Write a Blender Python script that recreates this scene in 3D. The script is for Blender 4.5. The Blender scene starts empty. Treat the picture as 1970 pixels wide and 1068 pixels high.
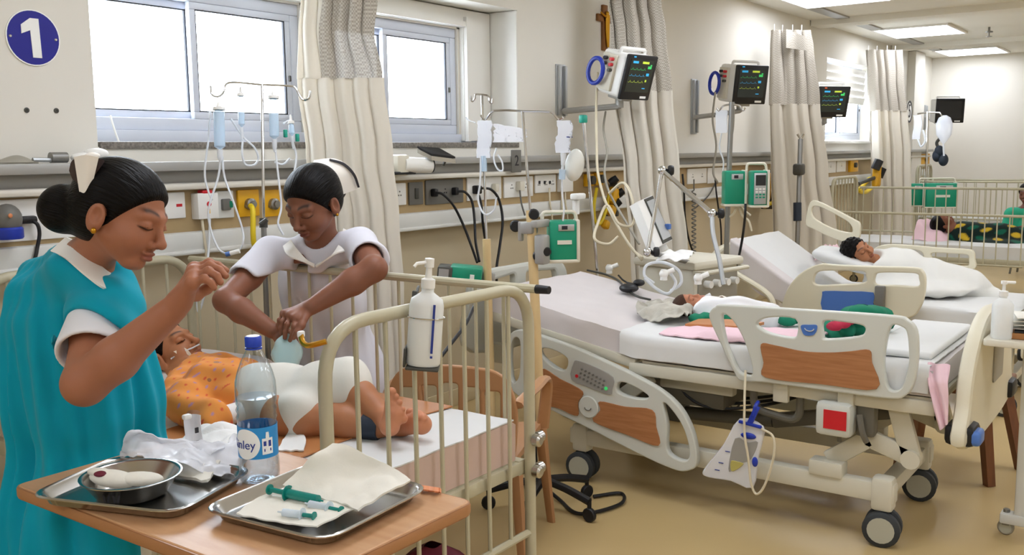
import bpy, bmesh, math, random
import numpy as np
from mathutils import Vector, Matrix, Euler, noise
random.seed(7)
scene = bpy.context.scene
col = scene.collection
# ------------------------------------------------------------------ camera
FPX, IW, IH = 1850.0, 1970.0, 1068.0
CH = 1.48
_ex = Vector((2333 - 985, 278 - 534, FPX)).normalized()
_p2 = Vector((-1000.0, 278 - 0.0125 * (-15 - 2333) - 534, FPX))
_ez = _ex.cross(_p2).normalized()
if _ez.y > 0: _ez = -_ez
_ey = _ez.cross(_ex)
RM = Matrix((_ex, _ey, _ez))              # camera (x right, y down, z forward) -> world
CP = Vector((0, 0, CH))
cam_d = bpy.data.cameras.new('camera')
cam = bpy.data.objects.new('camera', cam_d); col.objects.link(cam)
cr, cd, cf = RM @ Vector((1, 0, 0)), RM @ Vector((0, 1, 0)), RM @ Vector((0, 0, 1))
mw = Matrix((( cr.x, -cd.x, -cf.x, 0), (cr.y, -cd.y, -cf.y, 0), (cr.z, -cd.z, -cf.z, CH), (0, 0, 0, 1)))
cam.matrix_world = mw
cam_d.sensor_width = 36.0
cam_d.lens = FPX / IW * 36.0
cam_d.clip_start = 0.05
scene.camera = cam
# ------------------------------------------------------------------ sky, exposure
world = bpy.data.worlds.new('sky'); scene.world = world; world.use_nodes = True
bg = world.node_tree.nodes['Background']
bg.inputs[0].default_value = (0.93, 0.96, 1.0, 1); bg.inputs[1].default_value = 14.0
vs = scene.view_settings
vs.view_transform = 'Standard'; vs.look = 'None'; vs.gamma = 1.0; vs.use_curve_mapping = False
vs.exposure = 0.27
LAMP = 8.5        # strength of every ceiling light panel
# ------------------------------------------------------------------ placing helpers: a photo point at a known plane or distance
def _ray(x, y): return RM @ Vector((x - 985, y - 534, FPX))
def pZ(x, y, z):
    r = _ray(x, y); return CP + r * ((z - CH) / r.z)
def pY(x, y, Y):
    r = _ray(x, y); return CP + r * (Y / r.y)
def pX(x, y, X):
    r = _ray(x, y); return CP + r * (X / r.x)
def pD(x, y, D): return CP + _ray(x, y) * (D / FPX)
UP = Vector((0, 0, 1))
RIGHT = Vector((cr.x, cr.y, 0)).normalized(); FWD = Vector((cf.x, cf.y, 0)).normalized()
def V(*a): return Vector(a)
# ------------------------------------------------------------------ materials
def lin(c):
    if isinstance(c, str):
        c = [int(c[i:i + 2], 16) / 255 for i in (0, 2, 4)]
    return tuple((v / 12.92 if v <= 0.04045 else ((v + 0.055) / 1.055) ** 2.4) for v in c) + (1.0,)
MT = {}
def mat(name, colr, rough=0.5, metal=0.0, var=0.0, vscale=8.0, bump=0.0, bscale=60.0, trans=0.0, alpha=1.0, emit=0.0, ior=1.45, sheen=0.0, sss=0.0, coat=0.0, c2=None, stretch=None, dist=0.01):
    m = bpy.data.materials.new(name); m.use_nodes = True
    nt = m.node_tree; b = nt.nodes['Principled BSDF']; L = nt.links.new
    c = lin(colr)
    b.inputs['Base Color'].default_value = c
    b.inputs['Roughness'].default_value = rough; b.inputs['Metallic'].default_value = metal
    b.inputs['IOR'].default_value = ior
    if trans: b.inputs['Transmission Weight'].default_value = trans
    if alpha < 1: b.inputs['Alpha'].default_value = alpha
    if sheen: b.inputs['Sheen Weight'].default_value = sheen
    if coat: b.inputs['Coat Weight'].default_value = coat; b.inputs['Coat Roughness'].default_value = 0.15
    if sss:
        b.inputs['Subsurface Weight'].default_value = sss; b.inputs['Subsurface Radius'].default_value = (0.012, 0.005, 0.003); b.inputs['Subsurface Scale'].default_value = 1.0
    if emit: b.inputs['Emission Color'].default_value = c; b.inputs['Emission Strength'].default_value = emit
    if var or c2 or bump:
        tc = nt.nodes.new('ShaderNodeTexCoord'); mp = nt.nodes.new('ShaderNodeMapping'); L(tc.outputs['Object'], mp.inputs['Vector'])
        if stretch: mp.inputs['Scale'].default_value = stretch
    if var or c2:
        nz = nt.nodes.new('ShaderNodeTexNoise'); nz.inputs['Scale'].default_value = vscale; nz.inputs['Detail'].default_value = 5; L(mp.outputs[0], nz.inputs['Vector'])
        mx = nt.nodes.new('ShaderNodeMix'); mx.data_type = 'RGBA'
        rp = nt.nodes.new('ShaderNodeMapRange'); rp.inputs['From Min'].default_value = 0.3; rp.inputs['From Max'].default_value = 0.7; L(nz.outputs['Fac'], rp.inputs['Value']); L(rp.outputs[0], mx.inputs['Factor'])
        d = lin(c2) if c2 else tuple(v * (1 - var) for v in c[:3]) + (1,)
        mx.inputs['A'].default_value = c; mx.inputs['B'].default_value = d
        L(mx.outputs['Result'], b.inputs['Base Color'])
    if bump:
        n2 = nt.nodes.new('ShaderNodeTexNoise'); n2.inputs['Scale'].default_value = bscale; n2.inputs['Detail'].default_value = 4; L(mp.outputs[0], n2.inputs['Vector'])
        bp = nt.nodes.new('ShaderNodeBump'); bp.inputs['Strength'].default_value = bump; bp.inputs['Distance'].default_value = dist; L(n2.outputs['Fac'], bp.inputs['Height']); L(bp.outputs[0], b.inputs['Normal'])
    MT[name] = m; return m
def mat_attr(name, rough=0.5, sss=0.0, bump=0.0, bscale=200.0, spec=0.5, sheen=0.0):
    m = bpy.data.materials.new(name); m.use_nodes = True
    nt = m.node_tree; b = nt.nodes['Principled BSDF']; L = nt.links.new
    at = nt.nodes.new('ShaderNodeAttribute'); at.attribute_name = 'tint'; L(at.outputs['Color'], b.inputs['Base Color'])
    b.inputs['Roughness'].default_value = rough; b.inputs['Specular IOR Level'].default_value = spec
    if sheen: b.inputs['Sheen Weight'].default_value = sheen
    if sss:
        b.inputs['Subsurface Weight'].default_value = sss; b.inputs['Subsurface Radius'].default_value = (0.012, 0.005, 0.003); b.inputs['Subsurface Scale'].default_value = 1.0
    if bump:
        tc = nt.nodes.new('ShaderNodeTexCoord')
        n2 = nt.nodes.new('ShaderNodeTexNoise'); n2.inputs['Scale'].default_value = bscale; n2.inputs['Detail'].default_value = 3; L(tc.outputs['Object'], n2.inputs['Vector'])
        bp = nt.nodes.new('ShaderNodeBump'); bp.inputs['Strength'].default_value = bump; bp.inputs['Distance'].default_value = 0.004; L(n2.outputs['Fac'], bp.inputs['Height']); L(bp.outputs[0], b.inputs['Normal'])
    MT[name] = m; return m
mat('wall', 'E6E2D8', 0.75, var=0.03, vscale=2, bump=0.05, bscale=180, dist=0.002)
mat('dado', 'C4B597', 0.7, var=0.04, vscale=2)
mat('wall_white', 'F0EEE8', 0.7, var=0.02, vscale=2)
mat('ceiling', 'F0EEE6', 0.85, var=0.02, vscale=2)
mat('floor', 'C4AA78', 0.32, var=0.10, vscale=1.6, bump=0.03, bscale=30, dist=0.003)
mat('skirting', 'C9B893', 0.5)
mat('upvc', 'D5DBE8', 0.35, var=0.02)
mat('granite', '8E8880', 0.4, c2='5D5650', vscale=90)
mat('gasket', '23262E', 0.6)
mat('alu', 'B9BCBE', 0.38, 0.75, var=0.05, vscale=5)
mat('alu_grey', 'A9A8A4', 0.45, 0.3, var=0.05, vscale=4)
mat('panel_cream', 'DED9CD', 0.5, var=0.03)
mat('panel_beige', 'B39A70', 0.55, var=0.06)
mat('panel_white', 'DADAD5', 0.4, var=0.03)
mat('crib_paint', 'BDB69B', 0.33, var=0.05, vscale=20)
mat('chrome', 'D8D8D8', 0.14, 1.0)
mat('steel', 'C4C2BE', 0.22, 1.0, var=0.06, vscale=14)
mat('steel_dull', '8F8E8B', 0.4, 0.9)
mat('white_plastic', 'EFEEEA', 0.35, var=0.02)
mat('bed_plastic', 'CBCCC3', 0.4, var=0.03, vscale=5)
mat('bed_cream', 'DDD6BF', 0.42, var=0.03, vscale=5)
mat('bed_metal', 'D2CDBB', 0.4, var=0.05, vscale=6)
mat('bed_dark', '6B675C', 0.5, var=0.08)
mat('black', '17171A', 0.45, var=0.1)
mat('black_gloss', '0E0F12', 0.12)
mat('rubber', '33373A', 0.6, var=0.1)
mat('wheel_grey', 'AFAD9C', 0.45)
mat('grey_plastic', '6E6C66', 0.5, var=0.05)
mat('dark_grey', '46453F', 0.5)
mat('yellow', 'E2A916', 0.4, var=0.06)
mat('yellow_tube', 'F0D22A', 0.35)
mat('red', 'C8202A', 0.4)
mat('blue', '2139A8', 0.35)
mat('blue_panel', '4C74BD', 0.35)
mat('sign_blue', '1C1F8E', 0.3, var=0.03)
mat('pump_green', '0E8F6E', 0.38, var=0.03)
mat('teal_clip', '1F9A85', 0.4)
mat('pole_beige', 'D9BE8D', 0.45, var=0.1, vscale=14, stretch=(1, 1, .2))
mat('wood_laminate', 'B07A50', 0.42, c2='9C6640', vscale=7, stretch=(1, 1, 14))
mat('table_wood', 'C99D74', 0.36, c2='BC8D64', vscale=9, stretch=(5, 1, 1))
mat('edge_wood', 'A9764C', 0.4)
mat('mattress_side', 'CDB3A6', 0.7, var=.05)
mat('chair_wood', '7B4A28', 0.45, c2='663B1D', vscale=12, stretch=(3, 3, .5))
mat('chair_plastic', 'B0825A', 0.38, var=0.06)
mat('sheet_white', 'DADAD8', 0.85, var=0.02, bump=0.10, bscale=18, sheen=0.1, dist=0.01)
mat('sheet_pink', 'D3CBC9', 0.85, var=0.03, bump=0.10, bscale=14, sheen=0.1, dist=0.01)
mat('cloth_white', 'F1F0EE', 0.85, bump=0.08, bscale=40, sheen=0.1)
mat('cloth_cream', 'E6E2D6', 0.9, var=0.04, bump=0.15, bscale=120, sheen=0.1, dist=0.003)
mat('cloth_grey', 'C9C4B8', 0.9, c2='A9A498', vscale=14, bump=0.2, bscale=50)
mat('pink', 'EBC9D2', 0.85, var=0.04)
mat('rexine', 'BF7F4C', 0.42, var=0.08)
mat('green_cloth', '0F7C5D', 0.85, var=0.12, vscale=20)
mat('red_cloth', 'B32643', 0.85, var=0.1)
mat('maroon', '6E1C30', 0.6, var=0.2)
mat('glove_blue', 'BFDCDD', 0.3, alpha=0.8)
mat('gold', 'C99531', 0.3, 1.0)
mat('tube_clear', 'E9EDF2', 0.25, alpha=0.75)
mat('tube_cream', 'D8CDB2', 0.4)
mat('bag_clear', 'EEF1F8', 0.2, alpha=0.55)
mat('bag_film', 'F4F5FA', 0.25, alpha=0.62)
mat('burette', 'C8E0F4', 0.15, alpha=0.6)
mat('balloon', 'E7E8E2', 0.35, alpha=0.85)
mat('navy', '26303F', 0.6)
mat('tape', 'F2E3CF', 0.5, alpha=0.8)
mat('cap_white', 'F5F1EA', 0.55)
mat('cap_brown', '3A2A26', 0.7)
mat('urine', 'C8BE6E', 0.25, alpha=0.85)
mat('paper', 'E9E6DC', 0.7)
mat('folder', '9E6A3A', 0.6)
mat('wax', 'D88A5C', 0.5)
mat('syringe_clear', 'DDE9F2', 0.15, alpha=0.7)
mat('syringe_green', '0E7F74', 0.25)
mat('screen_dark', '2A3230', 0.15, emit=0.05)
mat('screen_off', '2B2C2D', 0.25)
mat('led_green', '41D070', 0.4, emit=0.3)
mat('led_yellow', 'C8E04A', 0.4, emit=0.3)
mat('led_blue', '3AB3F0', 0.4, emit=0.3)
mat('led_red', 'F06A3A', 0.4, emit=0.3)
mat('number_white', 'F6F6F3', 0.4)
mat('ink', '26242A', 0.6)
mat('ink_blue', '2A3C8F', 0.6)
mat('label_blue', '2C8FD0', 0.35)
mat('cap_blue', '1D3FB4', 0.35)
mat('vent_grey', '9C978A', 0.5)
mat('pvc_pale', 'D9D3C2', 0.45)
mat('crucifix_wood', '8A5A2B', 0.5)
mat('sanitiser', 'EEF0EE', 0.3, alpha=0.9)
def cloth_thin(name, colr, t):
    m = bpy.data.materials.new(name); m.use_nodes = True; nt = m.node_tree; nt.nodes.clear(); L = nt.links.new
    o = nt.nodes.new('ShaderNodeOutputMaterial'); d = nt.nodes.new('ShaderNodeBsdfDiffuse'); d.inputs[0].default_value = lin(colr); s = nt.nodes.new('ShaderNodeBsdfTranslucent'); s.inputs[0].default_value = lin(colr)
    tc = nt.nodes.new('ShaderNodeTexCoord'); n = nt.nodes.new('ShaderNodeTexNoise'); n.inputs['Scale'].default_value = 160; b = nt.nodes.new('ShaderNodeBump'); b.inputs['Strength'].default_value = .06; L(tc.outputs['Object'], n.inputs['Vector']); L(n.outputs['Fac'], b.inputs['Height']); L(b.outputs[0], d.inputs['Normal'])
    mx = nt.nodes.new('ShaderNodeMixShader'); mx.inputs[0].default_value = t; L(d.outputs[0], mx.inputs[1]); L(s.outputs[0], mx.inputs[2]); L(mx.outputs[0], o.inputs[0]); MT[name] = m
cloth_thin('curtain', 'E6E0D4', .3)
def glassy(name, colr, rough=0.02, fac=0.12):
    m = bpy.data.materials.new(name); m.use_nodes = True; nt = m.node_tree; nt.nodes.clear(); L = nt.links.new
    o = nt.nodes.new('ShaderNodeOutputMaterial'); t = nt.nodes.new('ShaderNodeBsdfTransparent'); t.inputs[0].default_value = lin(colr)
    g = nt.nodes.new('ShaderNodeBsdfGlossy'); g.inputs['Roughness'].default_value = rough
    lw = nt.nodes.new('ShaderNodeLayerWeight'); lw.inputs['Blend'].default_value = fac
    mx = nt.nodes.new('ShaderNodeMixShader'); L(lw.outputs['Facing'], mx.inputs[0]); L(t.outputs[0], mx.inputs[1]); L(g.outputs[0], mx.inputs[2]); L(mx.outputs[0], o.inputs[0])
    MT[name] = m
glassy('pane_glass', 'F4F8FC', 0.05, 0.06)
glassy('pet', 'F6FAFD', 0.03, 0.2)
glassy('water', 'ECF3F8', 0.03, 0.08)
def emat(name, colr, s):
    m = bpy.data.materials.new(name); m.use_nodes = True; nt = m.node_tree; nt.nodes.clear()
    o = nt.nodes.new('ShaderNodeOutputMaterial'); e = nt.nodes.new('ShaderNodeEmission'); e.inputs[0].default_value = lin(colr); e.inputs[1].default_value = s
    nt.links.new(e.outputs[0], o.inputs[0]); MT[name] = m
emat('lamp_panel', 'F0F5FF', LAMP)
mat_attr('skin', 0.5, sss=0.12, bump=0.04, bscale=260, spec=0.35)
mat_attr('fabric', 0.85, bump=0.06, bscale=120, spec=0.2, sheen=0.08)
mat_attr('hair', 0.42, spec=0.12)
_h = MT['hair'].node_tree; _a = _h.nodes.new('ShaderNodeAttribute'); _a.attribute_name = 'strand'; _n = _h.nodes.new('ShaderNodeTexNoise'); _n.inputs['Scale'].default_value = 1.0; _n.inputs['Detail'].default_value = 3; _b = _h.nodes.new('ShaderNodeBump'); _b.inputs['Strength'].default_value = .9; _b.inputs['Distance'].default_value = .006
_h.links.new(_a.outputs['Vector'], _n.inputs['Vector']); _h.links.new(_n.outputs['Fac'], _b.inputs['Height']); _h.links.new(_b.outputs[0], _h.nodes['Principled BSDF'].inputs['Normal'])
# ------------------------------------------------------------------ object helpers
def T(name, label, cat, loc=(0, 0, 0), group=None, kind=None):
    o = bpy.data.objects.new(name, None); col.objects.link(o); o.location = loc; o.empty_display_size = 0.05
    if label: o['label'] = label
    if cat: o['category'] = cat
    if group: o['group'] = group
    if kind: o['kind'] = kind
    return o
def tag(o, label, cat, group=None, kind=None):
    if label: o['label'] = label
    if cat: o['category'] = cat
    if group: o['group'] = group
    if kind: o['kind'] = kind
    return o
def link_mesh(name, me, m, parent=None, smooth=35):
    if m is not None and not len(me.materials): me.materials.append(MT[m] if isinstance(m, str) else m)
    if smooth is not None and len(me.polygons):
        me.polygons.foreach_set('use_smooth', [True] * len(me.polygons))
        if smooth < 180: me.set_sharp_from_angle(angle=math.radians(smooth))
    ob = bpy.data.objects.new(name, me); col.objects.link(ob)
    if parent is not None:
        ob.parent = parent
        if parent.type == 'EMPTY': ob.matrix_parent_inverse = Matrix.Translation(-parent.location)
        elif parent.parent is None: ob.matrix_parent_inverse = Matrix.Translation(-parent.location)
    elif len(me.vertices):
        co = np.empty(len(me.vertices) * 3); me.vertices.foreach_get('co', co); co = co.reshape(-1, 3)
        c = Vector(((co[:, 0].min() + co[:, 0].max()) / 2, (co[:, 1].min() + co[:, 1].max()) / 2, co[:, 2].min()))
        me.transform(Matrix.Translation(-c)); ob.location = c
    me.update()
    return ob
def crv(pts, n=8, closed=False):
    P = [Vector(p) for p in pts]; N = len(P); out = []
    if N < 3: return P
    for i in range(N if closed else N - 1):
        if closed: a, b, c, d = P[(i - 1) % N], P[i], P[(i + 1) % N], P[(i + 2) % N]
        else:
            b, c = P[i], P[i + 1]; a = P[i - 1] if i else b * 2 - c; d = P[i + 2] if i + 2 < N else c * 2 - b
        for k in range(n):
            t = k / n; out.append(0.5 * ((2 * b) + (c - a) * t + (2 * a - 5 * b + 4 * c - d) * t * t + (3 * b - a - 3 * c + d) * t ** 3))
    if not closed: out.append(P[-1])
    return out
def fillet(pts, r, n=6, closed=False):
    """polyline with rounded corners"""
    P = [Vector(p) for p in pts]; out = []; N = len(P)
    for i in range(N):
        if not closed and i in (0, N - 1): out.append(P[i]); continue
        a, b, c = P[i - 1], P[i], P[(i + 1) % N]; rr = r[i] if isinstance(r, (list, tuple)) else r
        u = (a - b); v = (c - b); la, lc = u.length, v.length
        if rr <= 0 or la < 1e-6 or lc < 1e-6: out.append(b); continue
        u /= la; v /= lc; d = min(rr, la * .49, lc * .49)
        p, q = b + u * d, b + v * d
        for k in range(n + 1):
            t = k / n; out.append(p * (1 - t) ** 2 + b * 2 * t * (1 - t) + q * t * t)
    return out
def frame_from(d, up=None):
    d = Vector(d).normalized(); up = Vector(up) if up is not None else (UP if abs(d.z) < .95 else V(1, 0, 0))
    x = up.cross(d).normalized(); y = d.cross(x); return x, y, d
class MB:
    def __init__(s): s.v = []; s.f = []
    def add(s, vs, fs, M=None):
        o = len(s.v); s.v += [tuple(M @ Vector(p)) for p in vs] if M is not None else [tuple(p) for p in vs]
        s.f += [tuple(i + o for i in f) for f in fs]; return s
    def box(s, c, size, rot=None, r=0.0, seg=2):
        c = Vector(c); M = Matrix.Translation(c)
        if rot is not None: M = M @ (rot.to_matrix().to_4x4() if isinstance(rot, Euler) else rot.to_4x4() if isinstance(rot, Matrix) else Euler(rot).to_matrix().to_4x4())
        if r <= 0:
            x, y, z = (k / 2 for k in size)
            vs = [(-x, -y, -z), (x, -y, -z), (x, y, -z), (-x, y, -z), (-x, -y, z), (x, -y, z), (x, y, z), (-x, y, z)]
            return s.add(vs, [(0, 3, 2, 1), (4, 5, 6, 7), (0, 1, 5, 4), (1, 2, 6, 5), (2, 3, 7, 6), (3, 0, 4, 7)], M)
        bm = bmesh.new(); bmesh.ops.create_cube(bm, size=1)
        for v in bm.verts: v.co = Vector((v.co.x * size[0], v.co.y * size[1], v.co.z * size[2]))
        bmesh.ops.bevel(bm, geom=list(bm.edges), offset=min(r, min(size) * .49), segments=seg, profile=.5, affect='EDGES')
        bm.verts.index_update()
        s.add([v.co.copy() for v in bm.verts], [[v.index for v in f.verts] for f in bm.faces], M); bm.free(); return s
    def cyl(s, a, b, r0, r1=None, n=14, cap=True):
        a, b = Vector(a), Vector(b); r1 = r0 if r1 is None else r1; x, y, d = frame_from(b - a)
        vs = []
        for p, r in ((a, r0), (b, r1)):
            for k in range(n):
                t = 2 * math.pi * k / n; vs.append(p + x * math.cos(t) * r + y * math.sin(t) * r)
        fs = [(k, (k + 1) % n, n + (k + 1) % n, n + k) for k in range(n)]
        if cap: fs += [tuple(range(n - 1, -1, -1)), tuple(range(n, 2 * n))]
        return s.add(vs, fs)
    def tube(s, pts, r, n=8, closed=False, cap=True, flat=1.0, up=None):
        P = [Vector(p) for p in pts]; N = len(P); rings = []
        rr = r if isinstance(r, (list, tuple)) else [r] * N
        px = None; vs = []
        for i in range(N):
            if closed: d = P[(i + 1) % N] - P[i - 1]
            else: d = P[min(i + 1, N - 1)] - P[max(i - 1, 0)]
            if d.length < 1e-9: d = V(0, 0, 1)
            d.normalize()
            if px is None: x, y, _ = frame_from(d, up)
            else:
                x = px - d * px.dot(d)
                if x.length < 1e-6: x, y, _ = frame_from(d)
                x.normalize(); y = d.cross(x)
            px = x
            for k in range(n):
                t = 2 * math.pi * k / n; vs.append(P[i] + (x * math.cos(t) + y * math.sin(t) * flat) * rr[i])
        fs = []
        for i in range(N if closed else N - 1):
            j = (i + 1) % N
            for k in range(n): fs.append((i * n + k, i * n + (k + 1) % n, j * n + (k + 1) % n, j * n + k))
        if cap and not closed: fs += [tuple(range(n - 1, -1, -1)), tuple(range((N - 1) * n, N * n))]
        return s.add(vs, fs)
    def lathe(s, prof, c=(0, 0, 0), axis=(0, 0, 1), n=24, sx=1.0, sy=1.0, up=None, cap=True):
        c = Vector(c); x, y, d = frame_from(axis, up); vs = []; fs = []; N = len(prof)
        for (r, h) in prof:
            for k in range(n):
                t = 2 * math.pi * k / n; vs.append(c + d * h + x * math.cos(t) * max(r, 1e-5) * sx + y * math.sin(t) * max(r, 1e-5) * sy)
        for i in range(N - 1):
            for k in range(n): fs.append((i * n + k, i * n + (k + 1) % n, (i + 1) * n + (k + 1) % n, (i + 1) * n + k))
        if cap and prof[0][0] > 1e-4: fs.append(tuple(range(n - 1, -1, -1)))
        if cap and prof[-1][0] > 1e-4: fs.append(tuple(range((N - 1) * n, N * n)))
        return s.add(vs, fs)
    def ell(s, c, r, rot=None, n=16, m=10):
        c = Vector(c); vs = []; fs = []
        Rm = rot if isinstance(rot, Matrix) else (Euler(rot).to_matrix() if rot is not None else Matrix.Identity(3))
        for i in range(m + 1):
            a = math.pi * i / m
            for k in range(n):
                t = 2 * math.pi * k / n; vs.append(c + Rm @ Vector((r[0] * math.sin(a) * math.cos(t), r[1] * math.sin(a) * math.sin(t), r[2] * math.cos(a))))
        for i in range(m):
            for k in range(n): fs.append((i * n + k, (i + 1) * n + k, (i + 1) * n + (k + 1) % n, i * n + (k + 1) % n))
        return s.add(vs, fs)
    def grid(s, fn, nu, nv, thick=0.0):
        """surface fn(u,v) in 0..1, given thickness along its normals"""
        P = [[Vector(fn(i / nu, j / nv)) for j in range(nv + 1)] for i in range(nu + 1)]
        if thick <= 0:
            vs = [p for r in P for p in r]; fs = [(i * (nv + 1) + j, (i + 1) * (nv + 1) + j, (i + 1) * (nv + 1) + j + 1, i * (nv + 1) + j + 1) for i in range(nu) for j in range(nv)]
            return s.add(vs, fs)
        top, bot = [], []
        for i in range(nu + 1):
            for j in range(nv + 1):
                du = P[min(i + 1, nu)][j] - P[max(i - 1, 0)][j]; dv = P[i][min(j + 1, nv)] - P[i][max(j - 1, 0)]
                nn = du.cross(dv); nn = nn.normalized() if nn.length > 1e-12 else V(0, 0, 1)
                top.append(P[i][j] + nn * thick / 2); bot.append(P[i][j] - nn * thick / 2)
        w = nv + 1; K = len(top); fs = []
        for i in range(nu):
            for j in range(nv):
                a, b, c, d = i * w + j, (i + 1) * w + j, (i + 1) * w + j + 1, i * w + j + 1
                fs.append((a, b, c, d)); fs.append((K + d, K + c, K + b, K + a))
        for i in range(nu):
            a, b = i * w, (i + 1) * w; fs.append((K + a, K + b, b, a)); a, b = i * w + nv, (i + 1) * w + nv; fs.append((a, b, K + b, K + a))
        for j in range(nv):
            a, b = j, j + 1; fs.append((a, b, K + b, K + a)); a, b = nu * w + j, nu * w + j + 1; fs.append((K + a, K + b, b, a))
        return s.add(top + bot, fs)
    def mesh(s, name='m'):
        me = bpy.data.meshes.new(name); me.from_pydata(s.v, [], s.f); me.update(); return me
    def build(s, name, m, parent=None, smooth=35):
        return link_mesh(name, s.mesh(name), m, parent, smooth)
def curve_mesh(cu):
    ob = bpy.data.objects.new('tmp', cu); col.objects.link(ob)
    dg = bpy.context.evaluated_depsgraph_get(); dg.update()
    me = bpy.data.meshes.new_from_object(ob.evaluated_get(dg)); bpy.data.objects.remove(ob); return me
def plate(outer, holes, thick, bev, O, ux, uy, name, m, parent=None, smooth=40):
    """plate cut from 2-D outlines in the plane O + ux*a + uy*b, with openings and rounded edges"""
    cu = bpy.data.curves.new('tmp', 'CURVE'); cu.dimensions = '2D'; cu.fill_mode = 'BOTH'
    cu.extrude = max(thick / 2 - bev, 0.0005); cu.bevel_depth = bev; cu.bevel_resolution = 1; cu.offset = -bev
    for loop in [outer] + list(holes):
        sp = cu.splines.new('POLY'); sp.points.add(len(loop) - 1)
        for k, p in enumerate(loop): sp.points[k].co = (p[0], p[1], 0, 1)
        sp.use_cyclic_u = True
    me = curve_mesh(cu)
    ux, uy = Vector(ux).normalized(), Vector(uy).normalized(); uz = ux.cross(uy).normalized(); O = Vector(O)
    me.transform(Matrix(((ux.x, uy.x, uz.x, O.x), (ux.y, uy.y, uz.y, O.y), (ux.z, uy.z, uz.z, O.z), (0, 0, 0, 1))))
    me.materials.clear()
    return link_mesh(name, me, m, parent, smooth)
def rloop(pts, r, n=5): return [(p.x, p.y) for p in fillet([V(a, b, 0) for a, b in pts], r, n, True)]
def text(body, size, O, ux, uy, name, m, parent, depth=0.0006, bend=None):
    cu = bpy.data.curves.new('tmp', 'FONT'); cu.body = body; cu.size = size; cu.extrude = depth; cu.align_x = 'CENTER'; cu.align_y = 'CENTER'
    me = curve_mesh(cu)
    if O is not None: O = Vector(O)
    if bend:
        for v in me.vertices: v.co = bend(v.co)
    else:
        ux, uy = Vector(ux).normalized(), Vector(uy).normalized(); uz = ux.cross(uy).normalized()
        me.transform(Matrix(((ux.x, uy.x, uz.x, O.x), (ux.y, uy.y, uz.y, O.y), (ux.z, uy.z, uz.z, O.z), (0, 0, 0, 1))))
    me.materials.clear()
    return link_mesh(name, me, m, parent, None)
def nz(p, s=1.0, k=0.0): return noise.noise(Vector((p[0] * s + k, p[1] * s + k * 1.7, p[2] * s - k)))
# ================================================================== the room
WY, RX0, RX1, RY0, CZ = 3.55, -2.6, 15.9, -3.6, 2.84
RCX0, RCX1, RCY = 2.14, 4.99, 3.77          # window recess in the long wall
SILL, RHEAD = 1.525, 2.36
def struct(name, mb, m, parent=None, smooth=35, label=None):
    o = mb.build(name, m, parent, smooth)
    if parent is None: o['kind'] = 'structure'
    return o
m = MB(); m.box(((RX0 + RX1) / 2, (RY0 + 3.9) / 2, -0.05), (RX1 - RX0 + .4, 3.9 - RY0 + .3, .1)); o = struct('floor', m, 'floor'); o['label'] = 'pale ochre vinyl floor of the ward'
m = MB(); m.box(((RX0 + RX1) / 2, (RY0 + 3.9) / 2, CZ + .05), (RX1 - RX0 + .4, 3.9 - RY0 + .3, .1)); ce = struct('ceiling', m, 'ceiling'); ce['label'] = 'cream ward ceiling with shallow cross beams'
for X in (1.0, 4.2, 7.35, 10.5, 13.7):
    b = MB(); b.box((X, (RY0 + WY) / 2, CZ - .03), (.30, WY - RY0 - .02, .06)); b.build('ceiling_beam', 'ceiling', ce)
b = MB(); b.box((6.6, 3.2, CZ - .008), (18.2, .13, .016)); s_ = b.build('air_slot', 'alu_grey', ce)
def wallbox(m, x0, x1, y0, y1, z0, z1): m.box(((x0 + x1) / 2, (y0 + y1) / 2, (z0 + z1) / 2), (x1 - x0, y1 - y0, z1 - z0))
W3X0, W3X1, W3Z0, W3Z1 = 10.95, 12.7, 1.56, 2.50
m = MB()
TH = 4.0
wallbox(m, RX0 - .1, RCX0, WY, TH, 0, CZ); wallbox(m, RCX0, RCX1, WY, TH, RHEAD, CZ); wallbox(m, RCX0, RCX1, WY, TH, 0, SILL)
wallbox(m, RCX1, W3X0, WY, TH, 0, CZ); wallbox(m, W3X0, W3X1, WY, TH, W3Z1, CZ); wallbox(m, W3X0, W3X1, WY, TH, 0, W3Z0 - .01); wallbox(m, W3X1, RX1 + .1, WY, TH, 0, CZ)
# infill round the frames inside the deep recess
wallbox(m, 3.42, 3.62, RCY + .01, TH, SILL - .02, RHEAD); wallbox(m, 4.68, RCX1, RCY + .01, TH, SILL - .02, RHEAD); wallbox(m, RCX0, RCX1, RCY + .01, TH, 2.235, RHEAD)
wb = struct('wall_back', m, 'wall'); wb['label'] = 'cream ward wall with the windows and service trunking'
m = MB(); m.box((RX1 + .1, 0, CZ / 2), (.2, 8.2, CZ)); struct('wall_right', m, 'wall')['label'] = 'plain cream end wall of the ward'
m = MB(); m.box((RX0 - .1, 0, CZ / 2), (.2, 8.2, CZ)); struct('wall_left', m, 'wall')
m = MB(); m.box(((RX0 + RX1) / 2, RY0 - .1, CZ / 2), (RX1 - RX0 + .4, .2, CZ)); struct('wall_front', m, 'wall')
m = MB(); m.box((6.0, WY - .004, .59), (17.0, .008, .98)); struct('dado', m, 'dado', wb)
m = MB(); m.box(((RX0 + RX1) / 2, WY - .008, .05), (RX1 - RX0, .016, .1), r=.004); struct('baseboard_back', m, 'skirting')
m = MB(); m.box((RX1 - .008, 0, .05), (.016, 7.1, .1), r=.004); struct('baseboard_right', m, 'skirting')
# column casing at the far corner
m = MB(); m.box((14.75, WY - .05, CZ / 2), (.55, .10, CZ - .02)); struct('trim_2', m, 'wall')
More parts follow.
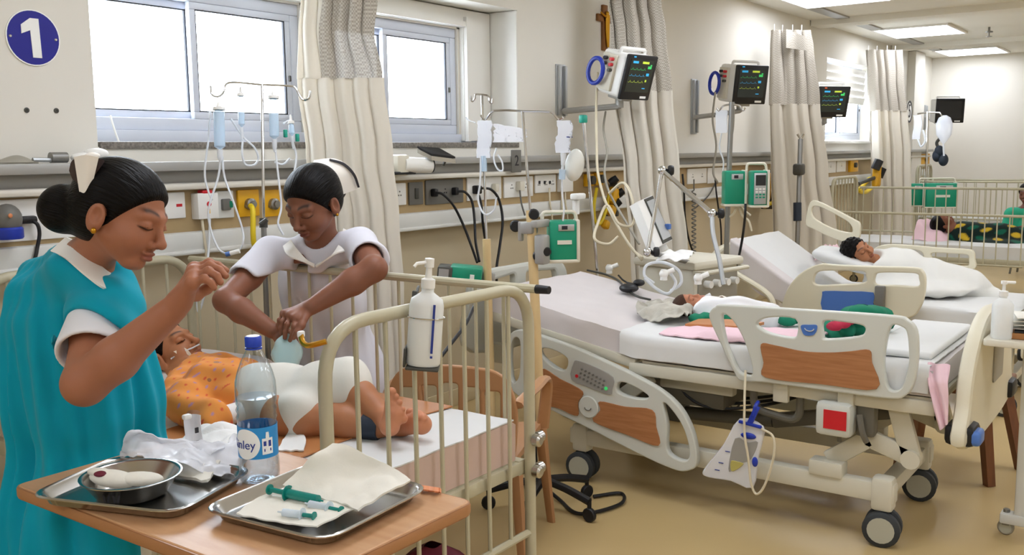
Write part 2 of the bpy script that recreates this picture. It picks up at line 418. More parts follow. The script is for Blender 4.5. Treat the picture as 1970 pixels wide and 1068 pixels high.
# ---- windows
def window(name, x0, x1, z0, z1, Y, split, label, blind=False):
    w = T(name, label, None, ((x0 + x1) / 2, Y, z0), kind='structure')
    fr = MB(); F = .055
    for a, b, c, d in ((x0, x1, z0, z0 + F), (x0, x1, z1 - F, z1), (x0, x0 + F, z0 + F, z1 - F), (x1 - F, x1, z0 + F, z1 - F)):
        fr.box(((a + b) / 2, Y, (c + d) / 2), (b - a, .07, d - c), r=.006)
    fr.build('window_frame', 'upvc', w)
    xs = [x0 + F, split, x1 - F]
    for i in range(2):
        a, b = xs[i] - (.0 if i == 0 else .02), xs[i + 1] + (.0 if i else .02); sy = Y + .018 if i == 0 else Y - .018; S = .032
        sa = MB(); zz0, zz1 = z0 + F, z1 - F
        for p, q, c, d in ((a, b, zz0, zz0 + S), (a, b, zz1 - S, zz1), (a, a + S, zz0 + S, zz1 - S), (b - S, b, zz0 + S, zz1 - S)):
            sa.box(((p + q) / 2, sy, (c + d) / 2), (q - p, .03, d - c), r=.004)
        so = sa.build('sash', 'upvc', w)
        g = MB()
        for p, q, c, d in ((a + S, b - S, zz0 + S, zz0 + S + .005), (a + S, b - S, zz1 - S - .005, zz1 - S), (a + S, a + S + .005, zz0 + S, zz1 - S), (b - S - .007, b - S, zz0 + S, zz1 - S)):
            g.box(((p + q) / 2, sy - .006, (c + d) / 2), (q - p, .012, d - c))
        g.build('gasket', 'gasket', so)
        pn = MB(); pn.box(((a + b) / 2, sy, (zz0 + zz1) / 2), (b - a - 2 * S, .005, zz1 - zz0 - 2 * S)); pn.build('pane', 'pane_glass', so)
        if i == 1: hd = MB(); hd.box((b - S / 2, sy - .02, z0 + .42 * (z1 - z0)), (.012, .012, .03), r=.004); hd.build('latch', 'dark_grey', so)
    return w
w1 = window('window_1', 2.12, 3.42, 1.60, 2.235, RCY + .06, 2.795, 'double sliding window above the nearest cot')
w2 = window('window_2', 3.62, 4.68, 1.60, 2.235, RCY + .06, 4.06, 'sliding window between the long curtain and the white reveal')
w3 = window('window_3', W3X0 + .02, W3X1 - .02, W3Z0 + .03, W3Z1 - .02, 3.70, 11.85, 'far window with a half raised white blind')
for i in range(5):
    b = MB(); z = W3Z1 - .05 - i * .085
    b.box(((W3X0 + W3X1) / 2, 3.62, z - .04), (1.62, .012, .082), rot=(.25, 0, 0), r=.003); b.build('blind_fold', 'wall_white', w3)
m = MB(); m.box(((RCX0 + RCX1) / 2, 3.66, SILL + .006), (RCX1 - RCX0 - .01, .24, .03), r=.003); struct('sill', m, 'granite', w1)
m = MB(); m.box(((RCX0 + RCX1) / 2, RCY + .03, SILL + .045), (RCX1 - RCX0 - .01, .05, .06), r=.003); struct('sub_frame', m, 'upvc', w1)
m = MB(); m.box(((W3X0 + W3X1) / 2, 3.62, W3Z0), (W3X1 - W3X0 - .01, .2, .03), r=.003); struct('sill', m, 'wall_white', w3)
m = MB()
for a, b, c, d in ((4.70, 4.97, 1.56, RHEAD - .01), (2.16, 4.70, 2.245, RHEAD - .01)):
    m.box(((a + b) / 2, RCY - .005, (c + d) / 2), (b - a, .03, d - c))
m.box((4.72, RCY - .03, 1.93), (.03, .03, .75)); m.box((3.4, RCY - .03, 2.262), (2.6, .03, .03)); struct('window_surround', m, 'wall_white', w2)
m = MB(); m.box((4.983, 3.66, 1.945), (.012, .22, .82)); struct('reveal_lining', m, 'wall_white', w2)
# ---- service trunking along the long wall
tr = T('trim_1', 'long bedhead service trunking with a grey shelf lip', None, (6, WY, 1.07), kind='structure')
X0, X1 = RX0 + .02, 15.6; XC, XL = (X0 + X1) / 2, X1 - X0
def strip(name, m, y, z0, z1, d, r=.004, smooth=35):
    b = MB(); b.box((XC, y, (z0 + z1) / 2), (XL, d, z1 - z0), r=r); return b.build(name, m, tr, smooth)
strip('shelf_lip', 'alu_grey', WY - .07, 1.425, 1.463, .14)
strip('upper_channel', 'alu_grey', WY - .03, 1.372, 1.425, .06)
strip('cover_rail', 'panel_cream', WY - .055, 1.345, 1.374, .11, .012)
strip('backing_panel', 'panel_beige', WY - .025, 1.165, 1.345, .05)
strip('lower_panel', 'panel_white', WY - .045, 1.085, 1.167, .09, .012)
strip('lower_bead', 'panel_white', WY - .05, 1.072, 1.092, .10, .008)
FY = WY - .05           # face of the beige backing where outlets sit
# ---- ceiling lights
for X in (-1.1, 2.3, 5.55, 8.85, 12.1, 15.1):
    for Y in (2.85 if X > 8 else 2.0, -.1, -2.3):
        if X > 15 and Y < 2: continue
        sh = {8.85: 'above the curtain with the folded top', 12.1: 'between the beams beside the sprinkler', 15.1: 'closest to the plain end wall'}.get(X, '') if Y > 2.5 else ''
        off = '' if sh else '_offscreen'  # panels outside the view are assumed, added for room lighting
        L_ = T('ceiling_light' + off, 'flush white ceiling light panel ' + (sh or 'assumed over the unseen part of the ward'), 'ceiling light', (X, Y, CZ - .02), 'flush ceiling light panels')
        f_ = MB()
        for dx, dy, sx, sy in ((0, .40, 1.04, .03), (0, -.40, 1.04, .03), (.505, 0, .03, .78), (-.505, 0, .03, .78)): f_.box((X + dx, Y + dy, CZ - .01), (sx, sy, .024), r=.004)
        f_.build('frame', 'white_plastic', L_)
        d_ = MB(); d_.box((X, Y, CZ - .012), (.985, .775, .012)); d_.build('diffuser' + off, 'lamp_panel', L_)
sp = T('sprinkler', 'small ceiling sprinkler head beyond the light panels', 'sprinkler', (12.3, 2.15, CZ - .09))
m = MB(); m.lathe([(.04, 0), (.04, .012), (.012, .02), (.012, .06)], (12.3, 2.15, CZ - .062)); m.build('rosette', 'steel_dull', sp)
m = MB(); m.lathe([(.035, 0), (.035, .004), (.008, .01), (.008, .05)], (12.3, 2.15, CZ - .11)); m.build('deflector', 'steel_dull', sp)
# ================================================================== cots with barred ends
def bumpy_mattress(x0, x1, y0, y1, z0, z1, amp=.004, seed=0, nu=18, nv=40, fn=None):
    m = MB(); r = .03
    def P(u, v):
        # wraps over the sides: u runs left side bottom -> top -> right side bottom
        w = x1 - x0; h = z1 - z0; tot = w + 2 * h; s = u * tot
        if s < h: x, z = x0, z0 + s
        elif s < h + w: x, z = x0 + (s - h), z1
        else: x, z = x1, z1 - (s - h - w)
        y = y0 + (y1 - y0) * v
        p = V(x, y, z); n = nz(p, 5, seed) * amp + nz(p, 14, seed) * amp * .5
        if s < h or s > h + w: p.x += n * 1.6
        else: p.z += n
        if fn: p = fn(p)
        return p
    m.grid(P, nu * 2, nv)
    n0 = len(m.v); K = nv + 1
    m.f.append(tuple(i * K for i in range(nu * 2, -1, -1))); m.f.append(tuple(i * K + nv for i in range(nu * 2 + 1)))
    L0 = nu * 2 * K
    for j in range(nv): m.f.append((j, j + 1, L0 + j + 1, L0 + j))
    return m
def caster(parent, p, r=.05, mat_w='rubber', disc='wheel_grey', side=(1, 0, 0), twin=True, w=.022, forkz=None, name='caster'):
    p = Vector(p); side = Vector(side).normalized(); back = UP.cross(side)
    c = p + UP * r
    g = MB()
    for k in ((-1, 1) if twin else (0,)):
        o_ = c + side * k * w * .85
        g.lathe([(r * .35, -w / 2), (r * .86, -w / 2), (r, -w / 2 + .006), (r, w / 2 - .006), (r * .86, w / 2), (r * .35, w / 2)], o_, side, 24)
    wh = g.build(name, mat_w, parent)
    h = MB()
    for k in ((-1, 1) if twin else (0,)):
        o_ = c + side * k * w * .85
        h.lathe([(.002, -w / 2 - .003), (r * .72, -w / 2 - .003), (r * .72, w / 2 + .003), (.002, w / 2 + .003)], o_, side, 20)
    h.build('hub', disc, wh)
    f = MB(); top = c + UP * (r + .012); f.cyl(top - UP * .02, Vector((top.x, top.y, forkz if forkz else top.z + .03)), .012, n=10)
    f.box(c + UP * (r * .75), (.012 if twin else .03, .03, r * .9), rot=Matrix((side, back, UP)).transposed(), r=.004); f.build('fork', 'steel_dull', wh)
    return wh
def crib(name, label, x0, x1, yf, yh, zt, zl, zr, zm, rail_ext=0.0, nb=7, group=None, lod=1.0, foot=True, nsr=15, mm='sheet_white'):
    B = T(name, label, 'hospital cot', ((x0 + x1) / 2, (yf + yh) / 2, 0), group)
    def end(nm, y):
        a = MB(); pts = fillet([(x0, y, .06), (x0, y, zt), (x1, y, zt), (x1, y, .06)], .14, 8); a.tube(pts, .0175, 12); p = a.build(nm, 'crib_paint', B)
        for k in range(1, nb + 1):
            x = x0 + (x1 - x0) * k / (nb + 1); dz = .0
            e = min(x - x0, x1 - x); dz = .14 * (1 - min(1, e / .14)) ** 2 * .7
            b = MB(); b.tube([(x, y, .30), (x, y, zt - dz)], .0065, 8); b.build('bar', 'crib_paint', p)
        l = MB(); l.tube([(x0, y, .30), (x1, y, .30)], .012, 8); l.build('cross_tube', 'crib_paint', p)
        for x in (x0, x1): caster(p, (x, y, 0), .045, twin=False)
        return p
    if foot: end('footboard', yf)
    end('headboard', yh)
    for nm, x, z, ext in (('side_rail', x0 - .03, zl, 0), ('side_rail', x1 - .02, zr, rail_ext)):
        a = MB(); a.tube([(x, yh - .04, z), (x, yf + .04 - ext, z)], .0135, 10); p = a.build(nm, 'crib_paint', B)
        if ext:
            k = MB(); k.cyl((x, yf + .045 - ext, z), (x, yf - .0 - ext, z), .014, .012); k.build('end_knob', 'black', p)
        zb = max(z - .47, .22)
        b = MB(); b.tube([(x, yh - .06, zb), (x, yf + .06, zb)], .010, 8); b.build('lower_tube', 'crib_paint', p)
        for k in range(nsr):
            y = yf + .08 + (yh - yf - .16) * k / (nsr - 1); b = MB(); b.tube([(x, y, zb), (x, y, z)], .006, 7); b.build('bar', 'crib_paint', p)
    f = MB(); zf = zm - .15
    for x in (x0 + .02, x1 - .02): f.box((x, (yf + yh) / 2, zf), (.035, yh - yf - .03, .05), r=.005)
    for y in (yf + .03, yh - .03, (yf + yh) / 2): f.box(((x0 + x1) / 2, y, zf), (x1 - x0 - .04, .035, .04), r=.005)
    f.box(((x0 + x1) / 2, (yf + yh) / 2, zf + .02), (x1 - x0 - .06, yh - yf - .06, .008)); f.build('bed_frame', 'crib_paint', B)
    mt = bumpy_mattress(x0 + .03, x1 - .035, yf + .03, yh - .03, zm - .125, zm, .004, x0).build('mattress', mm, B, 50)
    return B, mt
B1X0, B1X1, B1F, B1H, B1T, B1M = 1.535, 2.375, 1.66, 3.34, 1.08, .66
bed1, mt1 = crib('hospital_cot', 'beige tubular steel cot with barred arched ends beside the nurses', B1X0, B1X1, B1F, B1H, B1T, .64, 1.075, B1M, rail_ext=.09, mm='mattress_side')
p = bed1
for z in (.60, .50):      # hinge lugs on the right foot post
    h = MB(); h.cyl((B1X1 + .02, B1F - .012, z), (B1X1 + .045, B1F - .012, z), .018); h.lathe([(.002, 0), (.02, 0), (.02, .02), (.012, .026)], (B1X1, B1F - .018, z), (0, -1, 0), 14); h.build('rail_catch', 'steel', bed1)
# bent brass hook on the left shoulder of the footboard
hk = T('brass_hook', 'bent brass hook clamped to the curved cot end', 'hook', pD(590, 660, 2.28))
m = MB(); m.tube(fillet([pD(628, 657, 2.25), pD(606, 663, 2.25), pD(590, 666, 2.26), pD(581, 658, 2.27), pD(579, 645, 2.28)], .012, 4), .007, 8); m.build('hook_bar', 'gold', hk)
m = MB(); m.box(pD(579, 643, 2.28), (.018, .012, .016), r=.004); m.build('hook_tip', 'cloth_white', hk)
# pillow
def pillow(name, label, c, size, rot, m, group=None):
    b = MB(); c = Vector(c); Rm = Euler(rot).to_matrix(); sx, sy, sz = (k / 2 for k in size)
    for sgn in (1,):
        def P(u, v):
            a = (u * 2 - 1); t = v * 2 * math.pi
            # superellipsoid
            ca, sa = math.cos(a * math.pi / 2), math.sin(a * math.pi / 2); ct, st = math.cos(t), math.sin(t)
            f = lambda q, e: math.copysign(abs(q) ** e, q)
            x = sx * f(ca, .55) * f(ct, .45); y = sy * f(ca, .55) * f(st, .45); z = sz * f(sa, .9)
            q = Vector((x, y, z)); q.z += nz(q, 9, c.x) * .012 * ca; return c + Rm @ q
        b.grid(P, 16, 40)
    o = b.build(name, m, None, 60); return tag(o, label, 'pillow', group)
pillow('pillow', 'soft white pillow under the head of the child in orange', (2.12, 2.98, B1M + .045), (.44, .52, .085), (0, 0, .1), 'sheet_pink')
# tan rexine sheet under the legs
m = MB(); m.grid(lambda u, v: V(B1X0 + .06 + (B1X1 - B1X0 - .1) * u, 1.93 + .55 * v + .03 * math.sin(u * 3), B1M + .011 + .002 * nz((u * 4, v * 4, 0), 1.5)), 16, 14, .004)
tag(m.build('rexine_sheet', 'rexine', None, 60), 'tan waterproof sheet spread across the cot mattress', 'sheet')
# draped white top sheet at the foot of bed, hanging a little
m = MB(); m.grid(lambda u, v: (lambda x, y, z: V(x, y, z + .003 * nz((x * 6, y * 6, 0), 1.4)))(B1X0 + .03 + (B1X1 - B1X0 - .075) * u, 1.688 + 1.60 * v, B1M + .004), 24, 44, .004)
tag(m.build('draw_sheet', 'sheet_white', None, 60), 'white sheet spread over the top of the barred cot mattress', 'sheet')
# ================================================================== overbed table with its trays
TX0, TX1, TY0, TY1, TZ = .965, 1.432, 1.14, 2.0, .80
tb = T('overbed_table', 'wood laminate overbed table holding two steel trays', 'table', ((TX0 + TX1) / 2, (TY0 + TY1) / 2, 0))
plate(rloop([(TX0, TY0), (TX1, TY0), (TX1, TY1), (TX0, TY1)], .025), [], .026, .004, (0, 0, TZ - .013), (1, 0, 0), (0, 1, 0), 'tabletop', 'table_wood', tb)
plate(rloop([(TX0 - .004, TY0 - .004), (TX1 + .004, TY0 - .004), (TX1 + .004, TY1 + .004), (TX0 - .004, TY1 + .004)], .028), [rloop([(TX0 + .002, TY0 + .002), (TX1 - .002, TY0 + .002), (TX1 - .002, TY1 - .002), (TX0 + .002, TY1 - .002)], .025)], .024, .005, (0, 0, TZ - .014), (1, 0, 0), (0, 1, 0), 'edge_band', 'edge_wood', tb)
m = MB(); m.box((1.10, 1.66, .40), (.05, .035, .76), r=.005); m.build('column', 'crib_paint', tb)
m = MB(); m.box((1.08, 1.69, .45), (.035, .04, .64), r=.005); m.build('sliding_post', 'panel_white', tb)
m = MB(); m.box((1.2, 1.66, .765), (.40, .06, .03), r=.005); m.box((1.2, 1.6, .765), (.05, .5, .02), r=.004); m.build('support_bracket', 'crib_paint', tb)
m = MB(); m.box((1.2, 1.4, .07), (.04, .66, .03), r=.005); m.box((1.2, 1.70, .07), (.40, .04, .03), r=.005); m.build('base', 'crib_paint', tb)
for q in ((1.2, 1.1), (1.02, 1.7), (1.38, 1.7)): caster(tb, (q[0], q[1], 0), .028, twin=False)
def tray(name, label, c, L, Wd, ang, tilt=0.0):
    t = T(name, label, 'tray', (c[0], c[1], c[2]), 'stainless steel trays on the overbed table')
    Rz = Matrix.Rotation(ang, 3, 'Z') @ Matrix.Rotation(tilt, 3, 'X'); C = Vector(c)
    def loop(l, w, z, r): return [C + Rz @ V(p[0], p[1], z) for p in rloop([(-l / 2, -w / 2), (l / 2, -w / 2), (l / 2, w / 2), (-l / 2, w / 2)], r, 6)]
    rings = [loop(L - .05, Wd - .05, .001, .03), loop(L - .045, Wd - .045, .0, .035), loop(L - .03, Wd - .03, .004, .045), loop(L - .015, Wd - .015, .022, .05), loop(L, Wd, .026, .055), loop(L + .008, Wd + .008, .024, .058), loop(L + .008, Wd + .008, .022, .058), loop(L, Wd, .0235, .055), loop(L - .018, Wd - .018, .019, .048), loop(L - .033, Wd - .033, .0055, .045), loop(L - .05, Wd - .05, .003, .03)]
    m = MB(); n = len(rings[0]); vs = [p for r in rings for p in r]; fs = []
    for i in range(len(rings) - 1):
        for k in range(n): fs.append((i * n + k, i * n + (k + 1) % n, (i + 1) * n + (k + 1) % n, (i + 1) * n + k))
    # order from outside up over the rim: first ring is the underside
    fs.append(tuple(range(n - 1, -1, -1))); fs.append(tuple(range((len(rings) - 1) * n, len(rings) * n)))
    m.add(vs, fs); m.build('tray_pan', 'steel', t, 50); return t
A1, A2 = math.radians(118), math.radians(128)
c1 = V(1.092, 1.722, TZ + .001); c2 = V(1.228, 1.358, TZ + .001)
tray('steel_tray', 'stainless steel tray carrying a bowl and a plastic bag', c1, .345, .265, math.radians(109))
tray('steel_tray', 'stainless steel tray with a folded cloth and syringes', c2, .31, .31, math.radians(95))
# bowl
bw = T('steel_bowl', 'round steel bowl with soiled gauze in it', 'bowl', (1.062, 1.722, TZ + .006))
bc = V(1.062, 1.722, TZ + .006)
m = MB(); m.lathe([(.002, .0), (.060, .0), (.068, .004), (.092, .040), (.098, .042), (.0985, .044), (.094, .0445), (.0895, .041), (.065, .007), (.057, .004), (.002, .004)], bc, n=40); m.build('bowl_body', 'steel', bw, 50)
for k in range(3):
    p0 = bc + V(.03 * math.sin(k * 1.2), -.068 - .002 * k, .015); 
g_ = MB(); g_.ell(bc + V(-.022, .028, .034), (.03, .05, .018), (0.1, 0.2, .5)); g_.ell(bc + V(.012, -.012, .032), (.028, .045, .014), (0.1, .1, .9)); g_.ell(bc + V(-.035, .05, .046), (.022, .03, .010), (0, .3, .2)); 
go = g_.build('gauze_swab', 'cloth_cream', None, 60); tag(go, 'crumpled gauze swabs lying in the steel bowl', 'gauze')
s_ = MB(); s_.ell(bc + V(-.045, .035, .05), (.012, .014, .006)); s_.build('stain', 'maroon', go)
mk = MB()
for k, a in enumerate((3.5, 3.62, 3.74, 3.86)):
    d = V(math.cos(a), math.sin(a), 0); mk.box(bc + d * .083 + V(0, 0, .024), (.002, .004, .022), rot=Euler((.2 * (-1) ** k, -.0, a)), r=0)
mk.build('ink_mark', 'ink', bw)
def away(p, d=.068): return p + FWD * d
# crumpled cloth helper
def cloth(name, label, cat, pts, m, nu=24, nv=24, amp=.01, sc=14, th=.003, seed=1.0, group=None, bias=0.0):
    """bilinear patch through a grid of control points, crumpled"""
    R_ = [crv(r, 6) for r in pts]; cols = list(zip(*R_)); G = [crv(c, 6) for c in cols]     # G[j][i]
    J, I = len(G) - 1, len(G[0]) - 1
    def P(u, v):
        a, b = u * J, v * I; j, i = min(int(a), J - 1), min(int(b), I - 1); fu, fv = a - j, b - i
        q = (G[j][i] * (1 - fu) + G[j + 1][i] * fu) * (1 - fv) + (G[j][i + 1] * (1 - fu) + G[j + 1][i + 1] * fu) * fv
        n = nz(q, sc, seed); n2 = nz(q, sc * 2.3, seed + 3)
        return q + V(nz(q, sc, seed + 9) * amp * .5, nz(q, sc, seed + 5) * amp * .5, amp * (abs(n) * 1.4 + .5 * n2 + bias))
    b = MB(); b.grid(P, nu, nv, th); o = b.build(name, m, None, 60)
    return tag(o, label, cat, group)
# white polythene bag bunched at the back of the first tray
z0 = TZ + .012
cloth('plastic_bag', 'crumpled white polythene bag at the back of the bowl tray', 'bag',
      [[away(pZ(205, 905, z0)), away(pZ(215, 862, z0 + .07)), away(pZ(240, 850, z0 + .075)), away(pZ(268, 880, z0 + .03))],
       [away(pZ(250, 905, z0 + .03)), away(pZ(262, 868, z0 + .05)), away(pZ(300, 868, z0 + .05)), away(pZ(330, 895, z0 + .02))],
       [away(pZ(330, 925, z0 + .02)), away(pZ(345, 885, z0 + .035)), away(pZ(380, 870, z0 + .045)), away(pZ(400, 895, z0 + .03))],
       [away(pZ(400, 940, z0)), away(pZ(425, 920, z0 + .01)), away(pZ(440, 880, z0 + .04)), away(pZ(430, 860, z0 + .05))],
       [away(pZ(430, 935, z0 + .0)), away(pZ(460, 910, z0 + .01)), away(pZ(470, 875, z0 + .05)), away(pZ(445, 855, z0 + .06))]], 'bag_film', 40, 30, .012, 26, .0015, 3)
cloth('folded_gauze', 'folded gauze cloth lying on the bowl tray', 'cloth',
      [[pZ(270, 895, z0), pZ(285, 870, z0 + .02)], [pZ(330, 915, z0), pZ(360, 868, z0 + .03)], [pZ(400, 930, z0), pZ(430, 880, z0 + .02)]], 'cloth_cream', 20, 14, .008, 22, .006, 4)
# ================= second tray: cloth and syringes
z1 = TZ + .010
cloth('folded_cloth', 'cream folded cotton cloth standing up in the syringe tray', 'cloth',
      [[pZ(545, 935, z1 + .007 + .02), pZ(575, 905, z1 + .007 + .045), pZ(600, 880, z1 + .007 + .07), pZ(640, 855, z1 + .007 + .085)],
       [pZ(590, 955, z1 + .007 + .005), pZ(620, 920, z1 + .007 + .03), pZ(650, 890, z1 + .007 + .055), pZ(690, 868, z1 + .007 + .075)],
       [pZ(640, 965, z1 + .007 + .003), pZ(680, 935, z1 + .007 + .02), pZ(710, 910, z1 + .007 + .035), pZ(740, 895, z1 + .007 + .05)],
       [pZ(690, 985, z1 + .007 + .01), pZ(720, 965, z1 + .007 + .02), pZ(755, 945, z1 + .007 + .03), pZ(790, 925, z1 + .007 + .035)]], 'cloth_cream', 36, 36, .006, 16, .004, 6)
cloth('tray_cloth', 'thin cream cloth lining the bottom of the syringe tray', 'cloth',
      [[pZ(455, 990, z1), pZ(500, 958, z1 + .004), pZ(560, 940, z1 + .004)], [pZ(530, 1005, z1), pZ(580, 975, z1 + .004), pZ(625, 950, z1 + .004)], [pZ(610, 1015, z1 + .004), pZ(670, 985, z1 + .012), pZ(720, 960, z1 + .014)]], 'cloth_cream', 24, 24, .004, 20, .003, 8)
def syringe(label, a, b, r, m_body, frac, group='syringes in the steel tray'):
    a, b = Vector(a), Vector(b); d = (b - a).normalized(); L_ = (b - a).length
    s = T('syringe', label, 'syringe', (a + b) / 2, group)
    m = MB(); m.cyl(a, a + d * L_ * .62, r, n=14); m.build('barrel', m_body, s)
    m = MB(); m.lathe([(.001, -.012), (.0015, -.012), (.002, -.002), (r * .8, 0)], a, d); m.build('nozzle', m_body, s)
    m = MB(); m.lathe([(.001, 0), (r * 1.7, 0), (r * 1.7, .002), (.001, .002)], a + d * L_ * .62, d, 14); m.build('flange', 'syringe_green' if 'green' in m_body else 'syringe_clear', s)
    m = MB(); m.cyl(a + d * L_ * frac, b, r * .55, n=8); m.lathe([(.001, 0), (r * 1.1, 0), (r * 1.1, .003), (.001, .003)], b, d, 12); m.build('plunger', 'syringe_green', s)
syringe('thick teal syringe lying by the folded cloth', pZ(612, 962, z1 + .016), pZ(520, 942, z1 + .018), .0095, 'syringe_green', .5)
syringe('slim clear syringe with a teal plunger by the cloth fold', pZ(596, 970, z1 + .012), pZ(655, 982, z1 + .012), .0075, 'syringe_clear', .4)
syringe('short clear syringe with a teal plunger near the tray rim', pZ(545, 986, z1 + .012), pZ(603, 993, z1 + .012), .0075, 'syringe_clear', .4)
m = MB(); m.grid(lambda u, v: pZ(808 + 40 * u, 934 + 8 * v + 6 * u, TZ + .004 + .006 * abs(math.sin(u * 7))) , 10, 4, .003); tag(m.build('tape_strip', 'wax', None), 'short orange tape scraps on the tabletop corner', 'tape')
# water bottle
bp_ = pZ(500, 925, TZ); bp_.z = TZ + .001
bt = T('water_bottle', 'clear plastic water bottle with a blue cap and label', 'bottle', bp_)
R_ = .0425
prof = [(.002, .004), (.02, .002), (.034, .0), (R_ - .003, .006), (R_, .018), (R_ - .001, .05), (R_ - .002, .055), (R_ - .002, .135), (R_, .14), (R_ - .003, .148), (R_, .156), (R_ - .003, .164), (R_, .172), (R_, .195), (R_ - .001, .215), (R_ - .006, .235), (.028, .258), (.0185, .276), (.0145, .286), (.0145, .298)]
m = MB(); m.lathe(prof, bp_, n=36); m.build('bottle_body', 'pet', bt, 60)
m = MB(); m.lathe([(.002, .007)] + [(r - .0022, h + .003) for r, h in prof[1:13]] + [(R_ - .003, .183), (.002, .183)], bp_, n=32); m.build('water', 'water', bt, 60)
m = MB(); m.lathe([(.002, .288), (.0165, .288), (.0172, .29), (.0172, .308), (.015, .31), (.002, .31)], bp_, n=28); cp_ = m.build('cap', 'cap_blue', bt, 50)
m = MB(); m.lathe([(.002, .31), (.0135, .31), (.0135, .3106), (.002, .3106)], bp_, n=24); m.build('cap_top', 'white_plastic', cp_)
m = MB(); m.lathe([(.0155, .283), (.0175, .283), (.0175, .286), (.0155, .286)], bp_, n=24); m.build('neck_ring', 'cap_blue', cp_)
m = MB(); m.lathe([(R_ - .0015, .058), (R_ - .0012, .058), (R_ - .0012, .124), (R_ - .0015, .124), (R_ - .0015, .058)], bp_, n=40, cap=False); lb_ = m.build('label_band', 'label_blue', bt, 60)
tocam = (-bp_).copy(); tocam.z = 0; phi0 = math.atan2(tocam.y, tocam.x)
def wrap(off, zc, rad):
    def f(co):
        a = phi0 + (co.x + off) / rad
        return V(bp_.x + math.cos(a) * (rad + co.z), bp_.y + math.sin(a) * (rad + co.z), bp_.z + zc + co.y)
    return f
disc = MB()
n_ = 40; vs_ = [(0, 0, 0)]
rings = 6
vv = [V(0, 0, 0)]; ff = []
for i in range(1, rings + 1):
    for k in range(n_): t = 2 * math.pi * k / n_; vv.append(V(.031 * i / rings * math.cos(t), .032 * i / rings * math.sin(t), 0))
for k in range(n_): ff.append((0, 1 + k, 1 + (k + 1) % n_))
for i in range(rings - 1):
    for k in range(n_): a = 1 + i * n_; ff.append((a + k, a + n_ + k, a + n_ + (k + 1) % n_, a + (k + 1) % n_))
w_ = wrap(-.027, .090, R_ - .0006); disc.add([w_(p) for p in vv], ff); lo_ = disc.build('label_roundel', 'number_white', lb_, None)
text('Kinley', .026, None, None, None, 'lettering', 'ink_blue', lo_, .0003, wrap(-.038, .088, R_ + .0000))
ic = MB(); w_ = wrap(.020, .089, R_ - .0004)
def quad2d(b, pts, w): b.add([w(V(x, y, 0)) for x, y in pts], [tuple(range(len(pts)))])
for q in ([(-.012, -.022), (-.004, -.022), (-.004, .012), (-.012, .012)], [(-.004, -.022), (.004, -.022), (.004, .016), (-.004, .016)], [(.004, -.022), (.012, -.022), (.012, .012), (.004, .012)], [(-.004, .016), (.004, .016), (.003, .025), (-.003, .025)]): quad2d(ic, q, w_)
io_ = ic.build('bottle_icon', 'number_white', lb_, None)
ic = MB(); w_ = wrap(.020, .089, R_ - .0001)
for q in ([(-.009, -.004), (-.003, -.004), (-.003, .006), (-.009, .006)], [(.002, -.006), (.008, -.006), (.008, .007), (.002, .007)], [(-.008, -.016), (.008, -.016), (.008, -.010), (-.008, -.010)]): quad2d(ic, q, w_)
ic.build('icon_print', 'ink_blue', io_, None)
# clear blister pack standing on end
bpk = pZ(371, 885, TZ + .003)
bk = T('dressing_pack', 'clear peel-open dressing pack standing behind the bottle', 'packet', bpk)
m = MB(); m.grid(lambda u, v: bpk + RIGHT * (.038 * (u - .5) + .003 * math.sin(v * 5)) + UP * (.098 * v) + FWD * (.010 * math.sin(u * 3.1) + .02 * v), 8, 12, .0015); m.build('sleeve', 'bag_film', bk)
m = MB(); m.box(bpk + UP * .1 - RIGHT * .008, (.02, .014, .012), r=.004); m.build('tear_end', 'white_plastic', bk)
m = MB(); m.box(bpk + UP * .07 + RIGHT * .014 - FWD * .004, (.008, .003, .012)); m.build('print', 'ink', bk)
cloth('gauze_pad', 'flat white gauze pad on the cot beside the tan sheet', 'gauze', [[pZ(535, 868, .675), pZ(545, 848, .678), pZ(556, 832, .678)], [pZ(585, 868, .675), pZ(588, 850, .68), pZ(584, 836, .678)]], 'cloth_white', 14, 12, .004, 30, .004, 2)
cloth('paper_towel', 'crumpled white paper towel at the far table end', 'paper', [[pZ(330, 890, TZ + .004), pZ(350, 850, TZ + .004), pZ(390, 822, TZ + .03)], [pZ(410, 900, TZ + .006), pZ(420, 850, TZ + .03), pZ(425, 815, TZ + .04)], [pZ(470, 900, TZ + .004), pZ(475, 860, TZ + .03), pZ(470, 830, TZ + .02)]], 'cloth_white', 26, 26, .012, 18, .002, 12)
# ================================================================== pump bottle in a wire holder on the cot end
sx_ = pY(812, 640, B1F - .055); base = V(sx_.x, sx_.y, pY(803, 705, B1F - .055).z)
tl = Matrix((RIGHT, FWD, UP)).transposed() @ Matrix.Rotation(math.radians(5), 3, 'Y')
st = T('sanitiser_bottle', 'white pump bottle in a wire holder on the cot end', 'bottle', base)
def tp(x, y, z): return base + tl @ V(x, y, z)
ax_ = tl @ UP
m = MB(); m.lathe([(.002, 0), (.040, 0), (.044, .006), (.044, .155), (.040, .172), (.020, .186), (.016, .19), (.016, .20), (.002, .20)], base, ax_, 28, 1.0, .72, up=FWD); m.build('bottle_body', 'sanitiser', st, 50)
m = MB(); m.lathe([(.002, .20), (.018, .20), (.018, .222), (.009, .226), (.0075, .252), (.012, .253), (.012, .275), (.002, .277)], base, ax_, 18); pm_ = m.build('pump_head', 'white_plastic', st, 50)
m = MB(); m.tube([tp(0, 0, .266), tp(-.03, -.02, .262), tp(-.036, -.024, .254)], .0045, 8); m.build('nozzle', 'white_plastic', pm_)
m = MB(); m.box(tp(.022, -.0325, .10), (.006, .001, .125), rot=tl, r=0); m.box(tp(.022, -.0325, .028), (.006, .001, .006), rot=tl, r=0); lb2 = m.build('label_stripe', 'ink_blue', st)
hd = T('wire_holder', 'dark wire bottle holder clipped to the cot end', 'holder', base - UP * .01)
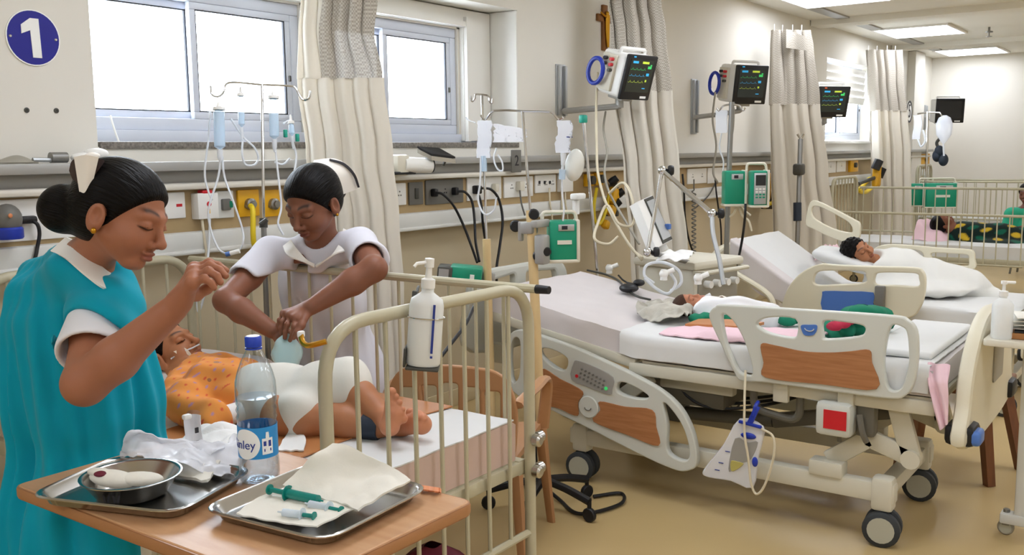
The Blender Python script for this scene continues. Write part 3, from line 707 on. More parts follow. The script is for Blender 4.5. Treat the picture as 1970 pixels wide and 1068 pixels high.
m = MB(); m.box(tp(-.035, .034, .10), (.014, .012, .17), rot=tl, r=.003); m.box(tp(0, 0, -.006), (.085, .066, .008), rot=tl, r=.003); m.box(tp(-.046, .002, .02), (.006, .06, .05), rot=tl, r=.003); m.build('bracket', 'dark_grey', hd)
m = MB(); m.tube([tp(.048 * math.cos(t), .036 * math.sin(t), .125) for t in [2 * math.pi * k / 24 for k in range(24)]], .0018, 6, closed=True); m.build('wire_ring', 'chrome', hd)
m = MB(); m.tube(fillet([tp(-.03, .04, .18), tp(-.03, .055, .19), tp(-.03, .075, .19)], .01, 4), .004, 6); m.build('hanger', 'dark_grey', hd)
# ================================================================== brown moulded chair behind the cot
cc = pD(868, 800, 3.45); cc.z = 0
ch = T('plastic_chair', 'tan moulded plastic armchair standing behind the cot', 'chair', cc)
u_, f_ = RIGHT, FWD
ang = math.radians(-14); u_ = Matrix.Rotation(ang, 3, 'Z') @ RIGHT; f_ = Matrix.Rotation(ang, 3, 'Z') @ FWD
bo = cc - f_ * .0
zt_ = .74
ol = rloop([(-.235, .36), (-.25, .60), (-.2, .72), (0, zt_), (.2, .72), (.25, .60), (.235, .36)], .10, 6)
hs = [rloop([(x - .026, .42), (x + .026, .42), (x + .03, .64 + .03 * (1 - abs(x) / .2)), (x - .03, .64 + .03 * (1 - abs(x) / .2))], .014, 3) for x in (-.155, -.08, 0, .08, .155)]
plate(ol, hs, .022, .006, bo, u_, UP, 'backrest', 'chair_plastic', ch)
m = MB(); m.grid(lambda u, v: cc + f_ * (.0 + .44 * v) + u_ * (.24 * (2 * u - 1)) + UP * (.40 - .015 * math.sin(math.pi * u) + .01 * v), 10, 10, .02); m.build('seat', 'chair_plastic', ch)
for sx in (-1, 1):
    for fy in (0, .42):
        m = MB(); m.tube([cc + f_ * fy + u_ * sx * .235 + UP * .40, cc + f_ * (fy + (.03 if fy else -.04)) + u_ * sx * .27], [.03, .02], 8, flat=.6); m.build('leg', 'chair_plastic', ch)
    m = MB(); m.tube(crv([cc + u_ * sx * .245 + UP * .60, cc + f_ * .15 + u_ * sx * .27 + UP * .62, cc + f_ * .38 + u_ * sx * .27 + UP * .60, cc + f_ * .42 + u_ * sx * .245 + UP * .40], 6), .024, 8, flat=.6); m.build('armrest', 'chair_plastic', ch)
bg_ = pD(835, 1030, 2.85); bg_.z = 0
m = MB(); m.grid(lambda u, v: bg_ + RIGHT * (.15 * math.cos(2 * math.pi * u) * (math.sin(math.pi * min(1, v * .98 + .01)) ** .45)) + FWD * (.09 * math.sin(2 * math.pi * u) * (math.sin(math.pi * min(1, v * .98 + .01)) ** .45)) + UP * (.33 * v + .012 * nz((u * 5, v * 5, 1), 1)), 28, 16); tag(m.build('shoulder_bag', 'maroon', None, 60), 'dark red bag on the floor under the cot', 'bag')
# ================================================================== adjustable ward beds
def loopY(pts, X, sc, ox, oy, sub=4):
    q = [pX(ox + a / sc, oy + b / sc, X) for a, b in pts]
    return [(p.x, p.y) for p in crv([V(p.y, p.z, 0) for p in q], sub, True)]
def railplate(outer, holes, X, sc, ox, oy, th, name, m, parent, sub=4, bev=.006):
    return plate(loopY(outer, X, sc, ox, oy, sub), [loopY(h, X, sc, ox, oy, sub) for h in holes], th, bev, (X, 0, 0), (0, 1, 0), (0, 0, 1), name, m, parent)
BX0, BX1 = 3.58, 4.45
BFY, BHY, HGY = .72, 2.78, 1.95
SL = math.tan(math.radians(10.5))
def lift(y): return max(0, y - HGY) * SL
bed2 = T('hospital_bed', 'electric bed with wood panelled side rails holding the small baby', 'hospital bed', ((BX0 + BX1) / 2, 1.7, 0))
# base
m = MB()
for x in (3.62, 4.20): m.box((x, 1.58, .205), (.055, 1.42, .075), r=.008)
for y in (.92, 2.2): m.box((3.91, y, .205), (.58, .06, .06), r=.008)
m.box((3.62, .915, .20), (.07, .08, .13), r=.015); m.box((3.62, 2.235, .20), (.07, .08, .13), r=.015); m.box((4.2, .915, .20), (.07, .08, .13), r=.015); m.box((4.2, 2.235, .20), (.07, .08, .13), r=.015)
m.box((3.62, 1.125, .262), (.075, .13, .06), r=.008); m.box((4.20, 1.125, .262), (.075, .13, .06), r=.008)
m.build('base_frame', 'bed_metal', bed2)
for x in (3.62, 4.2):
    for y in (.915, 2.235): caster(bed2, (x, y, 0), .068, side=(1, .12, 0), w=.034, forkz=.17)
def bar(m, a, b, w=.03, h=.06, r=.008):
    a, b = Vector(a), Vector(b); x, y, d = frame_from(b - a, UP if abs((b - a).normalized().z) < .9 else V(0, 1, 0))
    m.box((a + b) / 2, (w, h, (b - a).length), rot=Matrix((x, y, d)).transposed(), r=r)
for x in (3.64, 4.18):
    m = MB(); bar(m, (x, 1.13, .285), (x, .975, .40), .03, .07); bar(m, (x, .99, .40), (x, .82, .345), .03, .07); m.cyl((x - .03, .825, .345), (x + .03, .825, .345), .035); m.build('lift_arm', 'bed_metal', bed2)
    m = MB(); bar(m, (x, .895, .585), (x, .825, .345), .03, .075); m.cyl((x - .025, .895, .575), (x + .025, .895, .575), .03); m.build('lift_link', 'bed_metal', bed2)
    m = MB(); bar(m, (x, 2.20, .23), (x, 2.05, .40), .03, .07); bar(m, (x, 2.05, .40), (x, 1.90, .52), .03, .07); m.build('lift_arm', 'bed_metal', bed2)
m = MB(); bar(m, (3.9, 1.45, .33), (3.9, .9, .46), .05, .06); m.cyl((3.9, 1.9, .30), (3.9, 1.45, .33), .03); m.box((3.9, 1.95, .31), (.10, .18, .09), r=.01); m.build('actuator', 'bed_dark', bed2)
# raised platform
m = MB()
for x in (BX0 + .02, BX1 - .02): m.box((x, 1.36, .555), (.04, 1.24, .055), r=.008)
for y in (.78, 1.3, 1.9): m.box((4.015, y, .55), (.83, .04, .04), r=.006)
m.box((4.015, 1.33, .585), (.84, 1.18, .012)); m.build('platform_frame', 'bed_metal', bed2)
m = MB()
for x in (BX0 + .02, BX1 - .02): bar(m, (x, HGY, .575), (x, BHY - .03, .575 + lift(BHY - .03)), .035, .045)
def quadbox(m, x0, x1, y0, z0, y1, z1, t): m.add([(x0, y0, z0), (x1, y0, z0), (x1, y1, z1), (x0, y1, z1), (x0, y0, z0 - t), (x1, y0, z0 - t), (x1, y1, z1 - t), (x0, y1, z1 - t)], [(0, 1, 2, 3), (7, 6, 5, 4), (0, 4, 5, 1), (1, 5, 6, 2), (2, 6, 7, 3), (3, 7, 4, 0)])
quadbox(m, BX0 + .01, BX1 - .01, HGY + .01, .592, BHY - .02, .592 + lift(BHY - .02), .012); m.build('backrest_frame', 'bed_metal', bed2)
m = MB()
for k in range(3): m.tube(crv([(3.75 + .1 * k, 1.9, .53), (3.72 + .1 * k, 1.7, .40), (3.8 + .1 * k, 1.45, .42), (3.9, 1.2, .52)], 6), .007, 6)
m.build('motor_cable', 'black', bed2)
m = MB(); m.box((3.9, 1.75, .44), (.36, .3, .10), r=.01); m.box((3.85, 2.15, .36), (.40, .2, .12), r=.01); m.build('motor_box', 'bed_dark', bed2)
m = MB(); m.box((3.72, 1.72, .50), (.05, .34, .08), r=.01); m.build('cable_tray', 'bed_metal', bed2)
# grey hoop below the rail
m = MB(); m.tube(fillet([(3.62, 1.43, .54), (3.62, 1.43, .45), (3.62, 1.24, .42), (3.62, 1.24, .54)], .06, 6), .016, 10); m.build('drainage_hoop', 'bed_dark', bed2)
# control box with red label
m = MB(); m.box((3.57, 1.085, .475), (.09, .135, .13), r=.02); cbx = m.build('control_box', 'bed_plastic', bed2)
m = MB(); m.box((3.524, 1.075, .478), (.003, .085, .072), r=0); m.build('red_label', 'red', cbx)
m = MB(); m.box((3.62, .985, .48), (.06, .07, .14), r=.012); m.tube(crv([(3.57, 1.0, .5), (3.56, .985, .44), (3.57, .97, .40)], 4), .012, 6); m.build('release_lever', 'bed_dark', bed2)
m = MB(); m.tube([(3.57, 1.07, .42), (3.57, 1.07, .385)], .009, 8); m.build('release_pin', 'bed_dark', bed2)
# mattress, following the backrest
def bend2(p): p.z += lift(p.y); return p
bumpy_mattress(BX0 + .012, BX1 - .012, BFY + .03, BHY - .03, .597, .69, .009, 3.3, 26, 60, bend2).build('mattress', 'sheet_pink', bed2, 50)
# foot half near side rail
C3 = (3.127, 1340, 560)
fr2 = railplate([(85, 130), (120, 92), (190, 82), (700, 112), (1180, 145), (1275, 172), (1330, 240), (1337, 400), (1312, 560), (1260, 628), (1170, 645), (800, 598), (420, 547), (285, 540), (238, 495), (160, 330), (95, 190)],
    [[(160, 140), (225, 175), (300, 310), (345, 490), (272, 488), (225, 410), (180, 290)],
     [(372, 190), (440, 158), (600, 166), (610, 262), (570, 276), (450, 252), (385, 218)],
     [(772, 180), (900, 186), (1005, 205), (1020, 240), (975, 270), (790, 286), (768, 262)],
     [(1172, 215), (1245, 215), (1274, 265), (1282, 420), (1260, 530), (1225, 588), (1170, 590), (1142, 520), (1134, 400)]], 3.55, *C3, .032, 'side_rail', 'bed_plastic', bed2)
railplate([(388, 320), (470, 326), (640, 362), (800, 370), (930, 362), (1040, 355), (1056, 430), (1084, 590), (750, 560), (415, 520), (404, 430)], [], 3.531, *C3, .006, 'wood_panel', 'wood_laminate', fr2, bev=.001)
railplate([(630, 206), (680, 203), (724, 206), (722, 240), (700, 266), (652, 266), (634, 240)], [], 3.532, *C3, .004, 'emblem', 'blue_panel', fr2, bev=.001)
em = pX(1340 + 678 / 3.127, 560 + 232 / 3.127, 3.528); m = MB(); m.tube([em + V(0, .017 * math.cos(t), -.010 * math.sin(t) + .004) for t in [math.pi * k / 10 for k in range(11)]], .0018, 6); m.build('emblem_arc', 'bed_plastic', fr2)
for y in (1.05, 1.30): m = MB(); m.box((3.575, y, .55), (.03, .06, .09), r=.006); m.build('rail_hinge', 'bed_metal', fr2)
# head half near side rail, lowered and tilted with the backrest
C2 = (2.811, 960, 480)
hr2 = railplate([(45, 520), (75, 450), (130, 432), (220, 458), (400, 520), (560, 590), (720, 665), (880, 755), (985, 850), (1050, 970), (1078, 1090), (1075, 1165), (1040, 1190), (985, 1195), (900, 1165), (800, 1120), (650, 1045), (500, 968), (350, 895), (240, 840), (130, 800), (70, 740), (40, 650)],
    [[(68, 560), (90, 480), (122, 490), (125, 600), (115, 690), (80, 710)],
     [(235, 535), (300, 540), (378, 585), (370, 645), (320, 640), (245, 580)],
     [(655, 720), (705, 722), (810, 782), (800, 803), (720, 795), (650, 765)],
     [(895, 830), (935, 855), (1000, 950), (1035, 1060), (1035, 1120), (1005, 1138), (940, 1110), (915, 1060), (918, 950)]], 3.54, *C2, .034, 'side_rail', 'bed_plastic', bed2)
railplate([(228, 648), (330, 700), (452, 768), (428, 830), (425, 900), (330, 862), (235, 820)], [], 3.52, *C2, .006, 'wood_panel', 'wood_laminate', hr2, bev=.001)
railplate([(545, 822), (680, 850), (828, 868), (850, 960), (862, 1062), (700, 1005), (512, 930), (548, 870)], [], 3.52, *C2, .006, 'wood_panel', 'wood_laminate', hr2, bev=.001)
kp = railplate([(405, 612), (430, 602), (530, 640), (618, 692), (612, 760), (600, 786), (500, 750), (392, 702)], [], 3.521, *C2, .006, 'control_panel', 'alu_grey', hr2, 3, bev=.001)
for r_ in range(3):
    for c_ in range(7):
        q = pX(960 + (448 + c_ * 20 - r_ * 5) / 2.811, 480 + (648 + c_ * 10.5 + r_ * 22) / 2.811, 3.5165)
        b = MB(); b.box(q, (.003, .011, .009), rot=Euler((math.radians(-22), 0, 0)), r=.001); b.build('key', 'grey_plastic', kp)
for nm, a, b_, mm in (('led', 578, 752, 'led_green'), ('led', 420, 685, 'red')):
    q = pX(960 + a / 2.811, 480 + b_ / 2.811, 3.5165); b = MB(); b.lathe([(.001, -.002), (.008, -.002), (.008, .001), (.001, .001)], q, (-1, 0, 0), 12); b.build(nm, mm, kp)
q = pX(960 + 485 / 2.811, 480 + 852 / 2.811, 3.519); m = MB(); m.lathe([(.001, 0), (.046, 0), (.050, .006), (.046, .010), (.001, .010)], q + V(.004, 0, 0), (-1, 0, 0), 28); eb = m.build('emblem', 'bed_plastic', hr2)
m = MB(); m.tube([q + V(-.008, .016 * math.cos(t) , -.012 * math.sin(t) - .002) for t in [math.pi * k / 10 for k in range(11)]], .002, 6); m.build('emblem_arc', 'grey_plastic', eb)
# far side rails
plate(rloop([(1.30, .22), (1.28, .45), (1.45, .49), (1.95, .49), (2.07, .22)], .07), [rloop([(1.38, .29), (1.37, .42), (1.65, .44), (1.65, .30)], .03), rloop([(1.71, .30), (1.71, .44), (1.91, .44), (1.97, .30)], .03)], .032, .006, (4.485, 0, 0), (0, 1, 0), (0, 0, 1), 'side_rail', 'bed_plastic', bed2)
# footboard
fo = .655
def sym(pts, cx): return pts + [(2 * cx - a, b) for a, b in reversed(pts)]
pl = sym([(3.60, .42), (3.595, .58), (3.64, .70), (3.74, .80), (3.86, .858), (3.98, .875)], 4.03)
plate([(p.x, p.y) for p in crv([V(a, b, 0) for a, b in pl], 5, True)], [], .055, .02, (0, fo, 0), (1, 0, 0), (0, 0, 1), 'footboard', 'bed_cream', bed2)
plate(rloop([(4.0, .58), (4.2, .58), (4.2, .76), (4.0, .76)], .02), [], .006, .001, (0, fo - .03, 0), (1, 0, 0), (0, 0, 1), 'foot_panel', 'vent_grey', bed2)
m = MB(); m.box((3.62, fo + .0, .475), (.12, .10, .075), r=.018); bq = m.build('bumper', 'black', bed2)
m = MB(); m.box((4.44, fo, .475), (.12, .10, .075), r=.018); m.build('bumper', 'black', bed2)
m = MB(); m.box((3.605, fo - .05, .472), (.085, .04, .055), r=.015, seg=3); m.build('bumper_cap', 'blue_panel', bq)
# headboard
hb = sym([(3.60, .52), (3.58, .80), (3.66, .90), (3.80, .915), (3.9, .915)], 4.015)
plate([(p.x, p.y) for p in crv([V(a, b, 0) for a, b in hb], 5, True)], [rloop([(3.68, .78), (3.70, .85), (3.95, .87), (3.95, .78)], .02), rloop([(4.05, .78), (4.05, .87), (4.33, .85), (4.35, .78)], .02)], .045, .015, (0, 2.86, 0), (1, 0, 0), (0, 0, 1), 'headboard', 'bed_plastic', bed2)
for x in (3.75, 4.28): m = MB(); m.box((x, 2.80, .50), (.04, .12, .10), r=.01); m.build('headboard_bracket', 'bed_metal', bed2)
# white sheet over the foot half, hanging in creases over the near side
def sheetP(u, v):
    y = .765 + (2.02 - .765) * v
    top = .87; s = u * (top + .12)
    if s < .10: x, z = BX0 - .004, .605 + s + .0; k = 1 - s / .1
    else: x, z = BX0 + (s - .10), .70 + lift(y); k = 0
    if s < .10: z += lift(y)
    cr_ = math.sin(y * 46 + 2 * nz((y, 0, 0), 4)) * .5 + nz((y * 9, s * 3, 0), 1.5)
    return V(min(x, BX1 - .015) - .007 * max(0, cr_) * (k * 1.0 + (.15 if s < .13 else 0)), y, z + .007 * nz((x * 7, y * 7, 0), 1) + .003 * nz((x * 18, y * 15, 3), 1) + .004 * (s > .1))
m = MB(); m.grid(sheetP, 36, 120, .004); tag(m.build('bed_sheet', 'sheet_white', None, 60), 'creased white sheet over the foot half of the bed with wood panels', 'sheet')
# pink cloth hanging by the footboard
m = MB(); m.grid(lambda u, v: V(BX0 - .012 + .10 * max(0, .25 - v) * 2 + .010 * math.sin(u * 9 + v * 4), .705 + (.075 - .05 * v) * u - .012 * v, .715 - .20 * v - .03 * u * v), 14, 18, .004); tag(m.build('pink_cloth', 'pink', None, 60), 'pink cloth end hanging down beside the footboard bumper', 'cloth')
# folded spare sheet near the footboard
m = MB(); m.box((4.05, .90, .722), (.72, .24, .028), r=.012, seg=3); tag(m.build('folded_sheet', 'sheet_white', None), 'folded white sheet lying across the bed by the footboard', 'sheet')
# ------------------------------------------------------------------ drainage bag on the bed rail
ub = T('urine_bag', 'clear drainage bag hanging on a blue clip from the bed', 'bag', pX(1420, 880, 3.50))
CU = (2.752, 1000, 680)
def cu(a, b, X=3.50): return pX(1000 + a / 2.752, 680 + b / 2.752, X)
lp = loopY([(1165, 345), (1290, 385), (1285, 470), (1262, 560), (1235, 712), (1120, 675), (1000, 655), (968, 630), (1000, 580), (1080, 480)], 3.50, *CU, 3)
plate(lp, [], .018, .007, (3.50, 0, 0), (0, 1, 0), (0, 0, 1), 'bag_film', 'bag_film', ub)
lp = loopY([(1140, 450), (1210, 470), (1262, 470), (1225, 560), (1180, 580), (1130, 620), (1105, 610)], 3.492, *CU, 3)
plate(lp, [], .006, .002, (3.492, 0, 0), (0, 1, 0), (0, 0, 1), 'inner_pouch', 'alu_grey', ub)
lp = loopY([(1118, 570), (1150, 572), (1185, 585), (1150, 615), (1120, 622)], 3.489, *CU, 3)
plate(lp, [], .005, .002, (3.489, 0, 0), (0, 1, 0), (0, 0, 1), 'contents', 'urine', ub)
m = MB(); bar(m, cu(1160, 360, 3.487), cu(1280, 392, 3.487), .012, .012, .003); bar(m, cu(1215, 375, 3.487), cu(1260, 280, 3.49), .010, .022, .003); m.tube(fillet([cu(1235, 330, 3.487), cu(1250, 275, 3.49), cu(1262, 258, 3.51), cu(1262, 262, 3.55)], .01, 4), .008, 8); m.ell(cu(1210, 437, 3.488), (.007, .032, .013)); m.build('hanger_clip', 'blue', ub)
m = MB(); m.ell(cu(1245, 575, 3.488), (.007, .012, .02)); m.build('drain_tap', 'blue', ub)
for a, b_ in ((1065, 580), (1045, 618), (1100, 520)):
    q = cu(a, b_, 3.489); g = MB(); g.box(q, (.002, .02, .003)); g.build('print', 'ink_blue', ub)
m = MB(); m.tube(crv([cu(1195, 90, 3.52), cu(1190, 250, 3.48), cu(1190, 420, 3.47), cu(1210, 560, 3.47), cu(1225, 690, 3.47), cu(1255, 745, 3.47), cu(1300, 690, 3.47), cu(1345, 540, 3.47), cu(1340, 440, 3.48), cu(1280, 400, 3.49)], 8), .0048, 8); m.build('drain_tube', 'tube_cream', ub)
# ================================================================== third bed
B3X0, B3X1 = 5.78, 6.65
bed3 = T('hospital_bed', 'cream electric bed with a blue panelled rail and a sleeping child', 'hospital bed', (6.2, 1.9, 0))
C6 = (3.397, 1390, 370)
r3 = railplate([(395, 760), (405, 690), (440, 610), (500, 540), (570, 492), (650, 466), (760, 473), (1000, 482), (1255, 490), (1312, 512), (1332, 570), (1322, 680), (1292, 760), (1230, 818), (1000, 860), (700, 860), (430, 830)],
    [[(603, 560), (640, 516), (780, 512), (920, 516), (940, 545), (930, 588), (760, 600), (620, 602)], [(1003, 548), (1030, 526), (1150, 524), (1268, 530), (1286, 560), (1280, 612), (1140, 605), (1010, 600)]], 5.75, *C6, .035, 'side_rail', 'bed_cream', bed3, 4, .008)
railplate([(652, 668), (670, 645), (820, 648), (985, 655), (985, 720), (985, 790), (820, 788), (655, 782)], [], 5.728, *C6, .006, 'blue_panel', 'blue_panel', r3, 2, bev=.001)
q = pX(1390 + 1028 / 3.397, 370 + 695 / 3.397, 5.715); m = MB(); m.box(q, (.04, .055, .15), r=.008); m.build('handset', 'grey_plastic', r3)
T3 = math.tan(math.radians(33))
def bend3(p): p.z += max(0, p.y - 1.95) * T3; return p
bumpy_mattress(B3X0 + .01, B3X1 - .01,   .80, 2.46, .47, .58, .006, 5.5, 22, 44, bend3).build('mattress', 'sheet_white', bed3, 50)
m = MB()
for x in (B3X0 + .02, B3X1 - .02): m.box((x, 1.4, .44), (.04, 1.2, .05), r=.008); bar(m, (x, 1.95, .45), (x, 2.44, .45 + .49 * T3), .035, .05)
for y in (.85, 1.4, 1.95): m.box((6.21, y, .44), (.8, .04, .04), r=.006)
m.box((6.21, 1.38, .462), (.84, 1.14, .012)); quadbox(m, B3X0 + .01, B3X1 - .01, 1.97, .475, 2.44, .475 + .47 * T3, .012)
for x in (B3X0 + .05, B3X1 - .05): m.box((x, 1.55, .17), (.05, 1.5, .06), r=.008)
for y in (.85, 2.2): m.box((6.21, y, .17), (.75, .05, .05), r=.008); m.box((B3X0 + .1, y, .31), (.05, .06, .26), r=.008); m.box((B3X1 - .1, y, .31), (.05, .06, .26), r=.008)
m.build('base_frame', 'bed_metal', bed3)
for x in (B3X0 + .03, B3X1 - .05):
    for y in (.85, 2.25): caster(bed3, (x, y, 0), .065, side=(1, .3, 0), w=.03, forkz=.18)
m = MB(); m.tube(crv([pX(1392, 512, 5.73), pX(1430, 535, 5.73), pX(1470, 560, 5.73), pX(1485, 578, 5.73), pX(1487, 600, 5.73), pX(1470, 620, 5.73), pX(1420, 590, 5.73), pX(1385, 565, 5.73)], 6), .026, 10, flat=.7); m.build('side_rail', 'bed_cream', bed3)
# pale sheet hanging over the raised near side
m = MB(); m.grid(lambda u, v: V(B3X0 - .001 - .008 * v * (1 + math.sin(u * 19)) * .5 + .25 * max(0, .2 - v) * 2, 1.80 + .66 * u, .588 + max(0, 1.80 + .66 * u - 1.95) * T3 - .26 * max(0, v - .2) * (.85 + .15 * math.sin(u * 11))), 40, 16, .005); tag(m.build('bed_sheet', 'sheet_pink', None, 60), 'pale pink sheet hanging over the raised head of the cream bed', 'sheet')
# its far rails
railplate([(548, 210), (560, 110), (580, 62), (625, 58), (760, 122), (872, 182), (898, 200), (905, 240), (888, 310), (820, 330), (700, 290), (600, 240)], [[(590, 100), (640, 95), (780, 165), (840, 210), (845, 262), (720, 235), (600, 165)]], 6.67, *C6, .035, 'side_rail', 'bed_cream', bed3, 4, .006)
railplate([(975, 400), (1010, 358), (1080, 340), (1200, 343), (1400, 360), (1600, 372), (1645, 390), (1652, 440), (1648, 500), (1500, 520), (1200, 500), (990, 480)], [[(1040, 410), (1075, 375), (1200, 372), (1300, 385), (1310, 440), (1200, 450), (1050, 440)], [(1370, 430), (1375, 395), (1500, 400), (1600, 408), (1612, 440), (1600, 480), (1480, 475), (1380, 460)]], 6.67, *C6, .035, 'side_rail', 'bed_cream', bed3, 4, .006)
pl3 = sym([(B3X0 + .02, .32), (B3X0, .50), (B3X0 + .06, .66), (B3X0 + .2, .74), (B3X0 + .4, .76)], 6.215)
plate([(p.x, p.y) for p in crv([V(a, b, 0) for a, b in pl3], 5, True)], [], .05, .015, (0, .745, 0), (1, 0, 0), (0, 0, 1), 'footboard', 'bed_cream', bed3)
plate([(p.x, p.y) for p in crv([V(a, b + .10, 0) for a, b in pl3], 5, True)], [], .05, .015, (0, 2.62, 0), (1, 0, 0), (0, 0, 1), 'headboard', 'bed_cream', bed3)
m = MB(); m.box((B3X0 + .03, .74, .36), (.11, .10, .07), r=.015); m.build('bumper', 'black', bed3)
m = MB(); m.box((B3X0 + .0, .70, .36), (.06, .05, .05), r=.012); m.build('bumper_cap', 'blue_panel', bed3)
# ================================================================== far cots
bed4, mt4 = crib('hospital_cot', 'far barred cot with a lowered rail and a dark printed blanket', 10.0, 10.85, 1.30, 3.15, 1.18, .84, 1.06, .55, nb=7, nsr=17)
bed5, mt5 = crib('hospital_cot', 'barred cot against the end wall beneath the dark monitor', 13.3, 14.1, 1.2, 3.1, 1.25, 1.05, 1.05, .6, nb=6, nsr=15)
# ================================================================== wall fittings
def net_mat():
    m = bpy.data.materials.new('net'); m.use_nodes = True; nt = m.node_tree; b = nt.nodes['Principled BSDF']; L = nt.links.new
    tc = nt.nodes.new('ShaderNodeTexCoord'); ck = nt.nodes.new('ShaderNodeTexChecker'); ck.inputs['Scale'].default_value = 110
    ck.inputs['Color1'].default_value = lin('A39B8F'); ck.inputs['Color2'].default_value = lin('C3BCAF'); L(tc.outputs['Object'], ck.inputs['Vector']); L(ck.outputs['Color'], b.inputs['Base Color'])
    b.inputs['Roughness'].default_value = .9; b.inputs['Alpha'].default_value = .9; MT['net'] = m
net_mat()
def curtain(label, D, rows, nfold, amp, ynet=None, seed=0.0, netspan=(0, 1), hooks=True):
    ys = [r[0] for r in rows]
    def lr(y):
        for i in range(len(rows) - 1):
            if y <= rows[i + 1][0] or i == len(rows) - 2:
                t = (y - rows[i][0]) / (rows[i + 1][0] - rows[i][0]); t = max(0, min(1, t)); t = t * t * (3 - 2 * t)
                return [rows[i][k] * (1 - t) + rows[i + 1][k] * t for k in (1, 2)]
    mid = pD((rows[0][1] + rows[0][2]) / 2, ys[0], D)
    c = T('bay_curtain', label, 'curtain', pD((rows[-1][1] + rows[-1][2]) / 2, ys[-1], D), 'bay divider curtains')
    def P(u, v, y0, y1, off=0.0):
        y = y0 + (y1 - y0) * v; l, r = lr(y); x = l + (r - l) * u
        ph = 2 * math.pi * nfold * (u + .02 * math.sin(3 * v + seed) + .09 * nz((u * 2.5, v * .5, seed), 1))
        wgt = .45 + .9 * abs(nz((u * 4, v * .8, seed + 7), 1)); dwn = .55 + .45 * (1 - v)
        sharp = (math.sin(ph) * wgt + .3 * math.sin(2.3 * ph + 1 + seed) * wgt) * dwn + 1.1 * nz((u * 3, v * .9, seed + 4), 1)
        return pD(x, y, D + off) + FWD * amp * sharp + RIGHT * amp * .35 * math.cos(ph)
    yn = ynet if ynet else ys[0]
    m = MB(); m.grid(lambda u, v: P(u, v, yn, ys[-1]), int(nfold * 22), 40, .004); m.build('drop', 'curtain', c, 80)
    if ynet:
        m = MB(); m.grid(lambda u, v: P(netspan[0] + (netspan[1] - netspan[0]) * u, v, ys[0], yn + 2), int(nfold * 22), 16, .004); m.build('net_heading', 'net', c, 80)
        if netspan != (0, 1):
            a, b = (0, netspan[0]) if netspan[0] > 0 else (netspan[1], 1)
            m = MB(); m.grid(lambda u, v: P(a + (b - a) * u, v, ys[0], yn + 2), int(nfold * 8), 16, .004); m.build('plain_heading', 'curtain', c, 80)
    if hooks:
        for k in range(int(nfold)):
            q = P((k + .5) / nfold, 0, ys[0], ys[-1]); h = MB(); h.tube([q + UP * .05, q + UP * .01, q - UP * .02], .004, 6); h.build('hook', 'white_plastic', c)
    return c
curtain('long cream curtain with a net heading between the two windows', 4.35, [(-75, 585, 700), (0, 575, 722), (60, 570, 716), (150, 568, 735), (300, 585, 752), (420, 610, 764), (560, 625, 774), (740, 632, 778)], 5, .026, 150, 1.0, (.33, 1))
curtain('cream curtain with a net heading behind the leaning monitor', 6.3, [(-42, 1172, 1262), (0, 1168, 1268), (60, 1172, 1278), (180, 1180, 1290), (330, 1196, 1304), (480, 1210, 1320), (640, 1218, 1326)], 4, .032, 175, 2.2)
curtain('cream curtain bunched and folded over at its top hooks', 8.9, [(58, 1481, 1556), (90, 1479, 1562), (200, 1478, 1574), (330, 1480, 1590), (450, 1485, 1606), (640, 1490, 1612)], 4, .042, 200, 3.1)
curtain('pale curtain hanging beside the far blind window', 11.6, [(96, 1664, 1734), (150, 1668, 1737), (220, 1672, 1744), (300, 1674, 1750), (430, 1676, 1752), (520, 1676, 1752)], 4, .045, 212, 4.4, (.3, .85) if False else (0, 1))
# fold-over flap on the third curtain
m = MB(); m.grid(lambda u, v: pD(1512 + 44 * u, 92 - 36 * v * (1 - .3 * u) + 6 * u, 8.8 + .04 * math.sin(u * 5)), 8, 8, .006); fl = m.build('folded_corner', 'net', [o for o in col.objects if o.get('label', '').startswith('cream curtain bunched')][0], 80)
# ---- sign with the bed number
sc_ = pY(63, 73, WY); sc_.y = WY
sg = T('number_sign', 'round blue wall sign with a white number 1', 'sign', sc_ - UP * .1)
m = MB(); m.lathe([(.002, 0), (.097, 0), (.099, .002), (.099, .004), (.097, .006), (.002, .006)], sc_, (0, -1, 0), 40); m.build('disc', 'sign_blue', sg)
m = MB(); m.lathe([(.097, .0), (.1015, .0), (.1015, .0055), (.097, .0055), (.097, 0)], sc_, (0, -1, 0), 40, cap=False); m.build('rim', 'number_white', sg)
nd = [(-.008, -.072), (.026, -.072), (.022, .070), (-.010, .070), (-.045, .044), (-.045, .012), (-.012, .026)]
plate(nd, [], .003, .0005, (sc_.x, WY - .0075, sc_.z), (1, 0, 0), (0, 0, 1), 'numeral', 'number_white', sg)
for dx in (-.085, .085): m = MB(); m.lathe([(.001, 0), (.006, 0), (.004, .003), (.001, .003)], sc_ + V(dx, -.006, 0), (0, -1, 0), 10); m.build('screw', 'steel', sg)
for x, y, wh in ((51, 212, 'farther from the window'), (108, 213, 'nearer the window')):
    q = pY(x, y, WY); m = MB(); m.lathe([(.001, 0), (.010, 0), (.010, .003), (.004, .004), (.001, .001)], V(q.x, WY, q.z), (0, -1, 0), 12); tag(m.build('wall_plug', 'dark_grey'), 'dark wall plug below the number 1 sign, ' + wh, 'wall plug', 'pair of wall plugs under the sign')
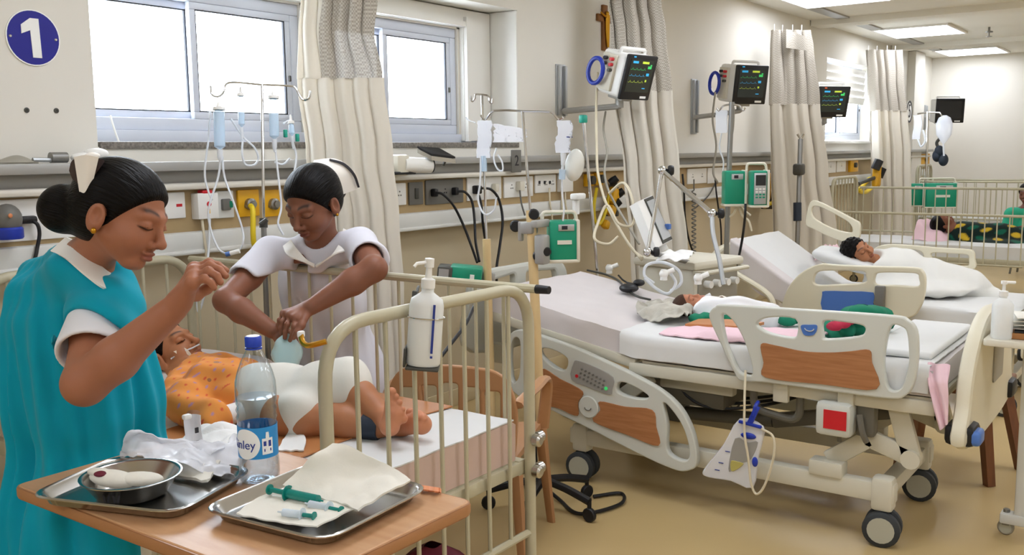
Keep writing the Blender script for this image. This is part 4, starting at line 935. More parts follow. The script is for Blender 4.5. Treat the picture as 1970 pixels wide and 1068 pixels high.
# ---- outlets along the trunking: (x0, y0, x1, y1) on the outlet face
def fp(x, y, d=0.0): return pY(x, y, FY - d)
def outlet(name, label, x0, y0, x1, y1, m_, slots=0, th=.012, extra=None, group='outlets on the service trunking', cat='socket'):
    a, b = fp(x0, y0), fp(x1, y1); w, h = b.x - a.x, a.z - b.z; c = V((a.x + b.x) / 2, FY - th / 2, (a.z + b.z) / 2)
    t = T(name, label, cat, (c.x, FY, b.z), group)
    p = MB(); p.box(c, (w, th, h), r=.004); pl_ = p.build('plate', m_, t)
    fr = 'ink' if m_ in ('white_plastic',) else 'black'
    for k in range(slots):
        cx_ = c.x - w / 2 + w * (k + .5) / slots
        s = MB()
        for dx, dz in ((0, .014), (-.009, -.006), (.009, -.006)): s.lathe([(.001, 0), (.0045, 0), (.0045, .002), (.001, .002)], (cx_ + dx, FY - th, c.z + dz), (0, -1, 0), 8)
        s.build('socket_hole', 'grey_plastic' if m_ == 'white_plastic' else 'black', pl_)
    return t, c, w, h
def plug(parent, x, y, m_, size=(.032, .035, .045)):
    q = fp(x, y, .03); b = MB(); b.box(q, size, r=.008); return b.build('plug', m_, parent)
def cable(name, label, pts, r, m_, cat='cable', n=8, group=None, res=6):
    b = MB(); b.tube(crv(pts, n), r, res); o = b.build(name, m_, None, 80); return tag(o, label, cat, group)
o_, c_, w_, h_ = outlet('wall_socket', 'long white socket plate behind the hair bun', -25, 386, 188, 452, 'white_plastic', 3)
q = fp(52, 423, .03); m = MB(); m.box(q, (.07, .03, .028), r=.01); m.build('plug', 'black', o_)
cable('power_cable', 'black cable hanging from the long white socket plate', [fp(60, 424, .035), fp(72, 432, .05), fp(76, 450, .05), fp(72, 475, .05), fp(66, 500, .05), V(fp(64, 540, .05).x, WY - .03, fp(64, 540).z)], .007, 'black')
fm = T('suction_jar', 'grey and blue suction jar clipped by the white socket plate', 'jar', fp(14, 458, .07))
m = MB(); m.ell(fp(14, 422, .07), (.05, .045, .055)); m.build('jar_lid', 'grey_plastic', fm)
m = MB(); q = fp(16, 448, .07); m.lathe([(.002, -.022), (.046, -.022), (.05, -.016), (.05, .014), (.045, .02), (.002, .02)], q, n=24); m.build('blue_collar', 'blue', fm)
m = MB(); m.ell(fp(20, 415, .12), (.008, .004, .008)); m.build('red_mark', 'wax', fm)
m = MB(); m.box(fp(-20, 420, .03), (.09, .07, .05), r=.01); m.build('wall_mount', 'dark_grey', fm)
outlet('wall_socket', 'small white plate with a red printed symbol', 313, 371, 355, 419, 'white_plastic', 0)
q = fp(345, 395, .0125); m = MB(); m.box(q, (.028, .001, .012)); m.build('symbol', 'red', [x for x in col.objects if x.get('label') == 'small white plate with a red printed symbol'][0])
t_, c_, w_, h_ = outlet('nurse_call_unit', 'white nurse call unit with a red top and red button', 366, 372, 408, 419, 'white_plastic', 0, .05, cat='call unit')
m = MB(); m.box((c_.x, FY - .03, c_.z + h_ / 2 + .004), (w_ * .5, .04, .018), r=.006); m.build('red_top', 'red', t_)
m = MB(); m.lathe([(.001, 0), (.011, 0), (.011, .003), (.001, .003)], (c_.x + .002, FY - .05, c_.z + .008), (0, -1, 0), 16); m.build('button', 'red', t_)
m = MB(); m.box((c_.x, FY - .051, c_.z - .022), (.012, .002, .02)); m.build('amber_mark', 'yellow', t_)
cable('call_cord', 'cream cord hanging from the red topped call unit', [fp(388, 419, .03), fp(392, 450, .04), fp(396, 480, .05), fp(399, 510, .05), V(fp(399, 560).x, 3.44, fp(399, 560).z)], .006, 'tube_cream')
t_, c_, w_, h_ = outlet('gas_outlet', 'grey gas outlet between call unit and yellow plates', 410, 368, 447, 418, 'panel_white', 0, .016, cat='gas outlet')
m = MB(); m.box((c_.x, FY - .022, c_.z), (.045, .02, .05), r=.006); m.build('valve_block', 'grey_plastic', t_)
m = MB(); m.box((c_.x + .02, FY - .03, c_.z + .0), (.018, .01, .03), r=.004); m.build('green_button', 'green_cloth', t_)
for lb, x0, x1 in (('yellow gas outlet plate with a yellow hose plugged in', 453, 496), ('yellow gas outlet plate beside the drip stand pole', 503, 537)):
    t_, c_, w_, h_ = outlet('gas_outlet', lb, x0, 366, x1, 415, 'yellow', 0, .016, cat='gas outlet')
    m = MB(); m.lathe([(.002, 0), (.026, 0), (.026, .02), (.016, .024), (.016, .035), (.002, .035)], (c_.x, FY - .016, c_.z - .004), (0, -1, 0), 20); m.build('valve', 'steel_dull', t_)
    m = MB(); m.box((c_.x, FY - .022, c_.z - .012), (.055, .02, .016), r=.004); m.build('lever', 'steel_dull', t_)
cable('gas_hose', 'thick yellow hose dropping from the yellow gas outlet', [fp(482, 396, .06), fp(486, 402, .09), fp(487, 425, .10), fp(487, 450, .10), fp(489, 470, .09), fp(497, 492, .08), fp(512, 510, .06)], .0125, 'yellow_tube', 'hose', 10)
outlet('wall_socket', 'white plate beside the long cream curtain', 752, 353, 779, 394, 'white_plastic', 1)
t_, c_, w_, h_ = outlet('light_switch', 'dark grey rocker switch plate by the grey sockets', 784, 351, 812, 393, 'grey_plastic', 0, cat='switch')
m = MB(); m.box((c_.x, FY - .015, c_.z), (.03, .008, .06), r=.004); m.build('rocker', 'dark_grey', t_)
g1, c_, w_, h_ = outlet('wall_socket', 'dark grey double socket with two black plugs', 816, 347, 889, 389, 'grey_plastic', 3)
plug(g1, 836, 371, 'black'); plug(g1, 876, 368, 'black')
g2, c_, w_, h_ = outlet('wall_socket', 'white socket plate with a black plug behind the drip bag', 896, 342, 962, 382, 'white_plastic', 2)
plug(g2, 918, 365, 'black', (.05, .04, .05)); plug(g2, 953, 361, 'pvc_pale', (.035, .035, .05))
g3, c_, w_, h_ = outlet('wall_socket', 'white socket plate with a beige plug by the beige pole', 967, 341, 1023, 377, 'white_plastic', 2)
plug(g3, 1001, 358, 'pvc_pale', (.05, .04, .06))
g4, c_, w_, h_ = outlet('wall_socket', 'white data plate with dark jacks', 1027, 337, 1067, 369, 'white_plastic', 3)
for x in (1038, 1048, 1058): m = MB(); m.box(fp(x, 351, .015), (.018, .006, .02), r=.002); m.build('jack', 'ink', g4)
outlet('junction_box', 'white box below the drip bag with cables', 1071, 334, 1091, 368, 'white_plastic', 0, .05, cat='box')
outlet('wall_socket', 'white socket plate left of the green double pump', 1321, 325, 1357, 352, 'white_plastic', 2)
outlet('wall_socket', 'white socket plate behind the green double pump', 1360, 323, 1402, 350, 'white_plastic', 2)
outlet('wall_socket', 'white socket plate under the far blind window', 1586, 308, 1606, 332, 'white_plastic', 1)
outlet('wall_socket', 'second white socket plate under the far blind window', 1609, 306, 1625, 330, 'white_plastic', 1)
for lb, x0, y0, x1, y1 in (('small yellow gas outlet behind the white balloon', 1122, 335, 1136, 358), ('small yellow gas outlet by the coiled tubing', 1140, 332, 1154, 356), ('yellow gas outlet by the far blind window', 1632, 305, 1646, 330), ('yellow gas outlet near the far corner drip stand', 1768, 296, 1784, 318)):
    t_, c_, w_, h_ = outlet('gas_outlet', lb, x0, y0, x1, y1, 'yellow', 0, .03, cat='gas outlet')
    m = MB(); m.lathe([(.002, 0), (.03, 0), (.03, .03), (.002, .03)], (c_.x, FY - .03, c_.z), (0, -1, 0), 14); m.build('valve', 'dark_grey', t_)
for lb, pts in (('black cable curving from the left grey socket plug', [fp(838, 371, .045), fp(852, 374, .08), fp(872, 395, .10), fp(890, 430, .12), fp(905, 468, .16), fp(918, 505, .25)]),
                ('black cable curving from the right grey socket plug', [fp(880, 368, .045), fp(895, 370, .08), fp(908, 388, .10), fp(913, 425, .12), fp(915, 465, .16), fp(922, 503, .25)]),
                ('black cable looping from the white plate plug', [fp(926, 362, .06), fp(945, 365, .09), fp(960, 385, .10), fp(967, 425, .12), fp(962, 470, .14), fp(955, 520, .16), fp(957, 560, .12)]),
                ('thick black cable hanging straight below the black plug', [fp(921, 375, .06), fp(926, 395, .07), fp(929, 430, .06), fp(933, 460, .06)])):
    cable('power_cable', lb, pts, .008, 'black')
cable('power_cable', 'grey cable under the beige plug', [fp(1000, 366, .05), fp(1003, 390, .06), fp(1010, 415, .08)], .006, 'grey_plastic')
for k, (lb, x, xe) in enumerate((('first pale cord below the white data plate', 1057, 1062), ('second pale cord by the white box', 1080, 1082), ('third pale cord by the white box', 1087, 1092))):
    cable('thin_cable', lb, [fp(x, 362, .03), fp(x + 1, 390, .05), fp(xe, 420, .05), fp(xe, 470, .04)], .006, 'tube_cream')
for lb, pts, mm, r in (('black cable down the wall behind the ventilator', [fp(1313, 335, .04), fp(1316, 370, .06), fp(1318, 420, .06), fp(1325, 460, .06), fp(1335, 490, .05)], 'black', .009),
                    ('coiled grey cable down the wall behind the ventilator', [fp(1335 + (4 if k % 2 else -4) * (k > 5), 345 + k * 4.2, .05) for k in range(36)], 'grey_plastic', .006),
                    ('dark cable crossing behind the pump pole', [fp(1376, 345, .05), fp(1378, 370, .07), fp(1382, 400, .07), fp(1387, 440, .07), fp(1388, 500, .07)], 'black', .008),
                    ('thin dark cable slanting across the wall', [fp(1376, 352, .05), fp(1366, 372, .06), fp(1352, 388, .06), fp(1338, 400, .05)], 'dark_grey', .006)):
    cable('wall_cable', lb, pts, r, mm, n=4)
# number plate 2 on the shelf lip
q = pY(993, 310, WY - .145); np_ = T('number_plate', 'dark grey number 2 plate on the trunking shelf', 'sign', q - UP * .07)
m = MB(); m.box(q, (.10, .008, .135), r=.006); m.build('plate', 'grey_plastic', np_); text('2', .09, q - V(0, .0055, 0), (1, 0, 0), (0, 0, 1), 'numeral', 'ink', np_)
q = pY(1748, 215, 3.44); np_ = T('number_plate', 'white round number 5 sign by the far corner', 'sign', q - UP * .15)
m = MB(); m.lathe([(.002, 0), (.15, 0), (.15, .01), (.002, .01)], q, (0, -1, 0), 30); m.build('disc', 'number_white', np_); m = MB(); m.lathe([(.125, .01), (.15, .01), (.15, .014), (.125, .014), (.125, .01)], q, (0, -1, 0), 30, cap=False); m.build('ring', 'ink', np_); text('5', .26, q - V(0, .014, 0), (1, 0, 0), (0, 0, 1), 'numeral', 'ink', np_)
# things on the shelf lip at the left
z_ = 1.463
sc = T('scissors_pouch', 'grey folded pouch lying on the shelf beside the cap', 'pouch', pY(35, 306, 3.5))
m = MB(); m.grid(lambda u, v: V(pY(-10 + 78 * u, 305, 3.48).x, 3.46 + .06 * v, z_ + .004 + (.035 * math.sin(math.pi * min(1, u * 1.02)) ** 1 * (.4 + .6 * u)) * (1 - abs(2 * v - 1) ** 2)), 14, 8, .006); m.build('pouch_body', 'vent_grey', sc)
m = MB(); x0, x1 = pY(60, 305, 3.48).x, pY(125, 305, 3.48).x; m.tube([(x0, 3.47, z_ + .015), (x1, 3.47, z_ + .012)], .008, 8); m.build('handle', 'alu', sc)
wt = T('regulator', 'small white and steel flow regulator on the shelf', 'regulator', pY(150, 300, 3.48))
xa, xb = pY(97, 305, 3.47).x, pY(128, 305, 3.47).x; m = MB(); m.cyl((xa, 3.47, z_ + .022), (xb, 3.47, z_ + .022), .02); m.build('body', 'steel_dull', wt)
m = MB(); m.ell((pY(185, 300, 3.47).x, 3.47, z_ + .035), (.05, .03, .022)); m.ell((pY(160, 300, 3.47).x, 3.47, z_ + .02), (.05, .03, .02)); m.build('cover', 'white_plastic', wt)
cable('blind_cord', 'thin white cord hanging from the first window frame', [pY(212, 222, 3.70), pY(222, 255, 3.68), pY(232, 281, 3.66)], .004, 'white_plastic')
HEX = [(0, 1, 2, 3), (7, 6, 5, 4), (0, 4, 5, 1), (1, 5, 6, 2), (2, 6, 7, 3), (3, 7, 4, 0)]
# ---- folded wall arm with a laptop tray
la = T('folding_arm', 'white folded monitor arm with a dark bracket on the trunking shelf', 'wall arm', pY(800, 335, 3.42))
a, b = pY(752, 318, 3.38), pY(840, 322, 3.33)
m = MB(); m.box(pY(762, 318, 3.40), (.10, .12, .11), r=.02); m.build('base_block', 'pvc_pale', la)
m = MB(); m.cyl(pY(775, 317, 3.37), pY(828, 319, 3.32), .042, .038, 20); tb_ = m.build('arm_tube', 'white_plastic', la)
m = MB(); m.cyl(pY(826, 319, 3.325), pY(833, 319.5, 3.315), .036, .034, 20); m.build('end_plug', 'black', tb_)
m = MB(); m.box(pY(764, 333, 3.40), (.16, .12, .016), r=.004); m.build('foot_plate', 'black', la)
A_, B_, C_, D_ = pY(803, 286, 3.35), pY(845, 289, 3.30), pY(876, 306, 3.22), pY(830, 300, 3.28)
m = MB(); m.add([A_, B_, C_, D_, A_ - UP * .022, B_ - UP * .022, C_ - UP * .022, D_ - UP * .022], HEX); m.build('tilt_plate', 'steel', la)
m = MB(); m.add([p + UP * .012 for p in (A_, B_, C_, D_)] + [p + UP * .003 for p in (A_, B_, C_, D_)], HEX); m.build('top_pad', 'black', la)
m = MB(); m.tube([pY(858, 305, 3.27), pY(853, 318, 3.27)], .008, 6); m.build('lever', 'dark_grey', la)
m = MB(); m.cyl(pY(826, 298, 3.32), pY(824, 312, 3.33), .02); m.build('neck', 'alu', la)
# ---- wall rails for the monitor arms
def wall_rail(label, x, y0, y1):
    a, b = pY(x, y0, WY), pY(x, y1, WY); t = T('mount_rail', label, 'rail', (b.x, WY, b.z), 'vertical monitor rails')
    m = MB(); m.box((b.x, WY - .006, (a.z + b.z) / 2), (.11, .012, a.z - b.z), r=.003); m.build('back_plate', 'alu', t)
    for dx in (-.035, .035): m = MB(); m.box((b.x + dx, WY - .022, (a.z + b.z) / 2), (.025, .022, a.z - b.z - .02), r=.004); m.build('channel', 'alu', t)
    return t
wall_rail('aluminium wall rail beside the drip bag and leaning monitor', 1077, 124, 226)
wall_rail('aluminium wall rail behind the upright monitor', 1333, 152, 258)
wall_rail('short aluminium wall rail by the far dark monitor', 1778, 202, 250)
# ---- crucifix
q = pY(1160, 55, WY); cx_ = T('crucifix', 'wooden crucifix on the wall above the leaning monitor', 'crucifix', (q.x, WY, pY(1162, 100, WY).z))
zt, zb = pY(1160, 10, WY).z, pY(1162, 98, WY).z
m = MB(); m.box((q.x, WY - .012, (zt + zb) / 2), (.06, .024, zt - zb), r=.005); m.build('upright', 'crucifix_wood', cx_)
zc = pY(1160, 36, WY).z; m = MB(); m.box((q.x, WY - .012, zc), (.20, .024, .05), r=.005); m.build('crossbeam', 'crucifix_wood', cx_)
m = MB(); y_ = WY - .035; m.ell((q.x, y_, zc + .03), (.016, .014, .02)); m.tube([(q.x, y_, zc + .02), (q.x, y_, zc - .09), (q.x + .01, y_, zc - .2)], [.02, .018, .01], 8); m.tube([(q.x - .085, y_, zc + .03), (q.x, y_, zc), (q.x + .085, y_, zc + .03)], .008, 6); m.build('figure', 'gold', cx_)
# ================================================================== monitors on arms
def frame_ya(a, t):
    nh = (-FWD * math.cos(a) + RIGHT * math.sin(a)).normalized(); r = UP.cross(nh).normalized()
    return r, UP * math.cos(t) + nh * math.sin(t), nh * math.cos(t) - UP * math.sin(t)
def monitor(label, c, a, t, w, h, dep, on=True, arm=None, shell='white_plastic', led='led_blue', module=True):
    c = Vector(c); r, u, n = frame_ya(math.radians(a), math.radians(t)); Rm = Matrix((r, u, n)).transposed()
    def L(x, y, z): return c + r * x + u * y + n * z
    M_ = T('patient_monitor', label, 'monitor', c - UP * h / 2, 'patient monitors on wall arms')
    m = MB(); m.box(L(0, 0, -dep / 2), (w * .96, h * .97, dep), rot=Rm, r=.025, seg=3); m.build('housing', shell, M_)
    m = MB(); m.box(L(0, 0, .006), (w, h, .022), rot=Rm, r=.009); bz = m.build('bezel', 'black', M_)
    m = MB(); m.box(L(0, .012, .0175), (w * .80, h * .72, .003), rot=Rm); sc_ = m.build('screen', 'screen_dark' if on else 'screen_off', bz)
    if on:
        for x, y, ww, hh, mm in ((-.24, .30, .18, .05, 'led_blue'), (.10, .30, .22, .05, 'led_yellow'), (.26, .20, .12, .06, 'led_green'), (.30, .25, .05, .03, 'led_green'), (.24, .04, .09, .06, 'led_blue'), (.22, -.10, .05, .05, 'led_yellow'), (.2, -.27, .10, .02, 'led_blue')):
            b = MB(); b.box(L(x * w, y * h + .012, .0195), (ww * w, hh * h, .0012), rot=Rm); b.build('readout', mm, sc_)
        for k in range(3):
            b = MB(); b.tube([L((-.36 + .022 * j) * w, (.18 - .14 * k + (.04 if j % 6 == 3 else 0)) * h, .0195) for j in range(24)], .0009, 4); b.build('trace', ('led_green', 'led_blue', 'led_yellow')[k], sc_)
    b = MB(); b.box(L(-.3 * w, h * .455, .018), (w * .07, h * .03, .003), rot=Rm); b.build('alarm_light', led, bz)
    b = MB(); b.box(L(.26 * w, -h * .43, .018), (w * .2, h * .05, .003), rot=Rm); b.build('badge', 'number_white', bz)
    b = MB(); b.tube(fillet([L(-w * .4, h * .46, -dep * .4), L(-w * .4, h * .57, -dep * .4), L(w * .4, h * .57, -dep * .4), L(w * .4, h * .46, -dep * .4)], .02, 5), .012, 8); b.build('handle', shell, M_)
    if module:
        b = MB(); b.box(L(-w * .50, .0, -dep * .62), (.03, h * .8, dep * .55), rot=Rm, r=.006); md = b.build('module_rack', 'pvc_pale', M_)
        for k in range(5):
            g = MB(); g.cyl(L(-w * .50 - .012, h * (.30 - .12 * (k % 3)), -dep * (.45 + .25 * (k // 3))), L(-w * .50 - .04, h * (.30 - .12 * (k % 3)), -dep * (.45 + .25 * (k // 3))), .011, n=10); g.build('connector', ('red', 'red', 'dark_grey', 'ink', 'dark_grey')[k], md)
        g = MB(); g.tube([L(-w * .5 - .05 + .0 * math.cos(q), -.03 * h + h * .28 * math.sin(q), -dep * .9 + dep * .3 * math.cos(q)) for q in [2 * math.pi * k / 20 for k in range(20)]], .014, 8, closed=True); g.build('probe_coil', 'blue', M_)
    b = MB(); b.box(L(0, -h * .53, -dep * .5), (w * .35, .03, dep * .6), rot=Rm, r=.006); b.build('mount_plate', 'alu_grey', M_)
    if arm:
        b = MB(); p0 = L(0, -h * .56, -dep * .5); pts = [Vector(p) for p in arm]; b.cyl(p0, p0 - UP * .06, .025); b.tube([p0 - UP * .05] + pts, .028, 8, flat=.7); b.build('swing_arm', 'alu_grey', M_)
    return M_
monitor('tilted white bedside monitor with a lit screen beside the crucifix', pD(1226, 149, 6.0), 44, 17, .29, .28, .20, arm=[pY(1085, 214, 3.50)])
monitor('upright white bedside monitor above the green double pump', pD(1443, 163, 7.9), 24, 9, .325, .315, .22, arm=[pY(1385, 220, 3.3), pY(1335, 226, 3.52)])
monitor('dark faced bedside monitor in front of the blind window', pD(1601, 196, 9.4), 18, 12, .36, .30, .16, arm=[pY(1560, 246, 3.50)], led='led_red', module=False)
monitor('switched off black monitor on the end wall corner', pD(1827, 213, 13.2), 12, 3, .44, .33, .14, on=False, arm=[pY(1782, 225, 3.50)], module=False, led='black')
# cables from the first two monitors
for lb, pts, r, mm in (('pale cable hanging from the tilted monitor in a long drop', [pD(1150, 140, 6.12), pD(1147, 200, 6.02), pD(1148, 280, 5.92), pD(1150, 330, 5.82), pD(1162, 380, 5.72), pD(1180, 420, 5.62), pD(1210, 470, 5.42), pD(1235, 500, 5.32)], .008, 'tube_cream'),
                    ('grey cable hanging below the tilted monitor', [pD(1165, 215, 6.2), pD(1161, 250, 6.1), pD(1168, 290, 6.0), pD(1163, 330, 5.9), pD(1172, 370, 5.8), pD(1200, 420, 5.6), pD(1230, 470, 5.5)], .007, 'vent_grey'),
                    ('cream tubing looping low beside the ventilator', [pD(1172, 372, 5.60), pD(1200, 352, 5.50), pD(1218, 390, 5.40), pD(1217, 432, 5.40), pD(1190, 430, 5.40), pD(1168, 395, 5.50), pD(1150, 430, 5.40), pD(1144, 460, 5.30), pD(1170, 470, 5.30), pD(1190, 455, 5.30)], .0085, 'tube_cream'),
                    ('second cream tubing loop beside the ventilator', [pD(1160, 380, 5.80), pD(1175, 410, 5.80), pD(1195, 445, 5.70), pD(1215, 478, 5.50), pD(1236, 496, 5.30)], .008, 'tube_cream'),
                    ('grey cable from the upright monitor down the pole', [pD(1376, 178, 7.85), pD(1371, 230, 7.7), pD(1378, 280, 7.6), pD(1372, 330, 7.5), pD(1380, 350, 7.4), fp(1380, 352, .01)], .008, 'vent_grey'),
                    ('dark cable from the upright monitor to the pump', [pD(1412, 208, 7.8), pD(1410, 250, 7.7), pD(1402, 290, 7.6), pD(1400, 330, 7.5)], .008, 'vent_grey')):
    cable('monitor_cable', lb, pts, r, mm, n=6)

cable('drip_line', 'clear line hanging from the call unit behind the cot head', [fp(404, 418, .04), fp(402, 470, .08), pD(398, 520, 3.93), pD(392, 570, 3.92), pD(382, 600, 3.92), pD(378, 575, 3.93)], .005, 'tube_clear')
cable('power_cable', 'black cable slanting behind the cot bars under the pump bottle', [pD(912, 590, 3.6), pD(895, 625, 3.5), pD(865, 665, 3.4), pD(838, 700, 3.35)], .007, 'black')
# ================================================================== drip stands, pumps, ventilator
def star_base(parent, c, r, n, m_, rot=0.0, leg_m='black'):
    for k in range(n):
        a = rot + 2 * math.pi * k / n; d = V(math.cos(a), math.sin(a), 0); e = Vector(c) + d * r
        b = MB(); b.tube(crv([Vector(c) + UP * .13, Vector(c) + d * r * .5 + UP * .115, e + UP * .085], 4), .017, 8); lg = b.build('base_leg', leg_m, parent)
        caster(lg, (e.x, e.y, 0), .03, twin=False, side=(math.sin(a), math.cos(a), 0), disc='black', forkz=.09) if False else None
        w = MB(); w.lathe([(.008, -.011), (.026, -.011), (.03, -.006), (.03, .006), (.026, .011), (.008, .011)], e + UP * .03, UP.cross(d), 16); w.cyl(e + UP * .05, e + UP * .09, .009, n=8); w.build('caster', 'black', lg)
def hooks(m, c, d, half, drop=.05, r=.004):
    c, d = Vector(c), Vector(d).normalized()
    for s in (-1, 1):
        e = c + d * s * half
        m.tube(fillet([c, e - d * s * .05, e - d * s * .04 - UP * drop, e + d * s * .0 - UP * (drop + .012), e + d * s * .03 - UP * (drop - .005), e + d * s * .035 - UP * (drop - .05)], .018, 4), r, 8)
# --- stand at the near cot
D1 = 3.72
s1 = T('drip_stand', 'chrome drip stand with two wide hooks behind the near cot', 'drip stand', V(pD(505, 520, D1).x, pD(505, 520, D1).y, 0))
tp_ = pD(504, 163, D1); bt_ = V(s1.location.x, s1.location.y, 0)
m = MB(); m.tube([tp_, pD(507, 425, D1)], .006, 8); m.build('upper_pole', 'chrome', s1)
m = MB(); m.tube([pD(507, 425, D1), V(bt_.x, bt_.y, .10)], .011, 10); m.build('lower_pole', 'steel_dull', s1)
m = MB(); m.cyl(pD(507, 438, D1), pD(507, 420, D1), .016); m.tube([pD(500, 432, D1 - .02), pD(514, 422, D1 - .02)], .009, 8); m.build('height_clamp', 'dark_grey', s1)
m = MB(); m.tube(fillet([pD(597, 175, D1), pD(596, 190, D1), pD(583, 194, D1), pD(575, 182, D1), pD(568, 166, D1), pD(540, 164, D1), tp_, pD(450, 158, D1), pD(434, 160, D1), pD(430, 180, D1), pD(418, 188, D1), pD(406, 182, D1), pD(405, 165, D1)], .02, 4), .0042, 8); m.build('hook_bar', 'chrome', s1)
star_base(s1, bt_, .14, 5, 'chrome', .3, 'steel_dull')
def burette(label, x, y0, y1, D, wpx, tubes, top='white_plastic', group='drip sets on the near cot stand', clip=False):
    a, b = pD(x, y0, D), pD(x + 2, y1, D); r = wpx / 2 / FPX * D
    t = T('drip_set', label, 'drip set', b, group)
    m = MB(); m.lathe([(.002, 0), (r * .4, .004), (r, .012), (r, (a - b).length - .008), (r * .6, (a - b).length), (.002, (a - b).length)], b, a - b, 20); m.build('chamber', 'burette', t)
    m = MB(); m.lathe([(.002, 0), (r * 1.15, 0), (r * 1.15, .010), (r * .5, .013), (.003, .035)], a, a - b, 16); m.build('cap', top, t)
    m = MB(); m.lathe([(.002, 0), (r * .55, 0), (r * .5, .03), (.003, .05)], b, b - a, 12); m.build('drip_tip', 'tube_clear', t)
    for k, pts in enumerate(tubes):
        g = MB(); g.tube(crv([pD(px_, py_, D + .01 * (k + i % 2)) for i, (px_, py_) in enumerate(pts)], 8), .0042, 7); g.build('tube', 'tube_clear', t, 80)
    if clip:
        for px_, py_ in clip: g = MB(); g.box(pD(px_, py_, D - .02), (.014, .012, .03), r=.003); g.build('clip', 'teal_clip', t)
    return t
burette('wide blue tinted burette with twin long tubes', 421, 212, 288, 3.7, 21, [[(424, 300), (420, 340), (402, 400), (405, 440), (420, 478), (436, 489)], [(428, 300), (432, 340), (448, 385), (466, 440), (468, 465), (462, 480)], [(405, 200), (402, 260), (394, 330), (400, 365), (408, 385)]])
q0, q1 = pD(437, 489, 3.7), pD(461, 483, 3.7); m = MB(); m.cyl(q0, q1, .009, n=10); o_ = tag(m.build('line_connector', 'white_plastic'), 'white tube connector hanging below the blue burette', 'connector'); 
m = MB(); m.cyl(q0 - (q1 - q0) * .1, q0 + (q1 - q0) * .25, .0095, n=10); m.build('blue_end', 'blue_panel', o_)
burette('slim clear drip chamber with a closed tube loop', 463, 185, 245, 3.74, 12, [[(444, 228), (455, 245), (464, 258), (472, 268), (490, 285), (497, 305), (488, 318), (472, 316), (466, 295), (467, 270)]])
burette('tall clear burette right of the chrome pole', 526, 190, 268, 3.7, 18, [[(530, 280), (532, 310), (538, 360), (541, 400), (535, 430), (545, 452)], [(528, 312), (545, 316), (558, 305)]])
burette('small chamber with green clips by the curtain', 560, 238, 262, 3.72, 11, [[(562, 268), (570, 300), (566, 335)], [(545, 238), (556, 232), (562, 236)]], clip=[(549, 257), (572, 265)])
# --- beige pole stand between the first two beds
D2 = 3.95
def px2(x, y): return pX(x, y, 3.2)
base2 = V(3.2, 2.17, 0)
s2 = T('drip_stand', 'beige wheeled drip stand carrying the green syringe pump', 'drip stand', base2)
m = MB(); m.tube([px2(1021, 405), V(3.2, 2.17, .12)], .020, 14); m.build('sleeve_tube', 'pole_beige', s2)
m = MB(); m.tube([px2(1005, 214), px2(1021, 415)], .006, 8); m.build('upper_pole', 'chrome', s2)
m = MB(); m.tube(fillet([px2(925, 222), px2(932, 232), px2(940, 224), px2(947, 213), px2(975, 212), px2(1005, 214), px2(1060, 215), px2(1068, 222), px2(1075, 232), px2(1083, 226)], .02, 4), .0045, 8); m.build('hook_bar', 'chrome', s2)
star_base(s2, base2, .23, 5, 'black', .9)
m = MB(); m.box(px2(1018, 438), (.05, .06, .05), r=.008); m.box(px2(1040, 430), (.10, .03, .03), r=.006); m.box(px2(1002, 445), (.02, .02, .08), r=.005); m.box(px2(1043, 480), (.05, .05, .12), r=.01); clp = m.build('pump_clamp', 'alu_grey', s2)
for x, y, r in ((1027, 412, .022), (992, 435, .024), (1036, 492, .024), (1052, 484, .018)): m = MB(); q = px2(x, y); m.lathe([(.002, -.018), (r * .8, -.018), (r, -.012), (r, .012), (r * .8, .018), (.002, .018)], q, (-.8, -.6, 0), 16); m.build('clamp_knob', 'black', clp)
def pump(label, c, a, w, h, dep, keypad=True, front='pump_green', handle=True, group='green infusion pumps'):
    c = Vector(c); r, u, n = frame_ya(math.radians(a), 0); Rm = Matrix((r, u, n)).transposed()
    def L(x, y, z): return c + r * x + u * y + n * z
    P_ = T('infusion_pump', label, 'infusion pump', c - UP * h / 2, group)
    m = MB(); m.box(L(0, 0, -dep / 2), (w, h, dep), rot=Rm, r=.012); m.build('housing', 'pump_green', P_)
    m = MB()
    for x, y, ww, hh in ((w * .5, 0, .014, h * 1.04), (0, -h * .5, w * 1.08, .014)): m.box(L(x, y, -dep * .45), (ww, hh, dep * 1.06), rot=Rm, r=.005)
    m.build('rim', 'pvc_pale', P_)
    m = MB(); m.box(L(w * .08, h * .33, .002), (w * .55, h * .16, .004), rot=Rm, r=.001); lb_ = m.build('label', 'alu', P_)
    m = MB(); m.box(L(w * .02, h * .33, .0045), (w * .2, h * .09, .002), rot=Rm); m.build('label_print', 'ink', lb_)
    if keypad:
        m = MB(); m.box(L(w * .02, -h * .03, .002), (w * .5, h * .10, .004), rot=Rm); m.build('name_strip', 'panel_cream', P_)
    if handle: m = MB(); m.tube(fillet([L(-w * .7, h * .52, -dep * .5), L(-w * .68, h * .70, -dep * .5), L(w * .45, h * .70, -dep * .5), L(w * .5, h * .5, -dep * .5)], .02, 5), .008, 8); m.build('handle', 'teal_clip' if False else 'pvc_pale', P_)
    return P_, L, Rm
pump('green syringe pump clamped to the beige drip stand', pX(1085, 464, 3.27), 6, .118, .165, .09)
